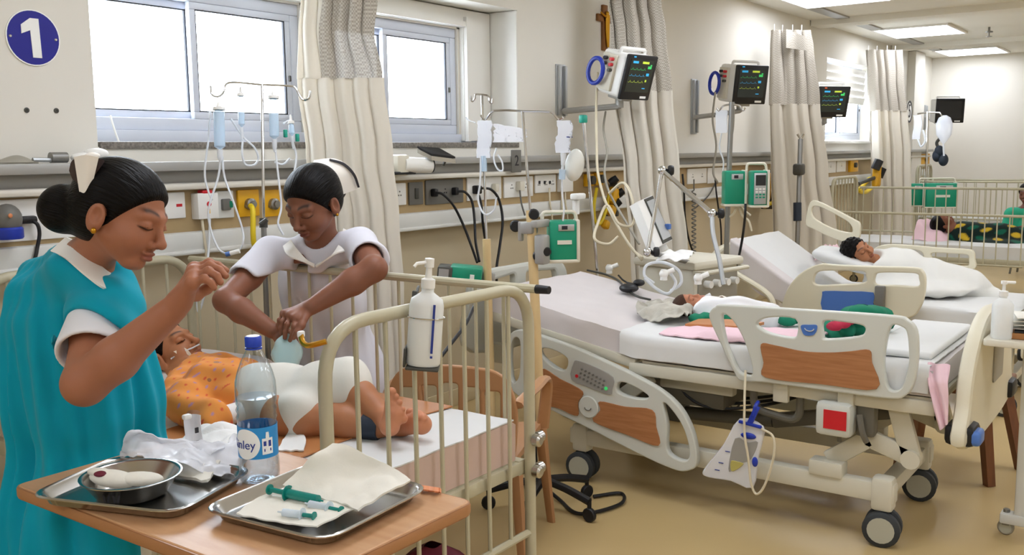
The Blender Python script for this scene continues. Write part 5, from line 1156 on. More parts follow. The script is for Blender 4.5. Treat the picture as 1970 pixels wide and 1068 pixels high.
# drip bag and balloon hung from this stand
ib = T('drip_bag', 'crumpled clear drip bag with a purple stripe', 'drip bag', px2(1083, 300))
m = MB(); m.grid(lambda u, v: px2(1071 + 27 * u + 3 * math.sin(v * 6), 232 + 62 * v) + V(0, -.022 * math.sin(math.pi * u) + .008 * nz((u * 5, v * 7, 0), 1.5), 0), 12, 18, .006); m.build('bag', 'bag_clear', ib)
m = MB(); m.box(px2(1084, 264) - V(0, .028, 0), (.04, .003, .004)); m.build('stripe', 'ink_blue', ib)
m = MB(); m.cyl(px2(1084, 294), px2(1083, 318), .012, .008, 12); m.cyl(px2(1083, 318), px2(1082, 326), .006, n=8); m.build('port', 'tube_clear', ib)
m = MB(); m.cyl(px2(1082, 326), px2(1081, 345), .013, n=12); m.build('drip_chamber', 'burette', ib)
m = MB(); m.tube(crv([px2(1081, 345), px2(1082, 375), px2(1085, 405), px2(1083, 425)], 6), .004, 6); m.build('tube', 'tube_clear', ib)
q = px2(1108, 318); m = MB(); m.ell(q + FWD * .075, (.045, .035, .066), (0, .35, 0), 20, 14); tag(m.build('reservoir_bag', 'balloon', None, 80), 'pale oval breathing bag hanging beside the drip bag', 'breathing bag')
# --- second stand, nearer the wall
def px3(x, y): return pX(x, y, 3.5)
b3_ = px3(943, 560); b3_.z = 0
s3 = T('drip_stand', 'slim drip stand with clear packets hung by the second window', 'drip stand', b3_)
m = MB(); m.tube([px3(927, 184), px3(936, 462)], .006, 8); m.build('upper_pole', 'chrome', s3)
m = MB(); m.tube([px3(936, 460), V(b3_.x, b3_.y, .12)], .019, 12); m.build('sleeve_tube', 'pole_beige', s3)
m = MB(); m.tube(fillet([px3(905, 185), px3(908, 197), px3(914, 190), px3(914, 181), px3(927, 182), px3(940, 184), px3(942, 196), px3(947, 200), px3(948, 190)], .012, 4), .0045, 8); m.build('hook_bar', 'chrome', s3)
star_base(s3, b3_, .2, 5, 'black', .2)
def px3f(x, y): return pX(x, y, 3.455)
pk = T('drip_bag', 'clear drip packets and tubing bunched on the slim stand', 'drip bag', px3f(935, 320))
m = MB(); m.grid(lambda u, v: px3f(913 + 26 * u - 2 * v, 232 + 72 * v) + V(0, -.02 + .012 * nz((u * 4, v * 5, 2), 1.6), 0), 10, 16, .006); m.build('bag', 'bag_clear', pk)
m = MB(); m.grid(lambda u, v: px3f(940 + 60 * u, 238 + 10 * u + 36 * v * (1 - .3 * u)) + V(0, -.03 + .03 * nz((u * 5, v * 4, 5), 1.4), 0), 16, 10, .003); m.build('mask_packet', 'bag_film', pk)
m = MB(); m.tube(crv([px3f(925, 300), px3f(924, 350), px3f(920, 385), px3f(932, 412), px3f(950, 405), px3f(955, 380)], 8), .0045, 7); m.build('tube', 'tube_clear', pk)
m = MB(); m.tube(crv([px3f(955, 285), px3f(950, 305), px3f(957, 325), px3f(967, 328), px3f(966, 312), px3f(958, 298)], 8), .004, 7); m.build('tube', 'tube_clear', pk)
m = MB(); m.cyl(px3f(931, 300), px3f(932, 330), .012, n=10); m.build('drip_chamber', 'burette', pk)
m = MB(); m.tube(crv([px3f(896, 226), px3f(903, 232), px3f(915, 236)], 4), .003, 6); m.build('tube', 'tube_clear', pk)
# green pump lying on its side on a clamp of this stand
c_ = px3(900, 526) + V(-.05, -.03, 0); Rm = Matrix((RIGHT, FWD, UP)).transposed() @ Matrix.Rotation(math.radians(6), 3, 'Y')
ps = T('infusion_pump', 'green pump with a grey end clamped low on the slim stand', 'infusion pump', c_ - UP * .05, 'green infusion pumps')
m = MB(); m.box(c_, (.15, .14, .085), rot=Rm, r=.012); m.build('housing', 'pump_green', ps)
m = MB(); m.box(c_ + Rm @ V(-.095, -.01, .0), (.07, .13, .075), rot=Rm, r=.008); m.build('display_end', 'dark_grey', ps)
m = MB(); m.box(c_ + Rm @ V(-.10, -.077, .01), (.045, .004, .035), rot=Rm); m.build('display', 'alu', ps)
m = MB(); m.box(c_ + Rm @ V(.03, -.072, -.01), (.02, .004, .045), rot=Rm); m.build('latch', 'white_plastic', ps)
m = MB(); m.box(c_ + Rm @ V(.10, .02, 0), (.07, .04, .04), rot=Rm, r=.006); m.build('clamp', 'alu_grey', ps)
# --- chrome pole with teal clip at the head of the second bed
def px4(x, y): return pX(x, y, 4.62)
b4 = px4(1149, 520); b4.z = 0
s4 = T('drip_stand', 'thin chrome pole with a teal clip below the leaning monitor', 'drip stand', b4)
m = MB(); m.tube([px4(1122, 222), px4(1149, 520), V(b4.x, b4.y, .05)], .009, 8); m.build('pole', 'chrome', s4)
m = MB(); m.box(px4(1122, 229), (.045, .035, .045), r=.008); m.build('clip', 'teal_clip', s4)
m = MB(); m.box(px4(1112, 378), (.10, .05, .035), r=.01); m.cyl(px4(1108, 385), px4(1108, 412), .02); m.build('humidifier_clamp', 'white_plastic', s4)
m = MB(); m.lathe([(.002, 0), (.2, 0), (.2, .02), (.03, .05), (.002, .05)], b4, n=24); m.build('base_plate', 'steel_dull', s4)
# yellow suction gear hanging under the first monitor
yg = T('suction_regulator', 'yellow suction regulators with black knobs under the tilted monitor', 'regulator', fp(1180, 440, .1))
for x, y, sz in ((1180, 378, (.09, .06, .12)), (1175, 405, (.07, .06, .07)), (1165, 432, (.06, .05, .06))): m = MB(); m.box(fp(x, y, .11), sz, rot=(0, .5, 0), r=.015); m.build('body', 'yellow', yg)
for x, y in ((1180, 348), (1192, 372), (1186, 392)): m = MB(); m.lathe([(.002, -.03), (.028, -.03), (.03, 0), (.024, .035), (.002, .035)], fp(x, y, .13), (.3, -.6, .5), 14); m.build('knob', 'black', yg)
m = MB(); m.cyl(fp(1182, 360, .06), fp(1180, 352, .0), .03); m.box(fp(1176, 400, .05), (.04, .11, .12), r=.01); m.build('wall_bracket', 'dark_grey', yg)
cable('gas_hose', 'yellow hose hanging in a loop under the tilted monitor', [fp(1148, 362, .08), fp(1143, 395, .09), fp(1145, 425, .1), fp(1155, 430, .1), fp(1166, 405, .1), fp(1172, 375, .1)], .012, 'yellow_tube', 'hose')
yg = T('suction_regulator', 'yellow suction regulators beside the green double pump', 'regulator', fp(1480, 395, .1))
for x, y, sz in ((1480, 350, (.10, .07, .16)), (1474, 372, (.10, .07, .12)), (1470, 392, (.09, .06, .08))): m = MB(); m.box(fp(x, y, .13), sz, rot=(0, .2, 0), r=.02); m.build('body', 'yellow', yg)
for x, y in ((1489, 329), (1497, 348)): m = MB(); m.lathe([(.002, -.04), (.035, -.04), (.035, .03), (.002, .04)], fp(x, y, .15), (.2, -.3, .9), 14); m.build('knob', 'black', yg)
m = MB(); m.box(fp(1478, 372, .06), (.08, .12, .3), r=.01); m.build('wall_bracket', 'dark_grey', yg)
m = MB(); m.tube(crv([fp(1486, 345, .2), fp(1492, 365, .22), fp(1490, 385, .2), fp(1478, 392, .2), fp(1472, 375, .2)], 6), .018, 8); m.build('hose', 'yellow_tube', yg)
cable('pale_tubing', 'pale yellow tubing hanging beyond the double pump', [fp(1492, 350, .2), fp(1500, 380, .22), fp(1502, 410, .22), fp(1512, 425, .22), fp(1530, 425, .22), fp(1536, 412, .2), fp(1528, 405, .2)], .012, 'tube_cream', 'tubing')
# --- pole with double green pump
def px5(x, y): return pX(x, y, 5.47)
def pp5(x, y): return pX(x, y, 5.34)
b5 = px5(1391, 600); b5.z = 0
s5 = T('drip_stand', 'steel pole stand carrying the green double pump', 'drip stand', b5)
m = MB(); m.tube([px5(1408, 196), px5(1404, 290), V(b5.x, b5.y, .06)], .016, 10); m.build('pole', 'steel_dull', s5)
m = MB(); m.tube(fillet([px5(1380, 208), px5(1383, 215), px5(1390, 204), px5(1408, 200), px5(1424, 204), px5(1430, 215), px5(1434, 206)], .015, 4), .006, 8); m.build('hook_bar', 'chrome', s5)
star_base(s5, b5, .13, 5, 'black', .1)
pump('green pump with a cream frame, half of the double pump', pp5(1415, 362), -2, .122, .20, .12, False, handle=False)
P_, L, Rm = pump('green pump with a grey keypad, half of the double pump', pp5(1459, 363) + V(0, -.01, 0), -2, .095, .205, .12, False)
m = MB(); m.box(L(.0, 0, .004), (.070, .18, .006), rot=Rm, r=.003); kpd = m.build('keypad', 'alu', P_)
m = MB(); m.box(L(.002, .048, .008), (.058, .06, .003), rot=Rm); m.build('display', 'screen_off', kpd)
for r_ in range(4):
    for c2_ in range(3): b = MB(); b.box(L(-.02 + .02 * c2_, -.002 - .016 * r_, .008), (.014, .009, .003), rot=Rm); b.build('key', 'white_plastic' if r_ < 2 else 'pump_green', kpd)
cable('pump_cable', 'black cable hanging from the green double pump', [pp5(1434, 392), pp5(1433, 420), px5(1428, 460), px5(1420, 500), px5(1412, 530), px5(1408, 560)], .008, 'black')
for k, pts in enumerate(([(1420, 395), (1428, 415), (1440, 425), (1446, 445)], [(1418, 395), (1412, 410), (1402, 418)], [(1424, 396), (1432, 405), (1444, 415)])):
    cable('drip_line', ('pale line curling under the double pump to the bed', 'short pale line bending under the double pump', 'middle pale line under the double pump')[k], [px5(*p) for p in pts], .007, 'tube_cream')
hb_ = T('drip_bag', 'clear drip bag hanging by the upright monitor', 'drip bag', px5(1388, 260))
m = MB(); m.grid(lambda u, v: px5(1377 + 22 * u, 212 + 44 * v) + V(0, -.02 * math.sin(math.pi * u) + .006 * nz((u * 4, v * 5, 7), 1.6), 0), 8, 12, .006); m.build('bag', 'bag_clear', hb_)
m = MB(); m.tube(crv([px5(1388, 256), px5(1384, 285), px5(1392, 310), px5(1390, 335)], 6), .005, 6); m.build('tube', 'tube_clear', hb_)
def onbed(x, y, dz=.006):
    # point of the photo on the (partly raised) mattress top
    p = pZ(x, y, .70)
    for _ in range(8): p = pZ(x, y, .70 + lift(p.y) + dz)
    return p
# --- ventilator
vx = V(4.98, 2.37, 0)
vt = T('ventilator', 'grey ventilator cart with a slanted screen beside the baby bed', 'ventilator', vx)
Rv = Matrix.Rotation(math.radians(-12), 3, 'Z')
def vl(x, y, z): return vx + Rv @ V(x, y, z)
m = MB(); m.box(vl(0, 0, .485), (.42, .40, .73), rot=Rv, r=.03); m.box(vl(0, 0, .10), (.5, .48, .05), rot=Rv, r=.02); m.build('cart_body', 'pvc_pale', vt)
m = MB(); m.box(vl(0, 0, .865), (.46, .44, .05), rot=Rv, r=.02); m.build('top_tray', 'pvc_pale', vt)
m = MB(); m.box(vl(-.0, -.203, .74), (.36, .012, .16), rot=Rv, r=.008); m.build('front_panel', 'vent_grey', vt)
for k in range(4): m = MB(); m.cyl(vl(-.12 + .08 * k, -.205, .76), vl(-.12 + .08 * k, -.25, .76), .02); m.build('port', 'white_plastic', vt)
m = MB(); m.tube([vl(-.21, -.2, .83), vl(-.21, -.26, .83), vl(.2, -.26, .83), vl(.2, -.2, .83)], .012, 8); m.build('grab_rail', 'bed_metal', vt)
for x in (-.2, .2):
    for y in (-.19, .19): caster(vt, vl(x, y, 0), .035, twin=False)
A_, B_, C_, D_ = pD(1226, 388, 5.15), pD(1254, 376, 5.25), pD(1293, 462, 5.2), pD(1262, 478, 5.1)
n_ = (B_ - A_).cross(D_ - A_).normalized()
if n_.dot(A_ - CP) > 0: n_ = -n_
def slab(a, b, c, d, t, name, mm, par, inset=0.0, off=0.0):
    ce = (a + b + c + d) / 4; Q = [ce + (p - ce) * (1 - inset) + n_ * off for p in (a, b, c, d)]
    m = MB(); m.add(Q + [p - n_ * t for p in Q], HEX); return m.build(name, mm, par)
sb_ = slab(A_, B_, C_, D_, .06, 'screen_housing', 'white_plastic', vt)
A2, D2_ = A_ + (B_ - A_) * .42, D_ + (C_ - D_) * .42
slab(A2, B_, C_, D2_, .008, 'screen_bezel', 'dark_grey', sb_, .03, .006); slab(A2, B_, C_, D2_, .006, 'screen', 'alu', sb_, .16, .009)
m = MB(); m.box(C_ + (B_ - C_) * .28 + n_ * .012, (.03, .03, .03), r=.006); m.build('blue_knob', 'blue_panel', sb_)
m = MB(); m.cyl(vl(-.12, .05, .87), (C_ + D_) / 2 - n_ * .03, .035); m.build('screen_neck', 'white_plastic', vt)
va = T('support_arm', 'jointed chrome support arm rising from the ventilator', 'support arm', pD(1250, 490, 5.0))
J0, J1, J2, J3 = pD(1246, 485, 4.98), pD(1274, 328, 5.0), pD(1370, 411, 4.85), pD(1392, 548, 4.75)
for a, b in ((J0, J1), (J1, J2)): m = MB(); m.tube([a, b], .010 if a is J0 else .013, 10); m.build('tube', 'chrome', va)
m = MB(); m.tube(crv([J2, pD(1372, 450, 4.82), pD(1384, 500, 4.78), J3], 6), .012, 8); m.build('flexible_tube', 'alu', va)
for J in (J0, J1, J2):
    m = MB(); m.ell(J, (.024, .024, .024)); m.build('joint', 'chrome', va)
    m = MB(); k = J + RIGHT * .045; m.lathe([(.002, -.014), (.022, -.014), (.026, -.008), (.026, .008), (.022, .014), (.002, .014)], k, RIGHT, 16); m.cyl(J, k, .008, n=8); m.build('joint_knob', 'black', va)
m = MB(); m.cyl(J0, vl(-.15, -.15, .87), .012); m.build('clamp', 'steel_dull', va)
cloth('draped_towel', 'white towel crumpled on the ventilator top', 'towel', [[pD(1262, 503, 4.98), pD(1266, 496, 5.06), pD(1272, 490, 5.12)], [pD(1292, 503, 4.98), pD(1297, 492, 5.06), pD(1302, 486, 5.16)], [pD(1325, 502, 4.99), pD(1330, 493, 5.08), pD(1335, 489, 5.18)]], 'cloth_white', 20, 16, .02, 12, .004, 5)
for k, (lb, pts) in enumerate((('clear hose looping over the bed from the ventilator', [(1258, 545), (1240, 530), (1245, 510), (1275, 505), (1305, 520), (1310, 545), (1290, 560)]), ('clear hose curving from the ventilator to the pillow', [(1290, 525), (1300, 545), (1285, 565), (1262, 555), (1240, 535)]))):
    cable('breathing_hose', lb, [pD(x, y, 4.7 - .06 * k) for x, y in pts], .008, 'tube_clear', 'hose')
for k, (lb, x, y) in enumerate((('white plastic hose connector hanging at the ventilator front', 1277, 527), ('white plastic connector near the arm end', 1343, 535), ('white hose connector lying by the chrome pole', 1172, 500))):
    q = onbed(x, y + 16, .03) if x == 1172 else pD(x, y, 4.62); m = MB(); m.cyl(q - UP * .03, q + UP * .02, .018, .014); m.cyl(q, q + RIGHT * .05 + UP * .02, .012); m.ell(q, (.022, .022, .022)); tag(m.build('hose_connector', 'white_plastic'), lb, 'connector')
# --- things on the second bed
z_ = .70 + lift(2.45)
m = MB(); q = V(pX(1210, 520, 4.25).x, pX(1210, 520, 4.25).y, .70 + lift(pX(1210, 520, 4.25).y)); m.ell(q + UP * .022, (.06, .05, .024), (0, .05, .4)); m.ell(q + UP * .035 + V(.05, -.03, .01), (.03, .03, .018)); tag(m.build('black_mask', 'black'), 'small black padded mask lying on the raised mattress', 'mask')
cable('sensor_cable', 'grey sensor cable lying across the raised mattress', [onbed(x, y, .01) for x, y in ((1130, 520), (1165, 528), (1190, 540), (1203, 555), (1225, 570), (1252, 577))], .006, 'dark_grey')
cable('sensor_cable', 'thin black cable curving below the padded mask', [onbed(x, y, .01) for x, y in ((1190, 530), (1200, 540), (1215, 546), (1235, 546))], .005, 'black')
cloth('crumpled_towel', 'grey crumpled towel beside the head of the baby', 'towel', [[onbed(1222, 600), onbed(1240, 585, .03), onbed(1270, 582, .04), onbed(1300, 585, .03)], [onbed(1240, 615), onbed(1265, 600, .05), onbed(1300, 598, .06), onbed(1330, 590, .05)], [onbed(1265, 627), onbed(1290, 615, .04), onbed(1315, 610, .05), onbed(1335, 605, .03)]], 'cloth_grey', 44, 36, .035, 11, .004, 9)
cloth('pink_sheet', 'pink folded sheet under the baby wrap', 'sheet', [[onbed(1268, 645), onbed(1300, 632, .02), onbed(1345, 622, .03)], [onbed(1340, 652, .01), onbed(1380, 640, .03), onbed(1420, 628, .03)], [onbed(1425, 660, .01), onbed(1460, 648, .03), onbed(1500, 636, .03)], [onbed(1500, 660, .01), onbed(1560, 648, .03), onbed(1600, 640, .03)]], 'pink', 30, 20, .012, 9, .006, 2)
cloth('arm_board', 'brown padded arm board by the baby', 'arm board', [[onbed(1318, 626, .03), onbed(1345, 616, .035)], [onbed(1370, 628, .035), onbed(1400, 617, .04)], [onbed(1440, 632, .035), onbed(1470, 622, .04)]], 'rexine', 12, 8, .002, 10, .012, 2)
# green and red clothing over the bed foot half
def ribbon(label, pts, r, mm, name='cloth_roll', flat=.5):
    m = MB(); P = crv([onbed(*p) for p in pts], 6); rr = [r * (.75 + .35 * math.sin(i * .9) ** 2) for i in range(len(P))]; m.tube(P, rr, 14, flat=flat); o = m.build(name, mm, None, 80); return tag(o, label, 'cloth')
ribbon('dark green cloth roll by the baby wrap', [(1330, 614, .035), (1362, 610, .04), (1400, 611, .04), (1430, 614, .035)], .042, 'green_cloth')
ribbon('teal green cloth strip lying along the bed', [(1508, 620, .03), (1522, 613, .04), (1542, 613, .04), (1566, 620, .03)], .045, 'green_cloth')
ribbon('dark green patterned garment seen through the rail slot', [(1590, 640, .03), (1625, 630, .05), (1660, 622, .06), (1690, 620, .04)], .085, 'green_cloth')
ribbon('red garment fold on the dark green clothing', [(1598, 630, .08), (1622, 622, .09), (1635, 612, .09)], .035, 'red_cloth')
ribbon('teal cloth end showing above the side rail', [(1638, 604, .10), (1662, 600, .13), (1688, 604, .10)], .06, 'green_cloth')
ribbon('green and red cloth by the baby wrap', [(1425, 590, .05), (1440, 582, .06), (1455, 588, .05)], .04, 'green_cloth')
ribbon('small red cloth edge by the baby wrap', [(1448, 584, .08), (1458, 585, .08), (1466, 590, .07)], .022, 'red_cloth')
# ================================================================== wooden chair behind the second bed
wc = T('wooden_stool', 'brown wooden stool behind the footboard of the panelled bed', 'stool', (4.70, .88, 0))
for (x, y, xt, yt) in ((4.53, .70, 4.57, .75), (4.84, .62, 4.90, .72), (4.36, 1.05, 4.57, 1.04), (4.94, 1.10, 4.92, 1.06)):
    m = MB(); m.tube([(x, y, 0), (xt, yt, .40)], [.026, .032], 4, cap=True); m.build('leg', 'chair_wood', wc)
m = MB(); m.box((4.745, .895, .41), (.45, .44, .03), r=.008); m.build('seat', 'chair_wood', wc)
# ================================================================== table at the right with papers and bottles
tz = .80
q = pZ(1925, 640, tz)
tx0, ty1 = q.x - .05, q.y + .02
t2 = T('overbed_table', 'white framed overbed table with papers at the bed foot', 'table', (3.85, .45, 0))
def ptz(x, y, dz=0): return pZ(x, y, tz + dz)
P0 = ptz(1884, 650)
TA = V(P0.x, min(P0.y, .612), tz)
plate(rloop([(TA.x - .02, TA.y - .42), (TA.x + .40, TA.y - .42), (TA.x + .40, TA.y + .01), (TA.x - .02, TA.y + .01)], .02), [], .024, .004, (0, 0, tz - .012), (1, 0, 0), (0, 1, 0), 'tabletop', 'pvc_pale', t2)
lg = pX(1966, 860, 3.9)
m = MB(); m.box((3.98, .50, .42), (.045, .045, .72), r=.006); m.build('column', 'panel_white', t2)
m = MB(); m.box((3.98, .36, .07), (.06, .42, .04), r=.006); m.box((3.98, .17, .07), (.4, .05, .04), r=.006); m.build('base', 'panel_white', t2)
for c_ in ((3.98, .55), (3.8, .17), (4.16, .17)): caster(t2, (c_[0], c_[1], 0), .03, twin=False, mat_w='vent_grey')
def stackpos(k): return ptz(1925, 625) + V(.08, -.08, 0)
pc = V(TA.x + .19, TA.y - .20, tz)
m = MB(); m.box(pc + UP * .012, (.30, .28, .022), rot=(0, 0, .1), r=.003); tag(m.build('file_folder', 'folder'), 'brown file folder under the papers on the right table', 'folder')
m = MB(); m.box(pc + UP * .027, (.29, .27, .006), rot=(0, 0, .12), r=.001); tag(m.build('file_folder', 'black'), 'thin black folder on the brown folder', 'folder')
for k in range(4):
    m = MB(); m.grid(lambda u, v: pc + Matrix.Rotation(.1 * k - .1, 3, 'Z') @ V(-.15 + .29 * u, -.14 + .28 * v, .036 + .008 * k + .018 * (1 - u) * k * .4 * math.sin(v * 2)), 8, 8, .003); tag(m.build('paper_sheet', 'paper'), ('lowest loose paper sheet on the folders', 'second loose paper sheet on the folders', 'third loose paper sheet on the folders', 'topmost curled paper sheet on the folders')[k], 'paper', 'loose papers on the right table')
bq = ptz(1884, 600); bq = V(TA.x + .05, TA.y - .02, tz)
def dispenser(label, base, r, h, mm, cap, capm):
    t = T('pump_bottle', label, 'bottle', base)
    m = MB(); m.lathe([(.002, 0), (r * .92, 0), (r, .006), (r, h * .7), (r * .8, h * .78), (r * .35, h * .86), (r * .35, h * .9), (.002, h * .9)], base, n=24); m.build('bottle_body', mm, t)
    if cap == 'pump':
        m = MB(); m.lathe([(.002, h * .9), (r * .42, h * .9), (r * .42, h), (r * .16, h * 1.02), (r * .16, h * 1.15), (r * .3, h * 1.15), (r * .3, h * 1.22), (.002, h * 1.22)], base, n=14); pm = m.build('pump_head', capm, t); m = MB(); m.tube([base + UP * h * 1.19, base + UP * h * 1.18 + RIGHT * r * 1.1], r * .14, 8); m.build('nozzle', capm, pm)
    else: m = MB(); m.lathe([(.002, h * .7), (r * 1.02, h * .7), (r * 1.02, h), (.002, h)], base, n=20); m.build('cap', capm, t)
db = pD(1884, 622, 4.55); zs = .665
dispenser('white pump bottle standing beside the papers on the right table', V(TA.x + .035, TA.y - .042, tz), .036, .17, 'sanitiser', 'pump', 'white_plastic')
dispenser('pale jar with a blue cap on the right table', V(pc.x + .24, pc.y + .07, tz), .035, .13, 'panel_white', 'cap', 'blue')
# ================================================================== far corner: pumps, bags, stands
def pxF(x, y): return pX(x, y, 13.0)
bF = pxF(1777, 420); bF.z = 0
sF = T('drip_stand', 'far drip stand with a white bag by the end wall', 'drip stand', bF)
m = MB(); m.tube([pxF(1785, 215), pxF(1783, 300), V(bF.x, bF.y, .05)], .014, 8); m.build('pole', 'chrome', sF)
m = MB(); m.tube([pxF(1765, 219), pxF(1785, 216), pxF(1808, 217), pxF(1813, 224)], .01, 8); m.build('hook_bar', 'chrome', sF)
star_base(sF, bF, .25, 5, 'black', .1)
fb = T('drip_bag', 'white filled drip bag hanging in front of the dark monitor', 'drip bag', pxF(1812, 275))
m = MB(); m.lathe([(.002, 0), (.03, .03), (.09, .12), (.10, .25), (.07, .33), (.02, .36), (.002, .36)], pxF(1815, 278), UP, 18, 1, .45); m.build('bag', 'bag_clear', fb); m = MB(); m.tube([pxF(1815, 278), pxF(1816, 300)], .012, 6); m.build('tube', 'tube_clear', fb)
fb = T('drip_bag', 'limp white drip bag with tubing on the far stand', 'drip bag', pxF(1764, 290))
m = MB(); m.grid(lambda u, v: pxF(1757 + 14 * u + 2 * math.sin(5 * v), 222 + 46 * v) + V(0, -.04 * math.sin(math.pi * u), 0), 8, 12, .01); m.build('bag', 'bag_clear', fb)
m = MB(); m.tube(crv([pxF(1766, 268), pxF(1772, 282), pxF(1780, 270), pxF(1776, 250)], 6), .012, 6); m.build('tube', 'tube_clear', fb)
pump('far green pump facing the ward on the end wall stand', pX(1812, 376, 12.84), -8, .36, .30, .16, True)
pump('far green pump half hidden beside the end wall stand', pX(1764, 375, 12.84), -8, .15, .28, .16, False, handle=False)
mo = T('ventilator_stack', 'dark equipment stack below the far dark monitor', 'equipment', pxF(1795, 330) + V(.3, 0, 0))
for x, y in ((1800, 292), (1808, 308), (1796, 300)): m = MB(); m.ell(pxF(x, y) + V(.2, 0, 0), (.07, .06, .08)); m.build('flow_meter', 'navy', mo)
m = MB(); m.tube(crv([pxF(1806, 262) + V(.2, 0, 0), pxF(1795, 275) + V(.2, 0, 0), pxF(1802, 290) + V(.2, 0, 0)], 5), .02, 8); m.build('arm', 'dark_grey', mo)
# yellow regulator at the far cot
yg = T('suction_regulator', 'yellow suction regulator clamped to the far cot head post', 'regulator', fp(1685, 350, .42))
for x, y, sz in ((1687, 338, (.12, .08, .24)), (1684, 350, (.08, .06, .12))): m = MB(); m.box(fp(x, y, .42), sz, rot=(0, .2, 0), r=.02); m.build('body', 'yellow', yg)
for x, y in ((1688, 316), (1694, 331)): m = MB(); m.lathe([(.002, -.06), (.05, -.06), (.05, .05), (.002, .06)], fp(x, y, .44), (.2, -.3, .9), 14); m.build('knob', 'black', yg)
cable('gas_hose', 'yellow hose looping at the far cot head', [fp(1684, 345, .42), fp(1672, 345, .30), fp(1660, 358, .26), fp(1652, 366, .26), fp(1664, 370, .26), fp(1676, 362, .26)], .025, 'yellow_tube', 'hose')
m = MB(); m.tube([V(10.86, 3.145, 1.10), fp(1687, 341, .42)], .022, 8); m.build('clamp_arm', 'dark_grey', yg)
# broom-like drip pole by the third curtain
q0, q1 = pD(1540, 268, 8.4), pD(1534, 470, 8.4); g_ = V(q1.x, q1.y, 0)
bs = T('drip_stand', 'dull steel pole with a clear crown before the third curtain', 'drip stand', g_)
m = MB(); m.tube([q0, q1, g_ + UP * .04], .022, 8); m.build('pole', 'steel_dull', bs)
m = MB(); m.tube([pD(1534, 258, 8.4), q0, pD(1546, 258, 8.4)], .012, 6); m.build('crown', 'chrome', bs)
m = MB(); m.box(pD(1537, 326, 8.36), (.12, .08, .10), r=.02); m.build('clamp', 'dark_grey', bs)
m = MB(); m.cyl(pD(1534, 390, 8.38), pD(1534, 425, 8.38), .035); m.build('grip', 'navy', bs)
m = MB(); m.lathe([(.002, 0), (.2, 0), (.2, .02), (.03, .05), (.002, .05)], g_, n=24); m.build('base_plate', 'steel_dull', bs)
cable('mains_lead', 'black lead trailing on the floor by the beige stand', [V(3.3, 2.3, .5), V(3.36, 2.32, .3), V(3.34, 2.28, .08), V(3.3, 2.15, .012), V(3.22, 2.0, .012), V(3.40, 1.92, .012), V(3.52, 1.98, .012), V(3.42, 2.06, .012)], .008, 'black')
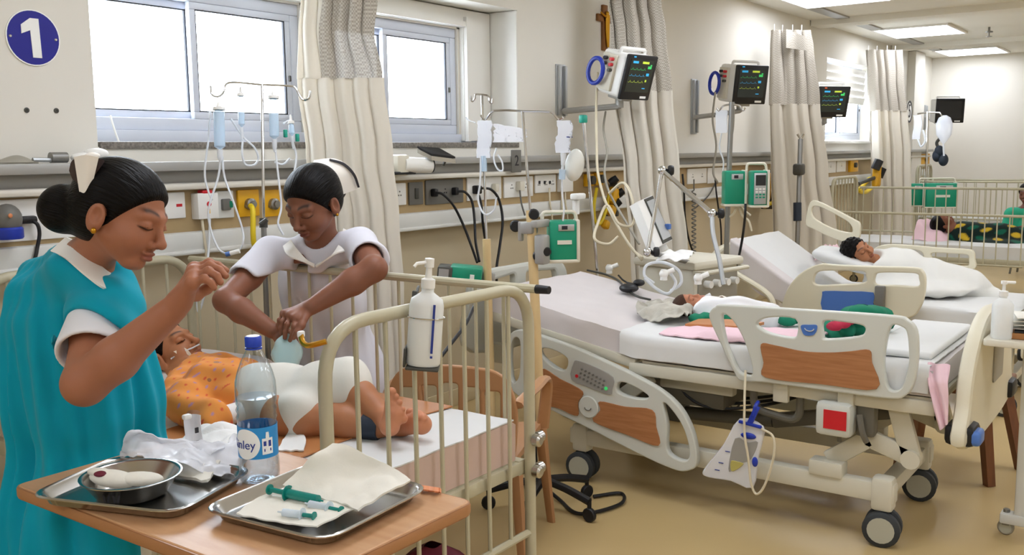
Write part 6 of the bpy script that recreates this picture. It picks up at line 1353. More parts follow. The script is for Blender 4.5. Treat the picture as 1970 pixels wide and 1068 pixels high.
# ================================================================== figures: smooth-blended implicit bodies turned into meshes
A = np.array
def npv(v): return A([v[0], v[1], v[2]], float)
def P3(x, y, D): return npv(pD(x, y, D))
CRn, CDn, CFn = npv(cr), npv(cd), npv(cf)
def idir(a, b, c):
    """direction from (image right, image up, towards camera)"""
    v = CRn * a - CDn * b - CFn * c; return v / np.linalg.norm(v)
class Body:
    def __init__(s): s.p = []
    def rc(s, a, b, r1, r2=None, k=.02, op='u'):
        a, b = npv(a), npv(b); r2 = r1 if r2 is None else r2; m = max(r1, r2)
        ba = b - a; bb = max(ba @ ba, 1e-9)
        def f(X, Y, Z):
            x, y, z = X - a[0], Y - a[1], Z - a[2]; t = np.clip((x * ba[0] + y * ba[1] + z * ba[2]) / bb, 0, 1)
            return np.sqrt((x - t * ba[0]) ** 2 + (y - t * ba[1]) ** 2 + (z - t * ba[2]) ** 2) - (r1 + (r2 - r1) * t)
        s.p.append((op, f, np.minimum(a, b) - m, np.maximum(a, b) + m, k)); return s
    def chain(s, pts, rs, k=.02, op='u'):
        for i in range(len(pts) - 1): s.rc(pts[i], pts[i + 1], rs[i], rs[i + 1], k, op)
        return s
    def ell(s, c, r, R=None, k=.02, op='u'):
        c = npv(c); R = np.eye(3) if R is None else R; r = A(r, float); m = max(r)     # rows of R are the local axes
        def f(X, Y, Z):
            x, y, z = X - c[0], Y - c[1], Z - c[2]
            q = [R[i][0] * x + R[i][1] * y + R[i][2] * z for i in range(3)]
            k0 = np.sqrt(sum((q[i] / r[i]) ** 2 for i in range(3))); k1 = np.sqrt(sum((q[i] / r[i] ** 2) ** 2 for i in range(3)))
            return k0 * (k0 - 1) / np.maximum(k1, 1e-6)
        s.p.append((op, f, c - m, c + m, k)); return s
    def half(s, c, n, k=.01):
        """keep only the side the normal points away from"""
        c = npv(c); n = npv(n) / np.linalg.norm(n)
        s.p.append(('i', lambda X, Y, Z: (X - c[0]) * n[0] + (Y - c[1]) * n[1] + (Z - c[2]) * n[2], None, None, k)); return s
    def cutbox(s, c, R, h, k=.006):
        c = npv(c); h = A(h, float)
        def f(X, Y, Z):
            x, y, z = X - c[0], Y - c[1], Z - c[2]; q = [np.abs(R[i][0] * x + R[i][1] * y + R[i][2] * z) - h[i] for i in range(3)]
            return np.maximum(np.maximum(q[0], q[1]), q[2])
        m = np.linalg.norm(h); s.p.append(('s', f, c - m, c + m, k)); return s
    def field(s, lo, hi, h, disp=None):
        n = np.ceil((hi - lo) / h).astype(int) + 1
        ax = [lo[i] + h * np.arange(n[i]) for i in range(3)]
        F = np.full(n, 1.0, np.float32)
        for op, f, a, b, k in s.p:
            if a is None: sl = (slice(None),) * 3
            else:
                pad = k + 3 * h + .01; i0 = np.maximum(np.floor((a - pad - lo) / h).astype(int), 0); i1 = np.minimum(np.ceil((b + pad - lo) / h).astype(int) + 1, n)
                if (i1 <= i0).any(): continue
                sl = tuple(slice(i0[i], i1[i]) for i in range(3))
            X, Y, Z = ax[0][sl[0]][:, None, None], ax[1][sl[1]][None, :, None], ax[2][sl[2]][None, None, :]
            d = f(X, Y, Z).astype(np.float32); G = F[sl]
            if op == 'u': hh = np.clip(.5 + .5 * (G - d) / k, 0, 1); F[sl] = G * (1 - hh) + d * hh - k * hh * (1 - hh)
            else:
                e = -d if op == 's' else d
                hh = np.clip(.5 - .5 * (G - e) / k, 0, 1); F[sl] = G * (1 - hh) + e * hh + k * hh * (1 - hh)
        if disp is not None: F += disp(ax[0][:, None, None], ax[1][None, :, None], ax[2][None, None, :]).astype(np.float32)
        return F, ax
    def bounds(s, pad=.02):
        lo = np.min([p[2] for p in s.p if p[0] == 'u'], axis=0) - pad; hi = np.max([p[3] for p in s.p if p[0] == 'u'], axis=0) + pad; return lo, hi
def nets(F, ax, h):
    S = F < 0; n = A(S.shape)
    c = [S[i:n[0] - 1 + i, j:n[1] - 1 + j, k:n[2] - 1 + k] for i in (0, 1) for j in (0, 1) for k in (0, 1)]
    allc = c[0].copy(); anyc = c[0].copy()
    for q in c[1:]: allc &= q; anyc |= q
    act = anyc & ~allc; I = np.argwhere(act)
    if not len(I): return np.zeros((0, 3)), np.zeros((0, 4), int)
    pos = np.zeros((len(I), 3)); cnt = np.zeros(len(I))
    offs = [(0, 0, 0), (0, 0, 1), (0, 1, 0), (0, 1, 1), (1, 0, 0), (1, 0, 1), (1, 1, 0), (1, 1, 1)]
    val = [F[I[:, 0] + o[0], I[:, 1] + o[1], I[:, 2] + o[2]] for o in offs]
    for a in range(8):
        for b in range(a + 1, 8):
            if sum(abs(offs[a][i] - offs[b][i]) for i in range(3)) != 1: continue
            cr_ = (val[a] < 0) != (val[b] < 0); va, vb = val[a][cr_], val[b][cr_]; t = (va / (va - vb))[:, None]
            pos[cr_] += A(offs[a]) * (1 - t) + A(offs[b]) * t; cnt[cr_] += 1
    pos = pos / cnt[:, None] + I
    V_ = A([ax[0][0], ax[1][0], ax[2][0]]) + pos * h
    idx = -np.ones(act.shape, int); idx[tuple(I.T)] = np.arange(len(I))
    Q = []
    for d in range(3):
        a, b = [(1, 2), (2, 0), (0, 1)][d]
        s0 = [slice(1, -1)] * 3; s0[d] = slice(0, n[d] - 1); s1 = list(s0); s1[d] = slice(1, n[d])
        x0, x1 = S[tuple(s0)], S[tuple(s1)]; cr_ = x0 != x1; E = np.argwhere(cr_)
        if not len(E): continue
        base = E.copy(); base[:, a] += 1; base[:, b] += 1
        def cell(da, db):
            q = base.copy(); q[:, a] -= da; q[:, b] -= db; return idx[q[:, 0], q[:, 1], q[:, 2]]
        f4 = np.stack([cell(0, 0), cell(1, 0), cell(1, 1), cell(0, 1)], 1); fl = ~x0[cr_]
        f4[fl] = f4[fl][:, ::-1]; Q.append(f4)
    Q = np.concatenate(Q); Q = Q[(Q >= 0).all(1)]
    return V_, Q
def relax(V_, Q, it=1, w=.4):
    if not len(V_): return V_
    e = np.concatenate([Q[:, [0, 1]], Q[:, [1, 2]], Q[:, [2, 3]], Q[:, [3, 0]]])
    for _ in range(it):
        s = np.zeros_like(V_); c = np.zeros(len(V_))
        for i in range(3): s[:, i] = np.bincount(e[:, 0], V_[e[:, 1], i], len(V_)) + np.bincount(e[:, 1], V_[e[:, 0], i], len(V_))
        c = np.bincount(e[:, 0], minlength=len(V_)) + np.bincount(e[:, 1], minlength=len(V_))
        V_ = V_ * (1 - w) + w * s / np.maximum(c, 1)[:, None]
    return V_
def np_mesh(name, V_, Q, colr, m, parent, strand=None):
    me = bpy.data.meshes.new(name); n, q = len(V_), len(Q)
    me.vertices.add(n); me.vertices.foreach_set('co', V_.astype(np.float32).ravel())
    me.loops.add(q * 4); me.loops.foreach_set('vertex_index', Q.astype(np.int32).ravel())
    me.polygons.add(q); me.polygons.foreach_set('loop_start', np.arange(0, q * 4, 4, dtype=np.int32)); me.polygons.foreach_set('loop_total', np.full(q, 4, np.int32))
    me.update(calc_edges=True); me.validate()
    if colr is not None:
        at = me.color_attributes.new('tint', 'FLOAT_COLOR', 'POINT')
        cc = np.ones((n, 4), np.float32); cc[:, :3] = colr; at.data.foreach_set('color', cc.ravel())
    if strand is not None: me.attributes.new('strand', 'FLOAT_VECTOR', 'POINT').data.foreach_set('vector', strand.astype(np.float32).ravel())
    return link_mesh(name, me, m, parent, 180)
def at_points(body, V_, disp=None):
    X, Y, Z = V_[:, 0], V_[:, 1], V_[:, 2]; F = np.full(len(V_), 1.0)
    for op, f, a, b, k in body.p:
        d = f(X, Y, Z)
        if op == 'u': hh = np.clip(.5 + .5 * (F - d) / k, 0, 1); F = F * (1 - hh) + d * hh - k * hh * (1 - hh)
        else:
            e = -d if op == 's' else d
            hh = np.clip(.5 - .5 * (F - e) / k, 0, 1); F = F * (1 - hh) + e * hh + k * hh * (1 - hh)
    return F if disp is None else F + disp(X, Y, Z)
def refine(V_, Q, body, mask, disp=None):
    """split the masked quads in four and settle the new points on the true surface"""
    M = mask(V_[Q].mean(1)); keep, sp = Q[~M], Q[M]
    if not len(sp): return V_, Q
    E = np.concatenate([sp[:, [i, (i + 1) % 4]] for i in range(4)]); Es = np.sort(E, 1)
    U, inv, cnt = np.unique(Es[:, 0] * (len(V_) + 1) + Es[:, 1], return_inverse=True, return_counts=True); a, b = U // (len(V_) + 1), U % (len(V_) + 1)
    n0, n1, n = len(V_), len(U), len(sp); mids = (V_[a] + V_[b]) / 2; cen = V_[sp].mean(1); new = np.concatenate([mids, cen])
    free = np.concatenate([cnt > 1, np.ones(n, bool)])
    P = new[free]; h = 4e-4
    for _ in range(2):
        d = at_points(body, P, disp); g = np.stack([at_points(body, P + h * np.eye(3)[i], disp) - d for i in range(3)], 1) / h
        P = P - np.clip(d, -.004, .004)[:, None] * g / np.maximum((g * g).sum(1), .2)[:, None]
    new[free] = P
    mi = inv.reshape(4, n).T + n0; ci = np.arange(n) + n0 + n1
    Q4 = [np.stack([sp[:, i], mi[:, i], ci, mi[:, (i - 1) % 4]], 1) for i in range(4)]
    return np.concatenate([V_, new]), np.concatenate([keep] + Q4)
def implicit(name, body, regions, colf, m, parent, it=1, disp=None, fine=(), head=None):
    """regions: list of (lo, hi, cell size) tiled to give fine cells only where needed"""
    VV, QQ, o = [], [], 0
    for lo, hi, h in regions:
        lo, hi = npv(lo), npv(hi); F, ax = body.field(lo, hi, h, disp); V_, Q = nets(F, ax, h); V_ = relax(V_, Q, it)
        VV.append(V_); QQ.append(Q + o); o += len(V_)
    V_, Q = np.concatenate(VV), np.concatenate(QQ)
    for fm in fine: V_, Q = refine(V_, Q, body, fm, disp)
    C = colf(V_) if callable(colf) else np.tile(A(lin(colf)[:3]), (len(V_), 1))
    st = None
    if head is not None:
        f, l, u = head.loc(V_).T; st = np.stack([f * 14, np.arctan2(l, u + .02) * 22, np.hypot(l, u + .02) * 60], 1)
    return np_mesh(name, V_, Q, C, m, parent, st)
def L3(c): return A(lin(c)[:3])
class Head:
    """a head with a face; local axes f (forward), s (left of the face), u (up)"""
    def __init__(s, o, F, U, scale=1.0):
        s.o = npv(o); F = F / np.linalg.norm(F); U = U - F * (U @ F); U /= np.linalg.norm(U); s.F, s.U = F, U; s.S = np.cross(U, F); s.R = A([s.F, s.S, s.U]); s.k = scale
    def w(s, f, l, u): return s.o + (s.F * f + s.S * l + s.U * u) * s.k
    def loc(s, V_): return ((V_ - s.o) @ s.R.T) / s.k
    def add(s, b, neck=None, open_eye=False, chub=0.0):
        k = s.k; R = s.R
        E = lambda c, r, kk, op='u': b.ell(s.w(*c), A(r) * k, R, kk * k, op)
        E((-.018, 0, .028), (.098, .076, .080), .02)
        E((.024, 0, -.030), (.065, .057, .071), .026)
        E((.060, 0, -.094), (.020, .021, .016), .026)
        for q in (-1, 1):
            b.rc(s.w(-.002, q * .051, -.050), s.w(.050, q * .014, -.093), .012 * k, .011 * k, .022 * k)
            E((.050 + .006 * chub, q * (.034 + .008 * chub), -.042 - .008 * chub), (.027, .024 + .006 * chub, .024), .028)
            b.rc(s.w(.070, q * .040, .014), s.w(.084, q * .010, .012), .010 * k, .010 * k, .018 * k)
            E((.098, q * .031, -.004), (.012, .017, .0095), .012, 's')
            E((.0735, q * .031, -.005), (.0145, .0155, .0125), .004)
            b.rc(s.w(.0868, q * .018, -.0095), s.w(.0855, q * .043, -.0085), .0016 * k, .0014 * k, .003 * k)
            E((.091, q * .0115, -.046), (.0105, .0075, .0075), .007)
            E((-.013, q * .078, -.018), (.021, .0105, .034), .005)
            E((-.008, q * .091, -.013), (.0125, .012, .020), .003, 's')
            E((.0975, q * .0062, -.0535), (.004, .003, .003), .003, 's')
        b.rc(s.w(.083, 0, .008), s.w(.107, 0, -.036), .0072 * k, .0092 * k, .012 * k)
        E((.1085, 0, -.040), (.0098, .0098, .009), .008)
        E((.0855, 0, -.066), (.0095, .021, .0058), .006)
        E((.0845, 0, -.0775), (.0095, .0175, .0065), .006)
        b.rc(s.w(.0985, -.018, -.0715), s.w(.0985, .018, -.0715), .0035 * k, .0035 * k, .003 * k, 's')
        if neck is not None:
            b.rc(s.w(-.026, 0, -.05), neck, .045 * k, .050 * k, .025)
            b.rc(s.w(-.002, 0, -.072), npv(neck), .026 * k, .042 * k, .02)
    def paint(s, V_, C, lip='7A3A34', brow='1A120F', lash='140E0C', brow_on=True):
        f, l, u = s.loc(V_).T; al = np.abs(l); face = f > .045
        def blend(mask, c): 
            nonlocal C
            C = C * (1 - mask[:, None]) + L3(c) * mask[:, None]
        sm = lambda x, a, b: np.clip((x - a) / (b - a), 0, 1)
        blip = np.exp(-(l / .019) ** 4) * np.exp(-((u + .0725) / .0088) ** 4) * (f > .078); blend(.75 * blip, lip)
        if brow_on:
            bu = .021 + .006 * np.sin(np.clip((al - .012) / .036, 0, 1) * 2.4); bm = np.exp(-((u - bu) / .0048) ** 2) * sm(al, .010, .016) * (1 - sm(al, .044, .052)) * face; blend(.85 * bm, brow)
        eu = -.0105 - .0035 * np.cos(np.clip((al - .031) / .016, -1, 1) * 1.57); em = np.exp(-((u - eu) / .0022) ** 2) * sm(al, .014, .017) * (1 - sm(al, .045, .049)) * face; blend(.95 * em, lash)
        return C
    def hair(s, b, thick=.008, cut=.020, low=-.085, k=.01):
        kk = s.k
        b.ell(s.w(-.020, 0, .030), A((.098 + thick, .077 + thick, .081 + thick)) * kk, s.R, .02 * kk)
        b.ell(s.w(-.045, 0, -.02), A((.062 + thick, .062 + thick, .068)) * kk, s.R, .03 * kk)
        n = s.F * .80 - s.U * .66; b.half(s.o + n / np.linalg.norm(n) * cut * kk, n, k * kk)
        for q in (-1, 1): b.ell(s.w(-.005, q * .085, -.022), A((.024, .02, .034)) * kk, s.R, .008 * kk, 's')
        b.half(s.w(0, 0, low), -s.U, k * kk)
def hand(b, wrist, bases, fingers, r=.0088, thumb=None, k=.006, palm_r=.014, scale=1.0):
    """wrist point, knuckle points, one joint list per finger; thumb leaves the side of the palm"""
    w = npv(wrist)
    for q in bases: b.rc(w + (npv(q) - w) * .15, q, palm_r * 1.15 * scale, palm_r * .85 * scale, .016)
    for i in range(len(bases) - 1): b.rc(bases[i], bases[i + 1], palm_r * .8 * scale, palm_r * .8 * scale, .012)
    for i, F in enumerate(fingers):
        pts = [npv(bases[i])] + [npv(p) for p in F]; n = len(pts)
        rr = [r * scale * (1.05 - .30 * j / (n - 1)) * (.88 if i == len(fingers) - 1 else 1) for j in range(n)]; b.chain(pts, rr, .004)
        b.ell(pts[1], (rr[1] * 1.12,) * 3, None, .004)
    if thumb is not None: b.chain([npv(p) for p in thumb], [r * scale * 1.55, r * scale * 1.2, r * scale * 1.05, r * scale * .85][:len(thumb)], .010)
def folds(amp, n, c, fr, seed=0.0, vfreq=1.5):
    """cloth folds as a function of the angle round a vertical axis"""
    def f(X, Y, Z):
        a = np.arctan2(Y - c[1], X - c[0]); return amp * np.sin(n * a + 1.3 * np.sin(Z * vfreq * 3 + seed) + seed) * np.clip((fr - Z) / .35, 0, 1) + amp * .5 * np.sin(2.3 * n * a + Z * 6 + seed * 2) * np.clip((fr + .1 - Z) / .3, 0, 1) + .0 * X * Y
    return f
# ================================================================== first nurse: teal gown, arm raised
n1 = T('person', 'nurse in a teal gown over white, raising one hand over the cot', 'person', (0, 0, 0))
SK1 = 'A56C50'
h1 = Head(P3(238, 411, 2.13), idir(.935, -.31, .15), idir(.31, .95, .03), 1.0)
neck1 = P3(160, 512, 2.24)
Fh = npv(RIGHT) * .82 + npv(FWD) * .57; Fh /= np.linalg.norm(Fh); Sh = np.cross(Fh, A([0, 0, 1.])); Z1 = A([0, 0, 1.])
R1 = A([Fh, Sh, Z1])
ch1 = P3(140, 655, 2.40); wa1 = ch1 - Z1 * .24 + Fh * .0; hp1 = ch1 - Z1 * .42; 
n1.location = (hp1[0], hp1[1], 0)
sh_r = P3(205, 568, 2.22); el1 = P3(163, 738, 2.02); wr1 = P3(336, 592, 1.99)
b = Body()
h1.add(b, neck1)
b.ell(ch1, (.10, .16, .19), R1, .05); b.ell(hp1, (.115, .165, .16), R1, .08); b.rc(neck1, ch1 + Z1 * .08, .05, .09, .05)
sh_l = ch1 - Sh * .16 + Z1 * .10; b.rc(ch1 + Z1 * .12, sh_r, .06, .055, .04); b.rc(ch1 + Z1 * .12, sh_l, .06, .055, .04)
b.chain([sh_r, sh_r + (el1 - sh_r) * .5, el1], [.054, .050, .045], .02)
mid = el1 + (wr1 - el1) * .35 - Z1 * .004
b.chain([el1, mid, wr1], [.046, .046, .028], .015)
# far arm, hanging down behind the body front
el1b = sh_l - Z1 * .27 - Fh * .02; wr1b = el1b - Z1 * .23 + Fh * .03; b.chain([sh_l, el1b, wr1b], [.05, .042, .028], .02)
hand(b, wr1b, [wr1b - Z1 * .075 + Fh * k_ for k_ in (.03, .01, -.01, -.03)], [[wr1b - Z1 * .105 + Fh * k_ - Sh * .0, wr1b - Z1 * .125 + Fh * k_ + Sh * .012, wr1b - Z1 * .14 + Fh * k_ + Sh * .022] for k_ in (.03, .01, -.01, -.03)], thumb=[wr1b - Z1 * .02 + Fh * .025, wr1b - Z1 * .05 + Fh * .045, wr1b - Z1 * .075 + Fh * .05])
for q in (-1, 1):
    hipj = hp1 + Sh * q * .085 - Z1 * .06; kn = A([hipj[0], hipj[1], .46]) + Fh * .02; an = A([hipj[0], hipj[1], .09]); b.chain([hipj, kn, an], [.085, .056, .038], .03); b.rc(an - Z1 * .05, an - Z1 * .055 + Fh * .14, .036, .03, .02)
q = lambda x, y, D: P3(x, y, D)
hand(b, q(343, 585, 1.985), [q(374, 517, 2.02), q(374, 525, 1.995), q(373, 535, 1.97), q(370, 545, 1.95)],
     [[q(402, 506, 2.02), q(420, 511, 2.015), q(435, 521, 2.01)], [q(404, 511, 1.99), q(422, 519, 1.985), q(434, 531, 1.98)], [q(401, 522, 1.965), q(417, 531, 1.96), q(424, 543, 1.96)], [q(393, 536, 1.945), q(406, 544, 1.945), q(412, 554, 1.947)]],
     thumb=[q(354, 570, 2.0), q(378, 568, 2.03), q(398, 556, 2.035), q(414, 544, 2.03)], r=.0095, palm_r=.0155)
def c1_(V_):
    C = np.tile(L3(SK1), (len(V_), 1)); C = h1.paint(V_, C, '8A443C')
    return C
hw = q(385, 540, 1.99)
def near(c, r): return lambda P: ((P - c) ** 2).sum(1) < r * r
lo, hi = b.bounds()
implicit('body', b, [(lo, hi, .0046)], c1_, 'skin', n1, 1, None, [lambda P: near(h1.o, .17)(P) | near(hw, .12)(P), lambda P: (h1.loc(P)[:, 0] > .03) & near(h1.o, .16)(P)])
# hair and bun
b = Body(); h1.hair(b, .010, .024); 
b.ell(P3(124, 402, 2.15), (.058, .054, .056), None, .02); b.ell(P3(160, 410, 2.14), (.04, .042, .045), None, .03)
lo, hi = b.bounds()
implicit('hair', b, [(lo, hi, .0032)], '0B0807', 'hair', n1, head=h1)
# gown
b = Body()
gw = lambda p, r1, p2, r2, k=.05: b.rc(p, p2, r1, r2, k)
b.ell(ch1 + Z1 * .02, (.155, .205, .20), R1, .06); b.ell(ch1 - Z1 * .16 + Fh * .02, (.175, .20, .20), R1, .08); b.ell(hp1 - Z1 * .03 + Fh * .03, (.20, .225, .22), R1, .09)
b.ell(A([hp1[0], hp1[1], .52]) + Fh * .03, (.215, .245, .26), R1, .10); b.ell(A([hp1[0], hp1[1], .40]), (.205, .25, .20), R1, .08)
b.rc(ch1 + Z1 * .13 - Fh * .01, sh_r, .075, .072, .05); b.rc(ch1 + Z1 * .13, sh_l, .075, .07, .05); b.rc(neck1 - Z1 * .01, ch1 + Z1 * .1, .070, .10, .05)
slv = sh_r + (el1 - sh_r) * .50; b.rc(sh_r, slv, .076, .088, .03); b.rc(sh_l, sh_l + (el1b - sh_l) * .6, .07, .08, .03)
axis_ = (slv - sh_r) / np.linalg.norm(slv - sh_r)
b.rc(slv + axis_ * .03, slv + axis_ * .14, .082, .09, .01, 's')
b.ell(h1.w(-.03, 0, -.03), A((.085, .085, .13)), h1.R, .02, 's')
b.cutbox((1.685, 2.4, .37), np.eye(3), (.205, .9, .31), .03)
b.half((0, 0, .27), (0, 0, -1), .01)
lo, hi = b.bounds(.03); lo[2] = .24
wk = lambda V_: np.clip(.5 + .5 * np.sin(V_[:, 0] * 17 + V_[:, 2] * 9), 0, 1)
fd = folds(.017, 8, ch1, 1.2, .6)
def disp1(X, Y, Z):
    t = (X - ch1[0]) * Fh[0] + (Y - ch1[1]) * Fh[1]; s = (X - ch1[0]) * Sh[0] + (Y - ch1[1]) * Sh[1]
    up = np.clip((Z - 1.0) / .2, 0, 1)
    return fd(X, Y, Z) + up * .009 * np.sin(24 * (t * .8 + (Z - 1.1) * .8 + s * .25) + 2 * np.sin(9 * s)) + .005 * np.sin(58 * (t * .3 + (Z - 1.1) * .9 - s * .5) + 3 * np.sin(12 * t)) * up
implicit('gown', b, [(lo, hi, .0062)], '0099B0', 'fabric', n1, 1, disp1)
# white sleeve under the gown and white collar
b = Body(); s2_ = sh_r + (el1 - sh_r) * .40; s3_ = sh_r + (el1 - sh_r) * .66; b.rc(s2_, s3_, .070, .076, .01); ax2 = (s3_ - s2_) / np.linalg.norm(s3_ - s2_); b.half(s3_ + ax2 * .012, ax2, .004); b.rc(s3_ - ax2 * .02, s3_ + ax2 * .1, .064, .068, .006, 's')
lo, hi = b.bounds(); implicit('uniform_sleeve', b, [(lo, hi, .0045)], 'E9E9EE', 'fabric', n1)
def band(name, pts_in, pts_out, m_, parent, th=.004, n=24):
    a, c = crv([V(*p) for p in pts_in], 8), crv([V(*p) for p in pts_out], 8); L_ = len(a) - 1
    def P(u, v):
        x = u * L_; i = min(int(x), L_ - 1); t = x - i; p, q_ = a[i] * (1 - t) + a[i + 1] * t, c[i] * (1 - t) + c[i + 1] * t
        return p * (1 - v) + q_ * v
    g = MB(); g.grid(P, n, 8, th); return g.build(name, m_, parent, 60)
band('collar', [P3(128, 457, 2.24), P3(150, 470, 2.17), P3(180, 500, 2.155), P3(205, 522, 2.17), P3(222, 530, 2.22)], [P3(98, 484, 2.25), P3(125, 497, 2.13), P3(165, 530, 2.10), P3(200, 555, 2.11), P3(226, 560, 2.19)], 'cap_white', n1, .005)
band('collar', [P3(128, 457, 2.24), P3(150, 468, 2.31), P3(190, 500, 2.33), P3(222, 530, 2.22)], [P3(98, 484, 2.25), P3(120, 490, 2.38), P3(190, 520, 2.42), P3(226, 560, 2.19)], 'cap_white', n1, .005)
# cap: tapered white flap with dark brown wings
Dc = 2.045
band('nurse_cap', [P3(143, 302, Dc), P3(166, 298, Dc - .012), P3(190, 302, Dc)], [P3(155, 378, Dc + .02), P3(164, 384, Dc + .015), P3(172, 377, Dc + .02)], 'cap_white', n1, .003)
band('cap_wing', [P3(146, 304, Dc), P3(138, 312, Dc + .03), P3(134, 328, Dc + .06)], [P3(158, 374, Dc + .02), P3(155, 374, Dc + .03), P3(152, 374, Dc + .04)], 'cap_brown', n1, .003)
band('cap_wing', [P3(187, 304, Dc), P3(198, 308, Dc + .03), P3(205, 318, Dc + .06)], [P3(172, 366, Dc + .02), P3(186, 350, Dc + .02), P3(196, 345, Dc + .03)], 'cap_brown', n1, .003)
m = MB(); m.ell(V(*P3(178, 300, Dc + .03)), (.016, .014, .008)); m.build('cap_top', 'cap_white', n1)
e_ = h1.w(-.004, -.085 if (h1.S @ CFn) > 0 else .085, -.047); m = MB(); m.ell(V(*e_), (.006, .006, .007)); m.build('ear_stud', 'gold', n1)
# ================================================================== second nurse: white uniform, leaning over the rail
n2 = T('person', 'nurse in a white uniform leaning over the rail with both hands low', 'person', (0, 0, 0))
SK2 = '865641'
F2 = idir(-.40, -.53, .745); U2 = idir(-.17, .87, .46)
h2 = Head(P3(600, 389, 3.30), F2, U2, 1.04)
nk2 = P3(622, 480, 3.43)
ch2 = P3(620, 558, 3.75); hp2 = P3(640, 712, 3.96)
fh2 = -npv(FWD) * .90 - npv(RIGHT) * .43; fh2 /= np.linalg.norm(fh2); sd2 = np.cross(fh2, Z1); up2 = (nk2 - ch2) / np.linalg.norm(nk2 - ch2); f2 = fh2 - up2 * (fh2 @ up2); f2 /= np.linalg.norm(f2); s2x = np.cross(f2, up2); R2 = A([f2, s2x, up2])
n2.location = (hp2[0], hp2[1], 0)
sL, sR = P3(522, 490, 3.46), P3(694, 474, 3.37)
eL, eR = P3(434, 578, 3.22), P3(720, 517, 3.06)
wL, wR = P3(524, 636, 3.08), P3(600, 590, 3.03)
b = Body(); h2.add(b, nk2)
b.ell(ch2, (.10, .155, .17), R2, .05); b.ell(hp2, (.12, .165, .17), None, .08); b.rc(ch2, hp2, .10, .12, .06); b.rc(nk2, ch2, .052, .09, .05)
rail_gap = lambda e=0.0: (b.cutbox((2.175 + e, 2.6, .885 + e), np.eye(3), (.20, .8, .185), .012), b.rc((2.355, 1.7, 1.075), (2.355, 3.3, 1.075), .016, .016, .012, 's'))
rail_gap(.035)
b.rc(nk2, sL, .042, .040, .03); b.rc(nk2, sR, .042, .040, .03)
b.chain([sL, (sL + eL) / 2, eL], [.046, .043, .040], .02); b.chain([eL, eL + (wL - eL) * .35, wL], [.041, .041, .026], .015)
b.chain([sR, (sR + eR) / 2, eR], [.046, .043, .040], .02); b.chain([eR, eR + (wR - eR) * .35, wR], [.041, .042, .026], .015)
for k_ in (-1, 1):
    hj = hp2 + sd2 * k_ * .085 - Z1 * .06; kn = A([hj[0], hj[1], .46]); an = A([hj[0], hj[1], .09]); b.chain([hj, kn, an], [.085, .056, .038], .03); b.rc(an - Z1 * .05, an - Z1 * .055 + fh2 * .14, .036, .03, .02)
hand(b, q(600, 590, 3.05), [q(568, 612, 3.0), q(560, 607, 3.02), q(553, 604, 3.04), q(547, 604, 3.06)], [[q(566, 628, 2.985), q(563, 642, 2.985), q(558, 655, 2.99)], [q(553, 624, 3.0), q(549, 638, 3.0), q(548, 650, 3.005)], [q(544, 619, 3.025), q(540, 631, 3.025), q(541, 641, 3.03)], [q(538, 616, 3.05), q(535, 626, 3.05), q(536, 634, 3.05)]], thumb=[q(590, 604, 3.02), q(580, 626, 2.98), q(572, 640, 2.97), q(565, 650, 2.97)], r=.0088, palm_r=.0145)
hand(b, q(524, 636, 3.10), [q(553, 648, 3.06), q(548, 641, 3.08), q(542, 636, 3.10), q(536, 633, 3.12)], [[q(564, 654, 3.05), q(571, 661, 3.05), q(574, 669, 3.055)], [q(560, 645, 3.07), q(568, 651, 3.07), q(571, 658, 3.075)], [q(554, 638, 3.09), q(562, 643, 3.09), q(566, 649, 3.095)], [q(547, 634, 3.115), q(554, 638, 3.115), q(558, 643, 3.12)]], thumb=[q(534, 652, 3.07), q(548, 664, 3.04), q(558, 668, 3.03), q(566, 669, 3.03)], r=.0085, palm_r=.014)
def c2_(V_):
    C = np.tile(L3(SK2), (len(V_), 1)); return h2.paint(V_, C, '74382F')
hw = q(556, 635, 3.05)
lo, hi = b.bounds()
implicit('body', b, [(lo, hi, .0048)], c2_, 'skin', n2, 1, None, [lambda P: near(h2.o, .17)(P) | near(hw, .11)(P), lambda P: (h2.loc(P)[:, 0] > .03) & near(h2.o, .16)(P)])
b = Body(); h2.hair(b, .010, .022); b.ell(h2.w(-.125, .0, -.02), (.042, .045, .042), None, .02); lo, hi = b.bounds()
implicit('hair', b, [(lo, hi, .0034)], '0A0706', 'hair', n2, head=h2)
b = Body()
b.ell(ch2, (.145, .19, .20), R2, .05); b.rc(ch2, hp2, .15, .17, .06); b.ell(hp2, (.165, .20, .20), A([fh2, sd2, Z1]), .06); b.ell(A([hp2[0], hp2[1], .52]), (.18, .22, .26), A([fh2, sd2, Z1]), .08)
b.rc(nk2 - Z1 * .005, sL, .06, .056, .04); b.rc(nk2 - Z1 * .005, sR, .06, .056, .04); b.rc(nk2 - up2 * .03, ch2, .065, .12, .05)
rail_gap()
cuffs = []
for s_, e_ in ((sL, eL), (sR, eR)):
    c_ = s_ + (e_ - s_) * .58; b.rc(s_, c_, .060, .068, .03); cuffs.append((c_, (c_ - s_) / np.linalg.norm(c_ - s_)))
for c_, d_ in cuffs:
    x_ = np.cross(d_, A([.3, .2, 1.])); x_ /= np.linalg.norm(x_); b.cutbox(c_ + d_ * .085, A([d_, x_, np.cross(d_, x_)]), (.07, .09, .09)); b.rc(c_ + d_ * .005, c_ + d_ * .07, .051, .053, .004, 's')
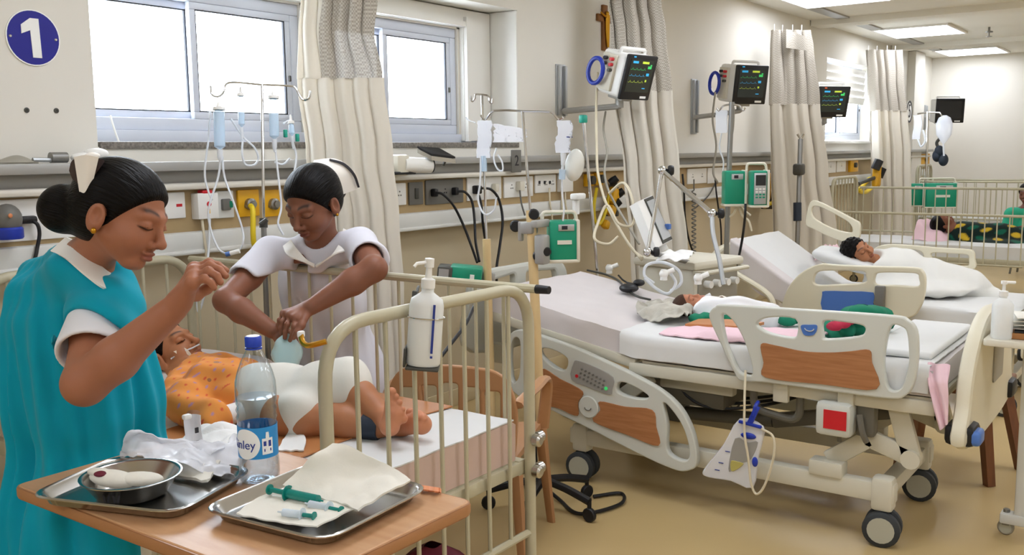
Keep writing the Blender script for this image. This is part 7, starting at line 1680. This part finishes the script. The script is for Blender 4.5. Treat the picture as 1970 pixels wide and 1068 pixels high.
# open neckline
b.rc(nk2 - up2 * .05 + f2 * .02, ch2 + up2 * .03 + f2 * .02, .085, .12, .04); b.rc(nk2 - up2 * .06 + s2x * .06, ch2, .06, .12, .04); b.rc(nk2 - up2 * .06 - s2x * .06, ch2, .06, .12, .04); rail_gap()
vn = nk2 + f2 * .075 - up2 * .03; b.ell(vn, (.05, .04, .06), R2, .015, 's'); b.rc(nk2, h2.w(-.01, 0, -.06), .056, .06, .01, 's')
b.half((0, 0, .36), (0, 0, -1), .01); lo, hi = b.bounds(.03); lo[2] = .33
fd2 = folds(.009, 8, hp2, 1.0, 2.1)
def disp2(X, Y, Z):
    t = (X - ch2[0]) * s2x[0] + (Y - ch2[1]) * s2x[1]
    return fd2(X, Y, Z) + .004 * np.sin(34 * (t * .8 + (Z - 1.0) * .6)) * np.clip((Z - .85) / .15, 0, 1)
implicit('uniform', b, [(lo, hi, .005)], 'D5D4DC', 'fabric', n2, 1, disp2)
band('collar', [P3(560, 462, 3.365), P3(572, 480, 3.325), P3(590, 500, 3.335), P3(604, 508, 3.385)], [P3(545, 474, 3.375), P3(552, 490, 3.315), P3(572, 500, 3.305), P3(604, 512, 3.365)], 'cap_white', n2, .005)
band('collar', [P3(660, 440, 3.425), P3(655, 465, 3.345), P3(635, 495, 3.325), P3(606, 510, 3.375)], [P3(682, 452, 3.405), P3(672, 480, 3.315), P3(645, 488, 3.305), P3(608, 514, 3.355)], 'cap_white', n2, .005)
band('lapel', [P3(572, 500, 3.305), P3(585, 505, 3.305), P3(604, 515, 3.355)], [P3(577, 490, 3.315), P3(590, 500, 3.315), P3(604, 508, 3.365)], 'cap_white', n2, .005)
Dk = 3.36
band('nurse_cap', [P3(600, 322, Dk - .06), P3(625, 326, Dk - .05), P3(648, 342, Dk - .03), P3(659, 374, Dk)], [P3(604, 309, Dk - .04), P3(645, 306, Dk - .02), P3(676, 326, Dk), P3(692, 362, Dk + .03)], 'cap_white', n2, .005)
band('cap_stripe', [P3(634, 306, Dk - .034), P3(662, 314, Dk - .018), P3(682, 334, Dk - .004), P3(692, 360, Dk + .016)], [P3(635, 309, Dk - .036), P3(660, 318, Dk - .02), P3(679, 337, Dk - .006), P3(688, 361, Dk + .014)], 'ink', n2, .007)
e_ = h2.w(-.004, .084, -.047); m = MB(); m.ell(V(*e_), (.005, .005, .005)); m.build('ear_stud', 'gold', n2)
# pale blue breathing bag in her hands
m = MB(); qb = pD(552, 682, 3.02); m.grid(lambda u, v: qb + RIGHT * (.045 * math.cos(6.2832 * u) * math.sin(math.pi * v) ** .7 * (1 + .25 * nz((math.cos(6.28 * u), math.sin(6.28 * u), v * 3), 1.6))) + FWD * (.03 * math.sin(6.2832 * u) * math.sin(math.pi * v) ** .7) + UP * (.055 * math.cos(math.pi * v) + .01 * math.sin(6.28 * u)), 24, 16); m.cyl(qb + UP * .05, pD(556, 655, 3.03), .018); ob_ = m.build('breathing_bag', 'glove_blue', None, 80); tag(ob_, 'pale blue breathing bag held by the nurse in white', 'breathing bag')
# ================================================================== child on the near cot
c1 = T('person', 'child in an orange shirt lying on the cot with bare feet', 'person', (2.0, 2.4, .66))
SKC = 'B07550'
def PZ(x, y, z): return npv(pZ(x, y, z))
hC = Head(P3(326, 672, 3.42), idir(.77, .58, .28), idir(-.62, .78, .02), 1.0)
nkC = P3(352, 722, 3.42)
tC = PZ(420, 752, .745); hpC = PZ(540, 775, .735)
shN, shF = PZ(352, 775, .735), PZ(408, 712, .765)
b = Body(); hC.add(b, nkC, chub=.5)
b.chain([nkC, tC, hpC], [.05, .085, .085], .05); b.rc(nkC, shN, .045, .042, .03); b.rc(nkC, shF, .045, .042, .03)
elN = PZ(395, 812, .71); wrN = PZ(452, 795, .72); b.chain([shN, elN, wrN], [.042, .034, .025], .02)
hand(b, wrN, [PZ(474, 785, .72), PZ(476, 790, .715), PZ(476, 796, .71), PZ(474, 802, .705)], [[PZ(488, 783, .715), PZ(496, 786, .70), PZ(500, 791, .69)], [PZ(492, 789, .71), PZ(501, 793, .695), PZ(505, 798, .685)], [PZ(491, 797, .705), PZ(499, 801, .69), PZ(502, 805, .685)], [PZ(486, 805, .70), PZ(492, 808, .69), PZ(495, 811, .685)]], thumb=[PZ(458, 782, .73), PZ(470, 774, .735), PZ(480, 774, .73)], r=.0068, palm_r=.011)
elF = PZ(482, 722, .72); wrF = PZ(560, 738, .71); b.chain([shF, elF, wrF], [.042, .034, .025], .02); b.ell(wrF + (wrF - elF) * .22, (.03, .03, .018), None, .01)
# legs: near one lies flat, far one has the knee up
hjN, knN, anN = PZ(545, 800, .72), PZ(632, 806, .715), PZ(722, 822, .70)
hjF, knF, anF = PZ(565, 760, .74), PZ(672, 742, .80), P3(742, 806, 2.76)
b.chain([hjN, (hjN + knN) / 2, knN, knN + (anN - knN) * .35, anN], [.068, .062, .046, .047, .031], .025)
b.chain([hjF, (hjF + knF) / 2, knF, knF + (anF - knF) * .35], [.068, .062, .046, .046], .025)
def foot(an, heel, toe, side, big=1):
    """an ankle, heel and toe end; side runs across the sole towards the little toe"""
    ax_ = toe - heel; L_ = np.linalg.norm(ax_); ax_ /= L_; side = side - ax_ * (side @ ax_); side /= np.linalg.norm(side)
    b.rc(an, heel + ax_ * .02, .030, .026, .012); b.rc(heel + ax_ * .02, heel + ax_ * L_ * .5, .026, .022, .012); b.rc(an, heel + ax_ * L_ * .5, .026, .018, .012)
    for k in range(5):
        o_ = side * (-.026 + .0135 * k); ball = heel + ax_ * (L_ * .70 - .004 * k * k * .5)
        b.rc(heel + ax_ * L_ * .38 + o_ * .45, ball + o_, .016, .0125, .008)
        r_ = (.0115, .0082, .0078, .0074, .007)[k]; tip = ball + o_ * 1.12 + ax_ * (L_ * .24 - .006 * k)
        b.rc(ball + o_, tip, r_ * .85, r_, .003); b.ell(tip, (r_ * 1.15,) * 3, None, .002)
hB_, tB_ = P3(745, 832, 2.69), P3(774, 757, 2.67)
anF = P3(742, 806, 2.76)
b.rc(knF + (anF - knF) * .35, anF, .046, .030, .01)
foot(anF, hB_, tB_, CRn * .9 + CDn * .3)
hA_, tA_ = P3(818, 828, 2.73), P3(792, 782, 2.76)
foot(P3(775, 818, 2.80), hA_, tA_, CRn * .5 - CFn * .8)
b.rc(anN, P3(775, 818, 2.80), .031, .029, .01)
def cC(V_):
    C = np.tile(L3(SKC), (len(V_), 1)); C = hC.paint(V_, C, '8A4A42', '2A1A12', '20140F')
    dist = np.minimum(((V_ - (hB_ + tB_) / 2) ** 2).sum(1), ((V_ - (hA_ + tA_) / 2) ** 2).sum(1)) ** .5; m_ = np.clip((.11 - dist) / .06, 0, 1)[:, None]
    return C * (1 - m_) + L3('C78664') * m_
lo, hi = b.bounds()
implicit('body', b, [(lo, hi, .0046)], cC, 'skin', c1, 1, None, [lambda P: near(hC.o, .16)(P) | near((hB_ + hA_) / 2, .16)(P), lambda P: (hC.loc(P)[:, 0] > .03) & near(hC.o, .15)(P)])
b = Body(); hC.hair(b, .007, .016); lo, hi = b.bounds(); implicit('hair', b, [(lo, hi, .0034)], '120C0A', 'hair', c1, head=hC)
b = Body(); b.chain([nkC + (tC - nkC) * .2, tC, tC + (hpC - tC) * .75], [.062, .094, .098], .05); b.rc(nkC + (shN - nkC) * .4, shN, .062, .056, .03); b.rc(shN, elN + (wrN - elN) * .25, .056, .055, .03); b.rc(nkC + (shF - nkC) * .4, shF, .062, .056, .03); b.rc(shF, elF, .056, .05, .03)
b.ell(hC.w(.02, 0, -.03), A((.11, .085, .125)), hC.R, .01, 's')
lo, hi = b.bounds(.03)
def cS(V_):
    C = np.tile(L3('E8964A'), (len(V_), 1))
    w = np.sin(V_[:, 0] * 95 + 2 * np.sin(V_[:, 1] * 40)) * np.sin(V_[:, 1] * 88 + V_[:, 2] * 60); m1 = np.clip((w - .82) / .1, 0, 1)[:, None]; m2 = np.clip((-w - .86) / .1, 0, 1)[:, None]
    C = C * (1 - m1) + L3('B98AA8') * m1; return C * (1 - m2) + L3('D8553E') * m2
ax_c = (hpC - tC) / np.linalg.norm(hpC - tC)
implicit('shirt', b, [(lo, hi, .0046)], cS, 'fabric', c1, 1, lambda X, Y, Z: .006 * np.sin(42 * ((X - tC[0]) * ax_c[0] + (Y - tC[1]) * ax_c[1]) + 16 * (X - tC[0]) + 9 * (Z - .7)) + .004 * np.sin(70 * (X + .5 * Z) + 20 * Y))
b = Body(); b.chain([tC + (hpC - tC) * .7, hpC], [.098, .098], .05); b.rc(hpC, knN - (knN - hjN) * .62, .085, .074, .03); b.rc(hpC, knF + (anF - knF) * .10, .088, .060, .03); b.rc(hpC + A([0, 0, .02]), knF + A([0, 0, .012]), .07, .058, .03)
lo, hi = b.bounds(.03); lo[2] = max(lo[2], .655)
implicit('shorts', b, [(lo, hi, .005)], 'DEDBD2', 'fabric', c1, 1, lambda X, Y, Z: -.011 * np.abs(np.sin(15 * (X * .9 + Z * .8) + 7 * Y)) ** 3 + .006 * np.sin(30 * (Y * .6 - Z) + 10 * X + 2 * np.sin(20 * Y)))
d_ = (anN - knN) / np.linalg.norm(anN - knN); m = MB(); m.tube([V(*(anN - d_ * .035)), V(*(anN - d_ * .0)), V(*(anN + d_ * .015))], [.040, .038, .036], 20); m.build('ankle_cuff', 'navy', c1)
def fpt(f, l, u): return V(*hC.w(f, l, u))
sgn = -1 if (hC.S @ CFn) > 0 else 1
m = MB(); m.tube(crv([fpt(.112, sgn * .006, -.055), fpt(.095, sgn * .03, -.052), fpt(.07, sgn * .055, -.045), fpt(.03, sgn * .072, -.04)], 5), .003, 6); m.build('nasal_tube', 'tube_clear', c1)
m = MB(); m.grid(lambda u, v: fpt(.052 + .03 * u + .006 * math.sin(3.1 * v), sgn * (.066 - .022 * u), -.025 - .045 * v - .012 * u), 5, 5, .0015); m.build('tape', 'tape', c1)
m = MB(); w_ = (wrN - elN) / np.linalg.norm(wrN - elN); m.tube([V(*(wrN - w_ * .035)), V(*(wrN + w_ * .02))], .031, 16); m.build('wrist_dressing', 'cloth_white', c1)
# ================================================================== baby on the second bed
c2p = T('person', 'small baby lying wrapped in white on the wood panelled bed', 'person', npv(onbed(1340, 600)))
ob1 = npv(onbed(1322, 588, .052))
hB = Head(ob1, idir(.35, .80, .30), idir(-.93, .30, .05), .60)
b = Body(); hB.add(b, ob1 + CRn * .075 - A([0, 0, .0]), chub=1.0); bd = npv(onbed(1420, 604, .05)); b.rc(ob1 + CRn * .08, bd, .045, .05, .03)
for s_ in (-1, 1): b.rc(bd, npv(onbed(1455, 607 + 4 * s_, .045)), .032, .022, .02); b.rc(ob1 + CRn * .1, npv(onbed(1385, 602 + 4 * s_, .055)), .024, .016, .015)
lo, hi = b.bounds(); implicit('body', b, [(lo, hi, .0035)], lambda V_: hB.paint(V_, np.tile(L3('B5785A'), (len(V_), 1)), '9A5A50', '6A4434', '4A2E24'), 'skin', c2p, 1, None, [lambda P: near(hB.o, .11)(P)])
b = Body(); hB.hair(b, .004, .012); lo, hi = b.bounds(); implicit('hair', b, [(lo, hi, .003)], '4A3226', 'hair', c2p, head=hB)
b = Body(); b.rc(npv(onbed(1362, 596, .055)), bd, .062, .075, .03); b.rc(bd, npv(onbed(1480, 610, .04)), .075, .06, .03); lo, hi = b.bounds(.03)
implicit('wrap', b, [(lo, hi, .005)], 'F0F0F2', 'fabric', c2p, 1, lambda X, Y, Z: .005 * np.sin(60 * (X + Z) + 20 * Y))
m = MB(); q_ = V(*hB.w(.075, 0, -.075)); m.cyl(q_, q_ + RIGHT * .05 + UP * .03, .012, .010); m.build('breathing_piece', 'tube_clear', c2p)
cloth('cream_cloth', 'cream cloth folded beside the baby head', 'cloth', [[onbed(1348, 578, .05), onbed(1368, 572, .09)], [onbed(1378, 584, .05), onbed(1395, 574, .10)], [onbed(1398, 588, .03), onbed(1410, 580, .07)]], 'cloth_cream', 14, 12, .015, 18, .004, 7)
# ================================================================== sleeping child on the third bed
c3p = T('person', 'dark haired child asleep under a white blanket on the blue panelled bed', 'person', (6.2, 1.6, .58))
T3z = lambda y: .585 + max(0, y - 1.95) * T3
D3 = 6.05
hS = Head(P3(1650, 483, D3), idir(.30, .18, .93), idir(-.72, .68, .10), .86)
b = Body(); nk3 = P3(1676, 505, D3 + .03); hS.add(b, nk3, chub=.7); to3 = P3(1735, 520, D3 + .0); hp3 = P3(1800, 540, D3 - .05); b.chain([nk3, to3, hp3], [.05, .10, .10], .04); kn3 = P3(1850, 550, D3 - .1); b.rc(hp3, kn3, .09, .06, .03); b.rc(kn3, P3(1900, 572, D3 - .15), .05, .04, .03)
lo, hi = b.bounds(); implicit('body', b, [(lo, hi, .0055)], lambda V_: hS.paint(V_, np.tile(L3('A8704E'), (len(V_), 1)), '8A4A42', '2A1A12', '20140F'), 'skin', c3p, 1, None, [lambda P: near(hS.o, .14)(P), lambda P: (hS.loc(P)[:, 0] > .03) & near(hS.o, .14)(P)])
b = Body(); hS.hair(b, .006, .020); lo, hi = b.bounds(.03); implicit('hair', b, [(lo, hi, .004)], '0E0A09', 'hair', c3p, 0, lambda X, Y, Z:   .0035 * np.sin(110 * X + 60 * Z) * np.sin(120 * Y - 90 * Z) + .002 * np.sin(230 * Y + 150 * Z), head=hS)
b = Body(); b.rc(P3(1692, 512, D3), to3, .11, .125, .05); b.rc(to3, hp3, .125, .13, .05); b.rc(hp3, kn3, .125, .11, .05); b.rc(kn3, P3(1905, 575, D3 - .15), .10, .07, .05)
b.ell(P3(1770, 548, D3 - .02), (.34, .34, .06), None, .08); b.ell(hS.o, (.13, .13, .14), None, .02, 's')
lo, hi = b.bounds(.03); implicit('blanket', b, [(lo, hi, .008)], 'DEDDD8', 'fabric', c3p, 1, lambda X, Y, Z: .008 * np.sin(22 * (X + .6 * Y) + 9 * Z) + .004 * np.sin(48 * (Y - X * .3)))
def on3(x, y, dz=.01):
    r = _ray(x, y)
    for k in range(600):
        p = CP + r * ((4.5 + k * .005) / FPX)
        if p.z < T3z(p.y) + dz: return p
    return p
pillow('pillow', 'flat white pillow at the shoulder of the sleeping child', V(*P3(1630, 500, D3 + .12)), (.34, .42, .10), (.25, 0, .1), 'sheet_white')
cloth('pink_cloth', 'pink cloth crumpled on the raised third mattress', 'cloth', [[on3(1562, 490, .02), on3(1580, 478, .04), on3(1610, 472, .03)], [on3(1568, 505, .02), on3(1590, 492, .04), on3(1615, 482, .03)]], 'pink', 18, 12, .03, 9, .005, 3)
# ================================================================== patient and visitor at the far cot
c4p = T('person', 'patient lying under a dark printed blanket on the far cot', 'person', (10.4, 2.3, .55))
D4 = 9.75
hP = Head(P3(1812, 428, D4), idir(.2, .75, .5), idir(-.93, .2, .1), .9)
b = Body(); t4 = P3(1862, 455, D4); hP.add(b, P3(1832, 440, D4)); b.chain([P3(1832, 440, D4), t4, P3(1925, 462, D4 - .1), P3(1985, 466, D4 - .2)], [.06, .11, .11, .08], .05)
b.half((0, 1.40, 0), (0, -1, 0), .01); b.half((10.76, 0, 0), (1, 0, 0), .01); b.half((0, 0, .546), (0, 0, -1), .01)
lo, hi = b.bounds(); implicit('body', b, [(lo, hi, .009)], '7A4A34', 'skin', c4p)
b = Body(); hP.hair(b, .01, .02); lo, hi = b.bounds(); implicit('hair', b, [(lo, hi, .006)], '0E0A09', 'hair', c4p, head=hP)
b = Body(); b.chain([P3(1850, 452, D4), P3(1925, 460, D4 - .1), P3(1990, 466, D4 - .2)], [.14, .15, .13], .05); b.ell(P3(1915, 468, D4 - .1), (.34, .34, .07), None, .06); b.half((0, 1.37, 0), (0, -1, 0), .01); b.half((10.79, 0, 0), (1, 0, 0), .01); b.half((0, 0, .544), (0, 0, -1), .01); b.half((10.04, 0, 0), (-1, 0, 0), .01); lo, hi = b.bounds(.03)
def cBk(V_):
    C = np.tile(L3('10241F'), (len(V_), 1)); w = np.sin(V_[:, 1] * 21 + 2 * np.sin(V_[:, 2] * 18)) * np.sin(V_[:, 0] * 17 + V_[:, 2] * 22)
    m1 = np.clip((w - .55) / .15, 0, 1)[:, None]; C = C * (1 - m1) + L3('C9A92E') * m1; m2 = np.clip((-w - .5) / .15, 0, 1)[:, None]; return C * (1 - m2) + L3('0F5B46') * m2
implicit('blanket', b, [(lo, hi, .014)], cBk, 'fabric', c4p)
cloth('pink_cloth', 'pink cloth heaped on the far cot mattress', 'cloth', [[V(*P3(1752, 462, D4)), V(*P3(1768, 430, D4 + .1)), V(*P3(1790, 428, D4 + .3))], [V(*P3(1790, 468, D4 - .1)), V(*P3(1800, 445, D4)), V(*P3(1820, 440, D4 + .2))], [V(*P3(1820, 468, D4 - .1)), V(*P3(1828, 452, D4)), V(*P3(1838, 450, D4 + .2))]], 'pink', 16, 16, .05, 5, .01, 3)
vp = T('person', 'visitor in a green shirt sitting beyond the far cot', 'person', (0, 0, 0))
D5 = 11.2
hV = Head(P3(1976, 372, D5), idir(-.75, -.1, .66), idir(.02, 1, .05), 1.05)
b = Body(); nv = P3(1978, 402, D5 + .03); hV.add(b, nv); ch_ = P3(1975, 445, D5 + .05); hp_ = A([ch_[0], ch_[1], .505]); b.chain([nv, ch_, hp_], [.06, .14, .15], .06)
vr, vf = npv(RIGHT), npv(FWD)
vp.location = (hp_[0], hp_[1], 0)
for s_ in (-1, 1):
    sh = nv + vr * s_ * .19 - A([0, 0, .06]); el = sh + vr * s_ * .05 - A([0, 0, .26]); wr = el - vf * .22 - A([0, 0, .02]); b.rc(nv, sh, .06, .055, .03); b.chain([sh, el, wr], [.055, .045, .03], .02); b.ell(wr - vf * .07, (.045, .045, .02), None, .02)
    kn = hp_ + vr * s_ * .1 - vf * .40; b.chain([hp_ + vr * s_ * .09, kn, A([kn[0], kn[1], .09])], [.085, .06, .04], .03); b.rc(A([kn[0], kn[1], .05]), A([kn[0], kn[1], .04]) - vf * .15, .04, .035, .02)
lo, hi = b.bounds(); implicit('body', b, [(lo, hi, .008)], lambda V_: hV.paint(V_, np.tile(L3('6A4030'), (len(V_), 1))), 'skin', vp)
b = Body(); hV.hair(b, .012, .022); lo, hi = b.bounds(); implicit('hair', b, [(lo, hi, .006)], '0B0807', 'hair', vp, head=hV)
b = Body(); b.chain([nv - A([0, 0, .05]), ch_, hp_], [.09, .175, .17], .06)
for s_ in (-1, 1): sh = nv + vr * s_ * .19 - A([0, 0, .06]); b.rc(nv - A([0, 0, .04]), sh, .07, .075, .04); b.rc(sh, sh + vr * s_ * .04 - A([0, 0, .20]), .075, .08, .03)
b.half((0, 0, .362), (0, 0, -1), .01); lo, hi = b.bounds(); implicit('shirt', b, [(lo, hi, .01)], '2C9A78', 'fabric', vp)
sto = T('stool', 'plain stool under the visitor in green', 'stool', (hp_[0], hp_[1], 0))
m = MB(); m.lathe([(.002, .36), (.17, .36), (.18, .345), (.18, .33), (.002, .33)], V(hp_[0], hp_[1], 0), n=24); m.build('seat', 'steel_dull', sto)
for k in range(4):
    a_ = .6 + k * math.pi / 2; m = MB(); m.tube([V(hp_[0] + .12 * math.cos(a_), hp_[1] + .12 * math.sin(a_), .33), V(hp_[0] + .17 * math.cos(a_), hp_[1] + .17 * math.sin(a_), 0)], .012, 8); m.build('leg', 'steel_dull', sto)
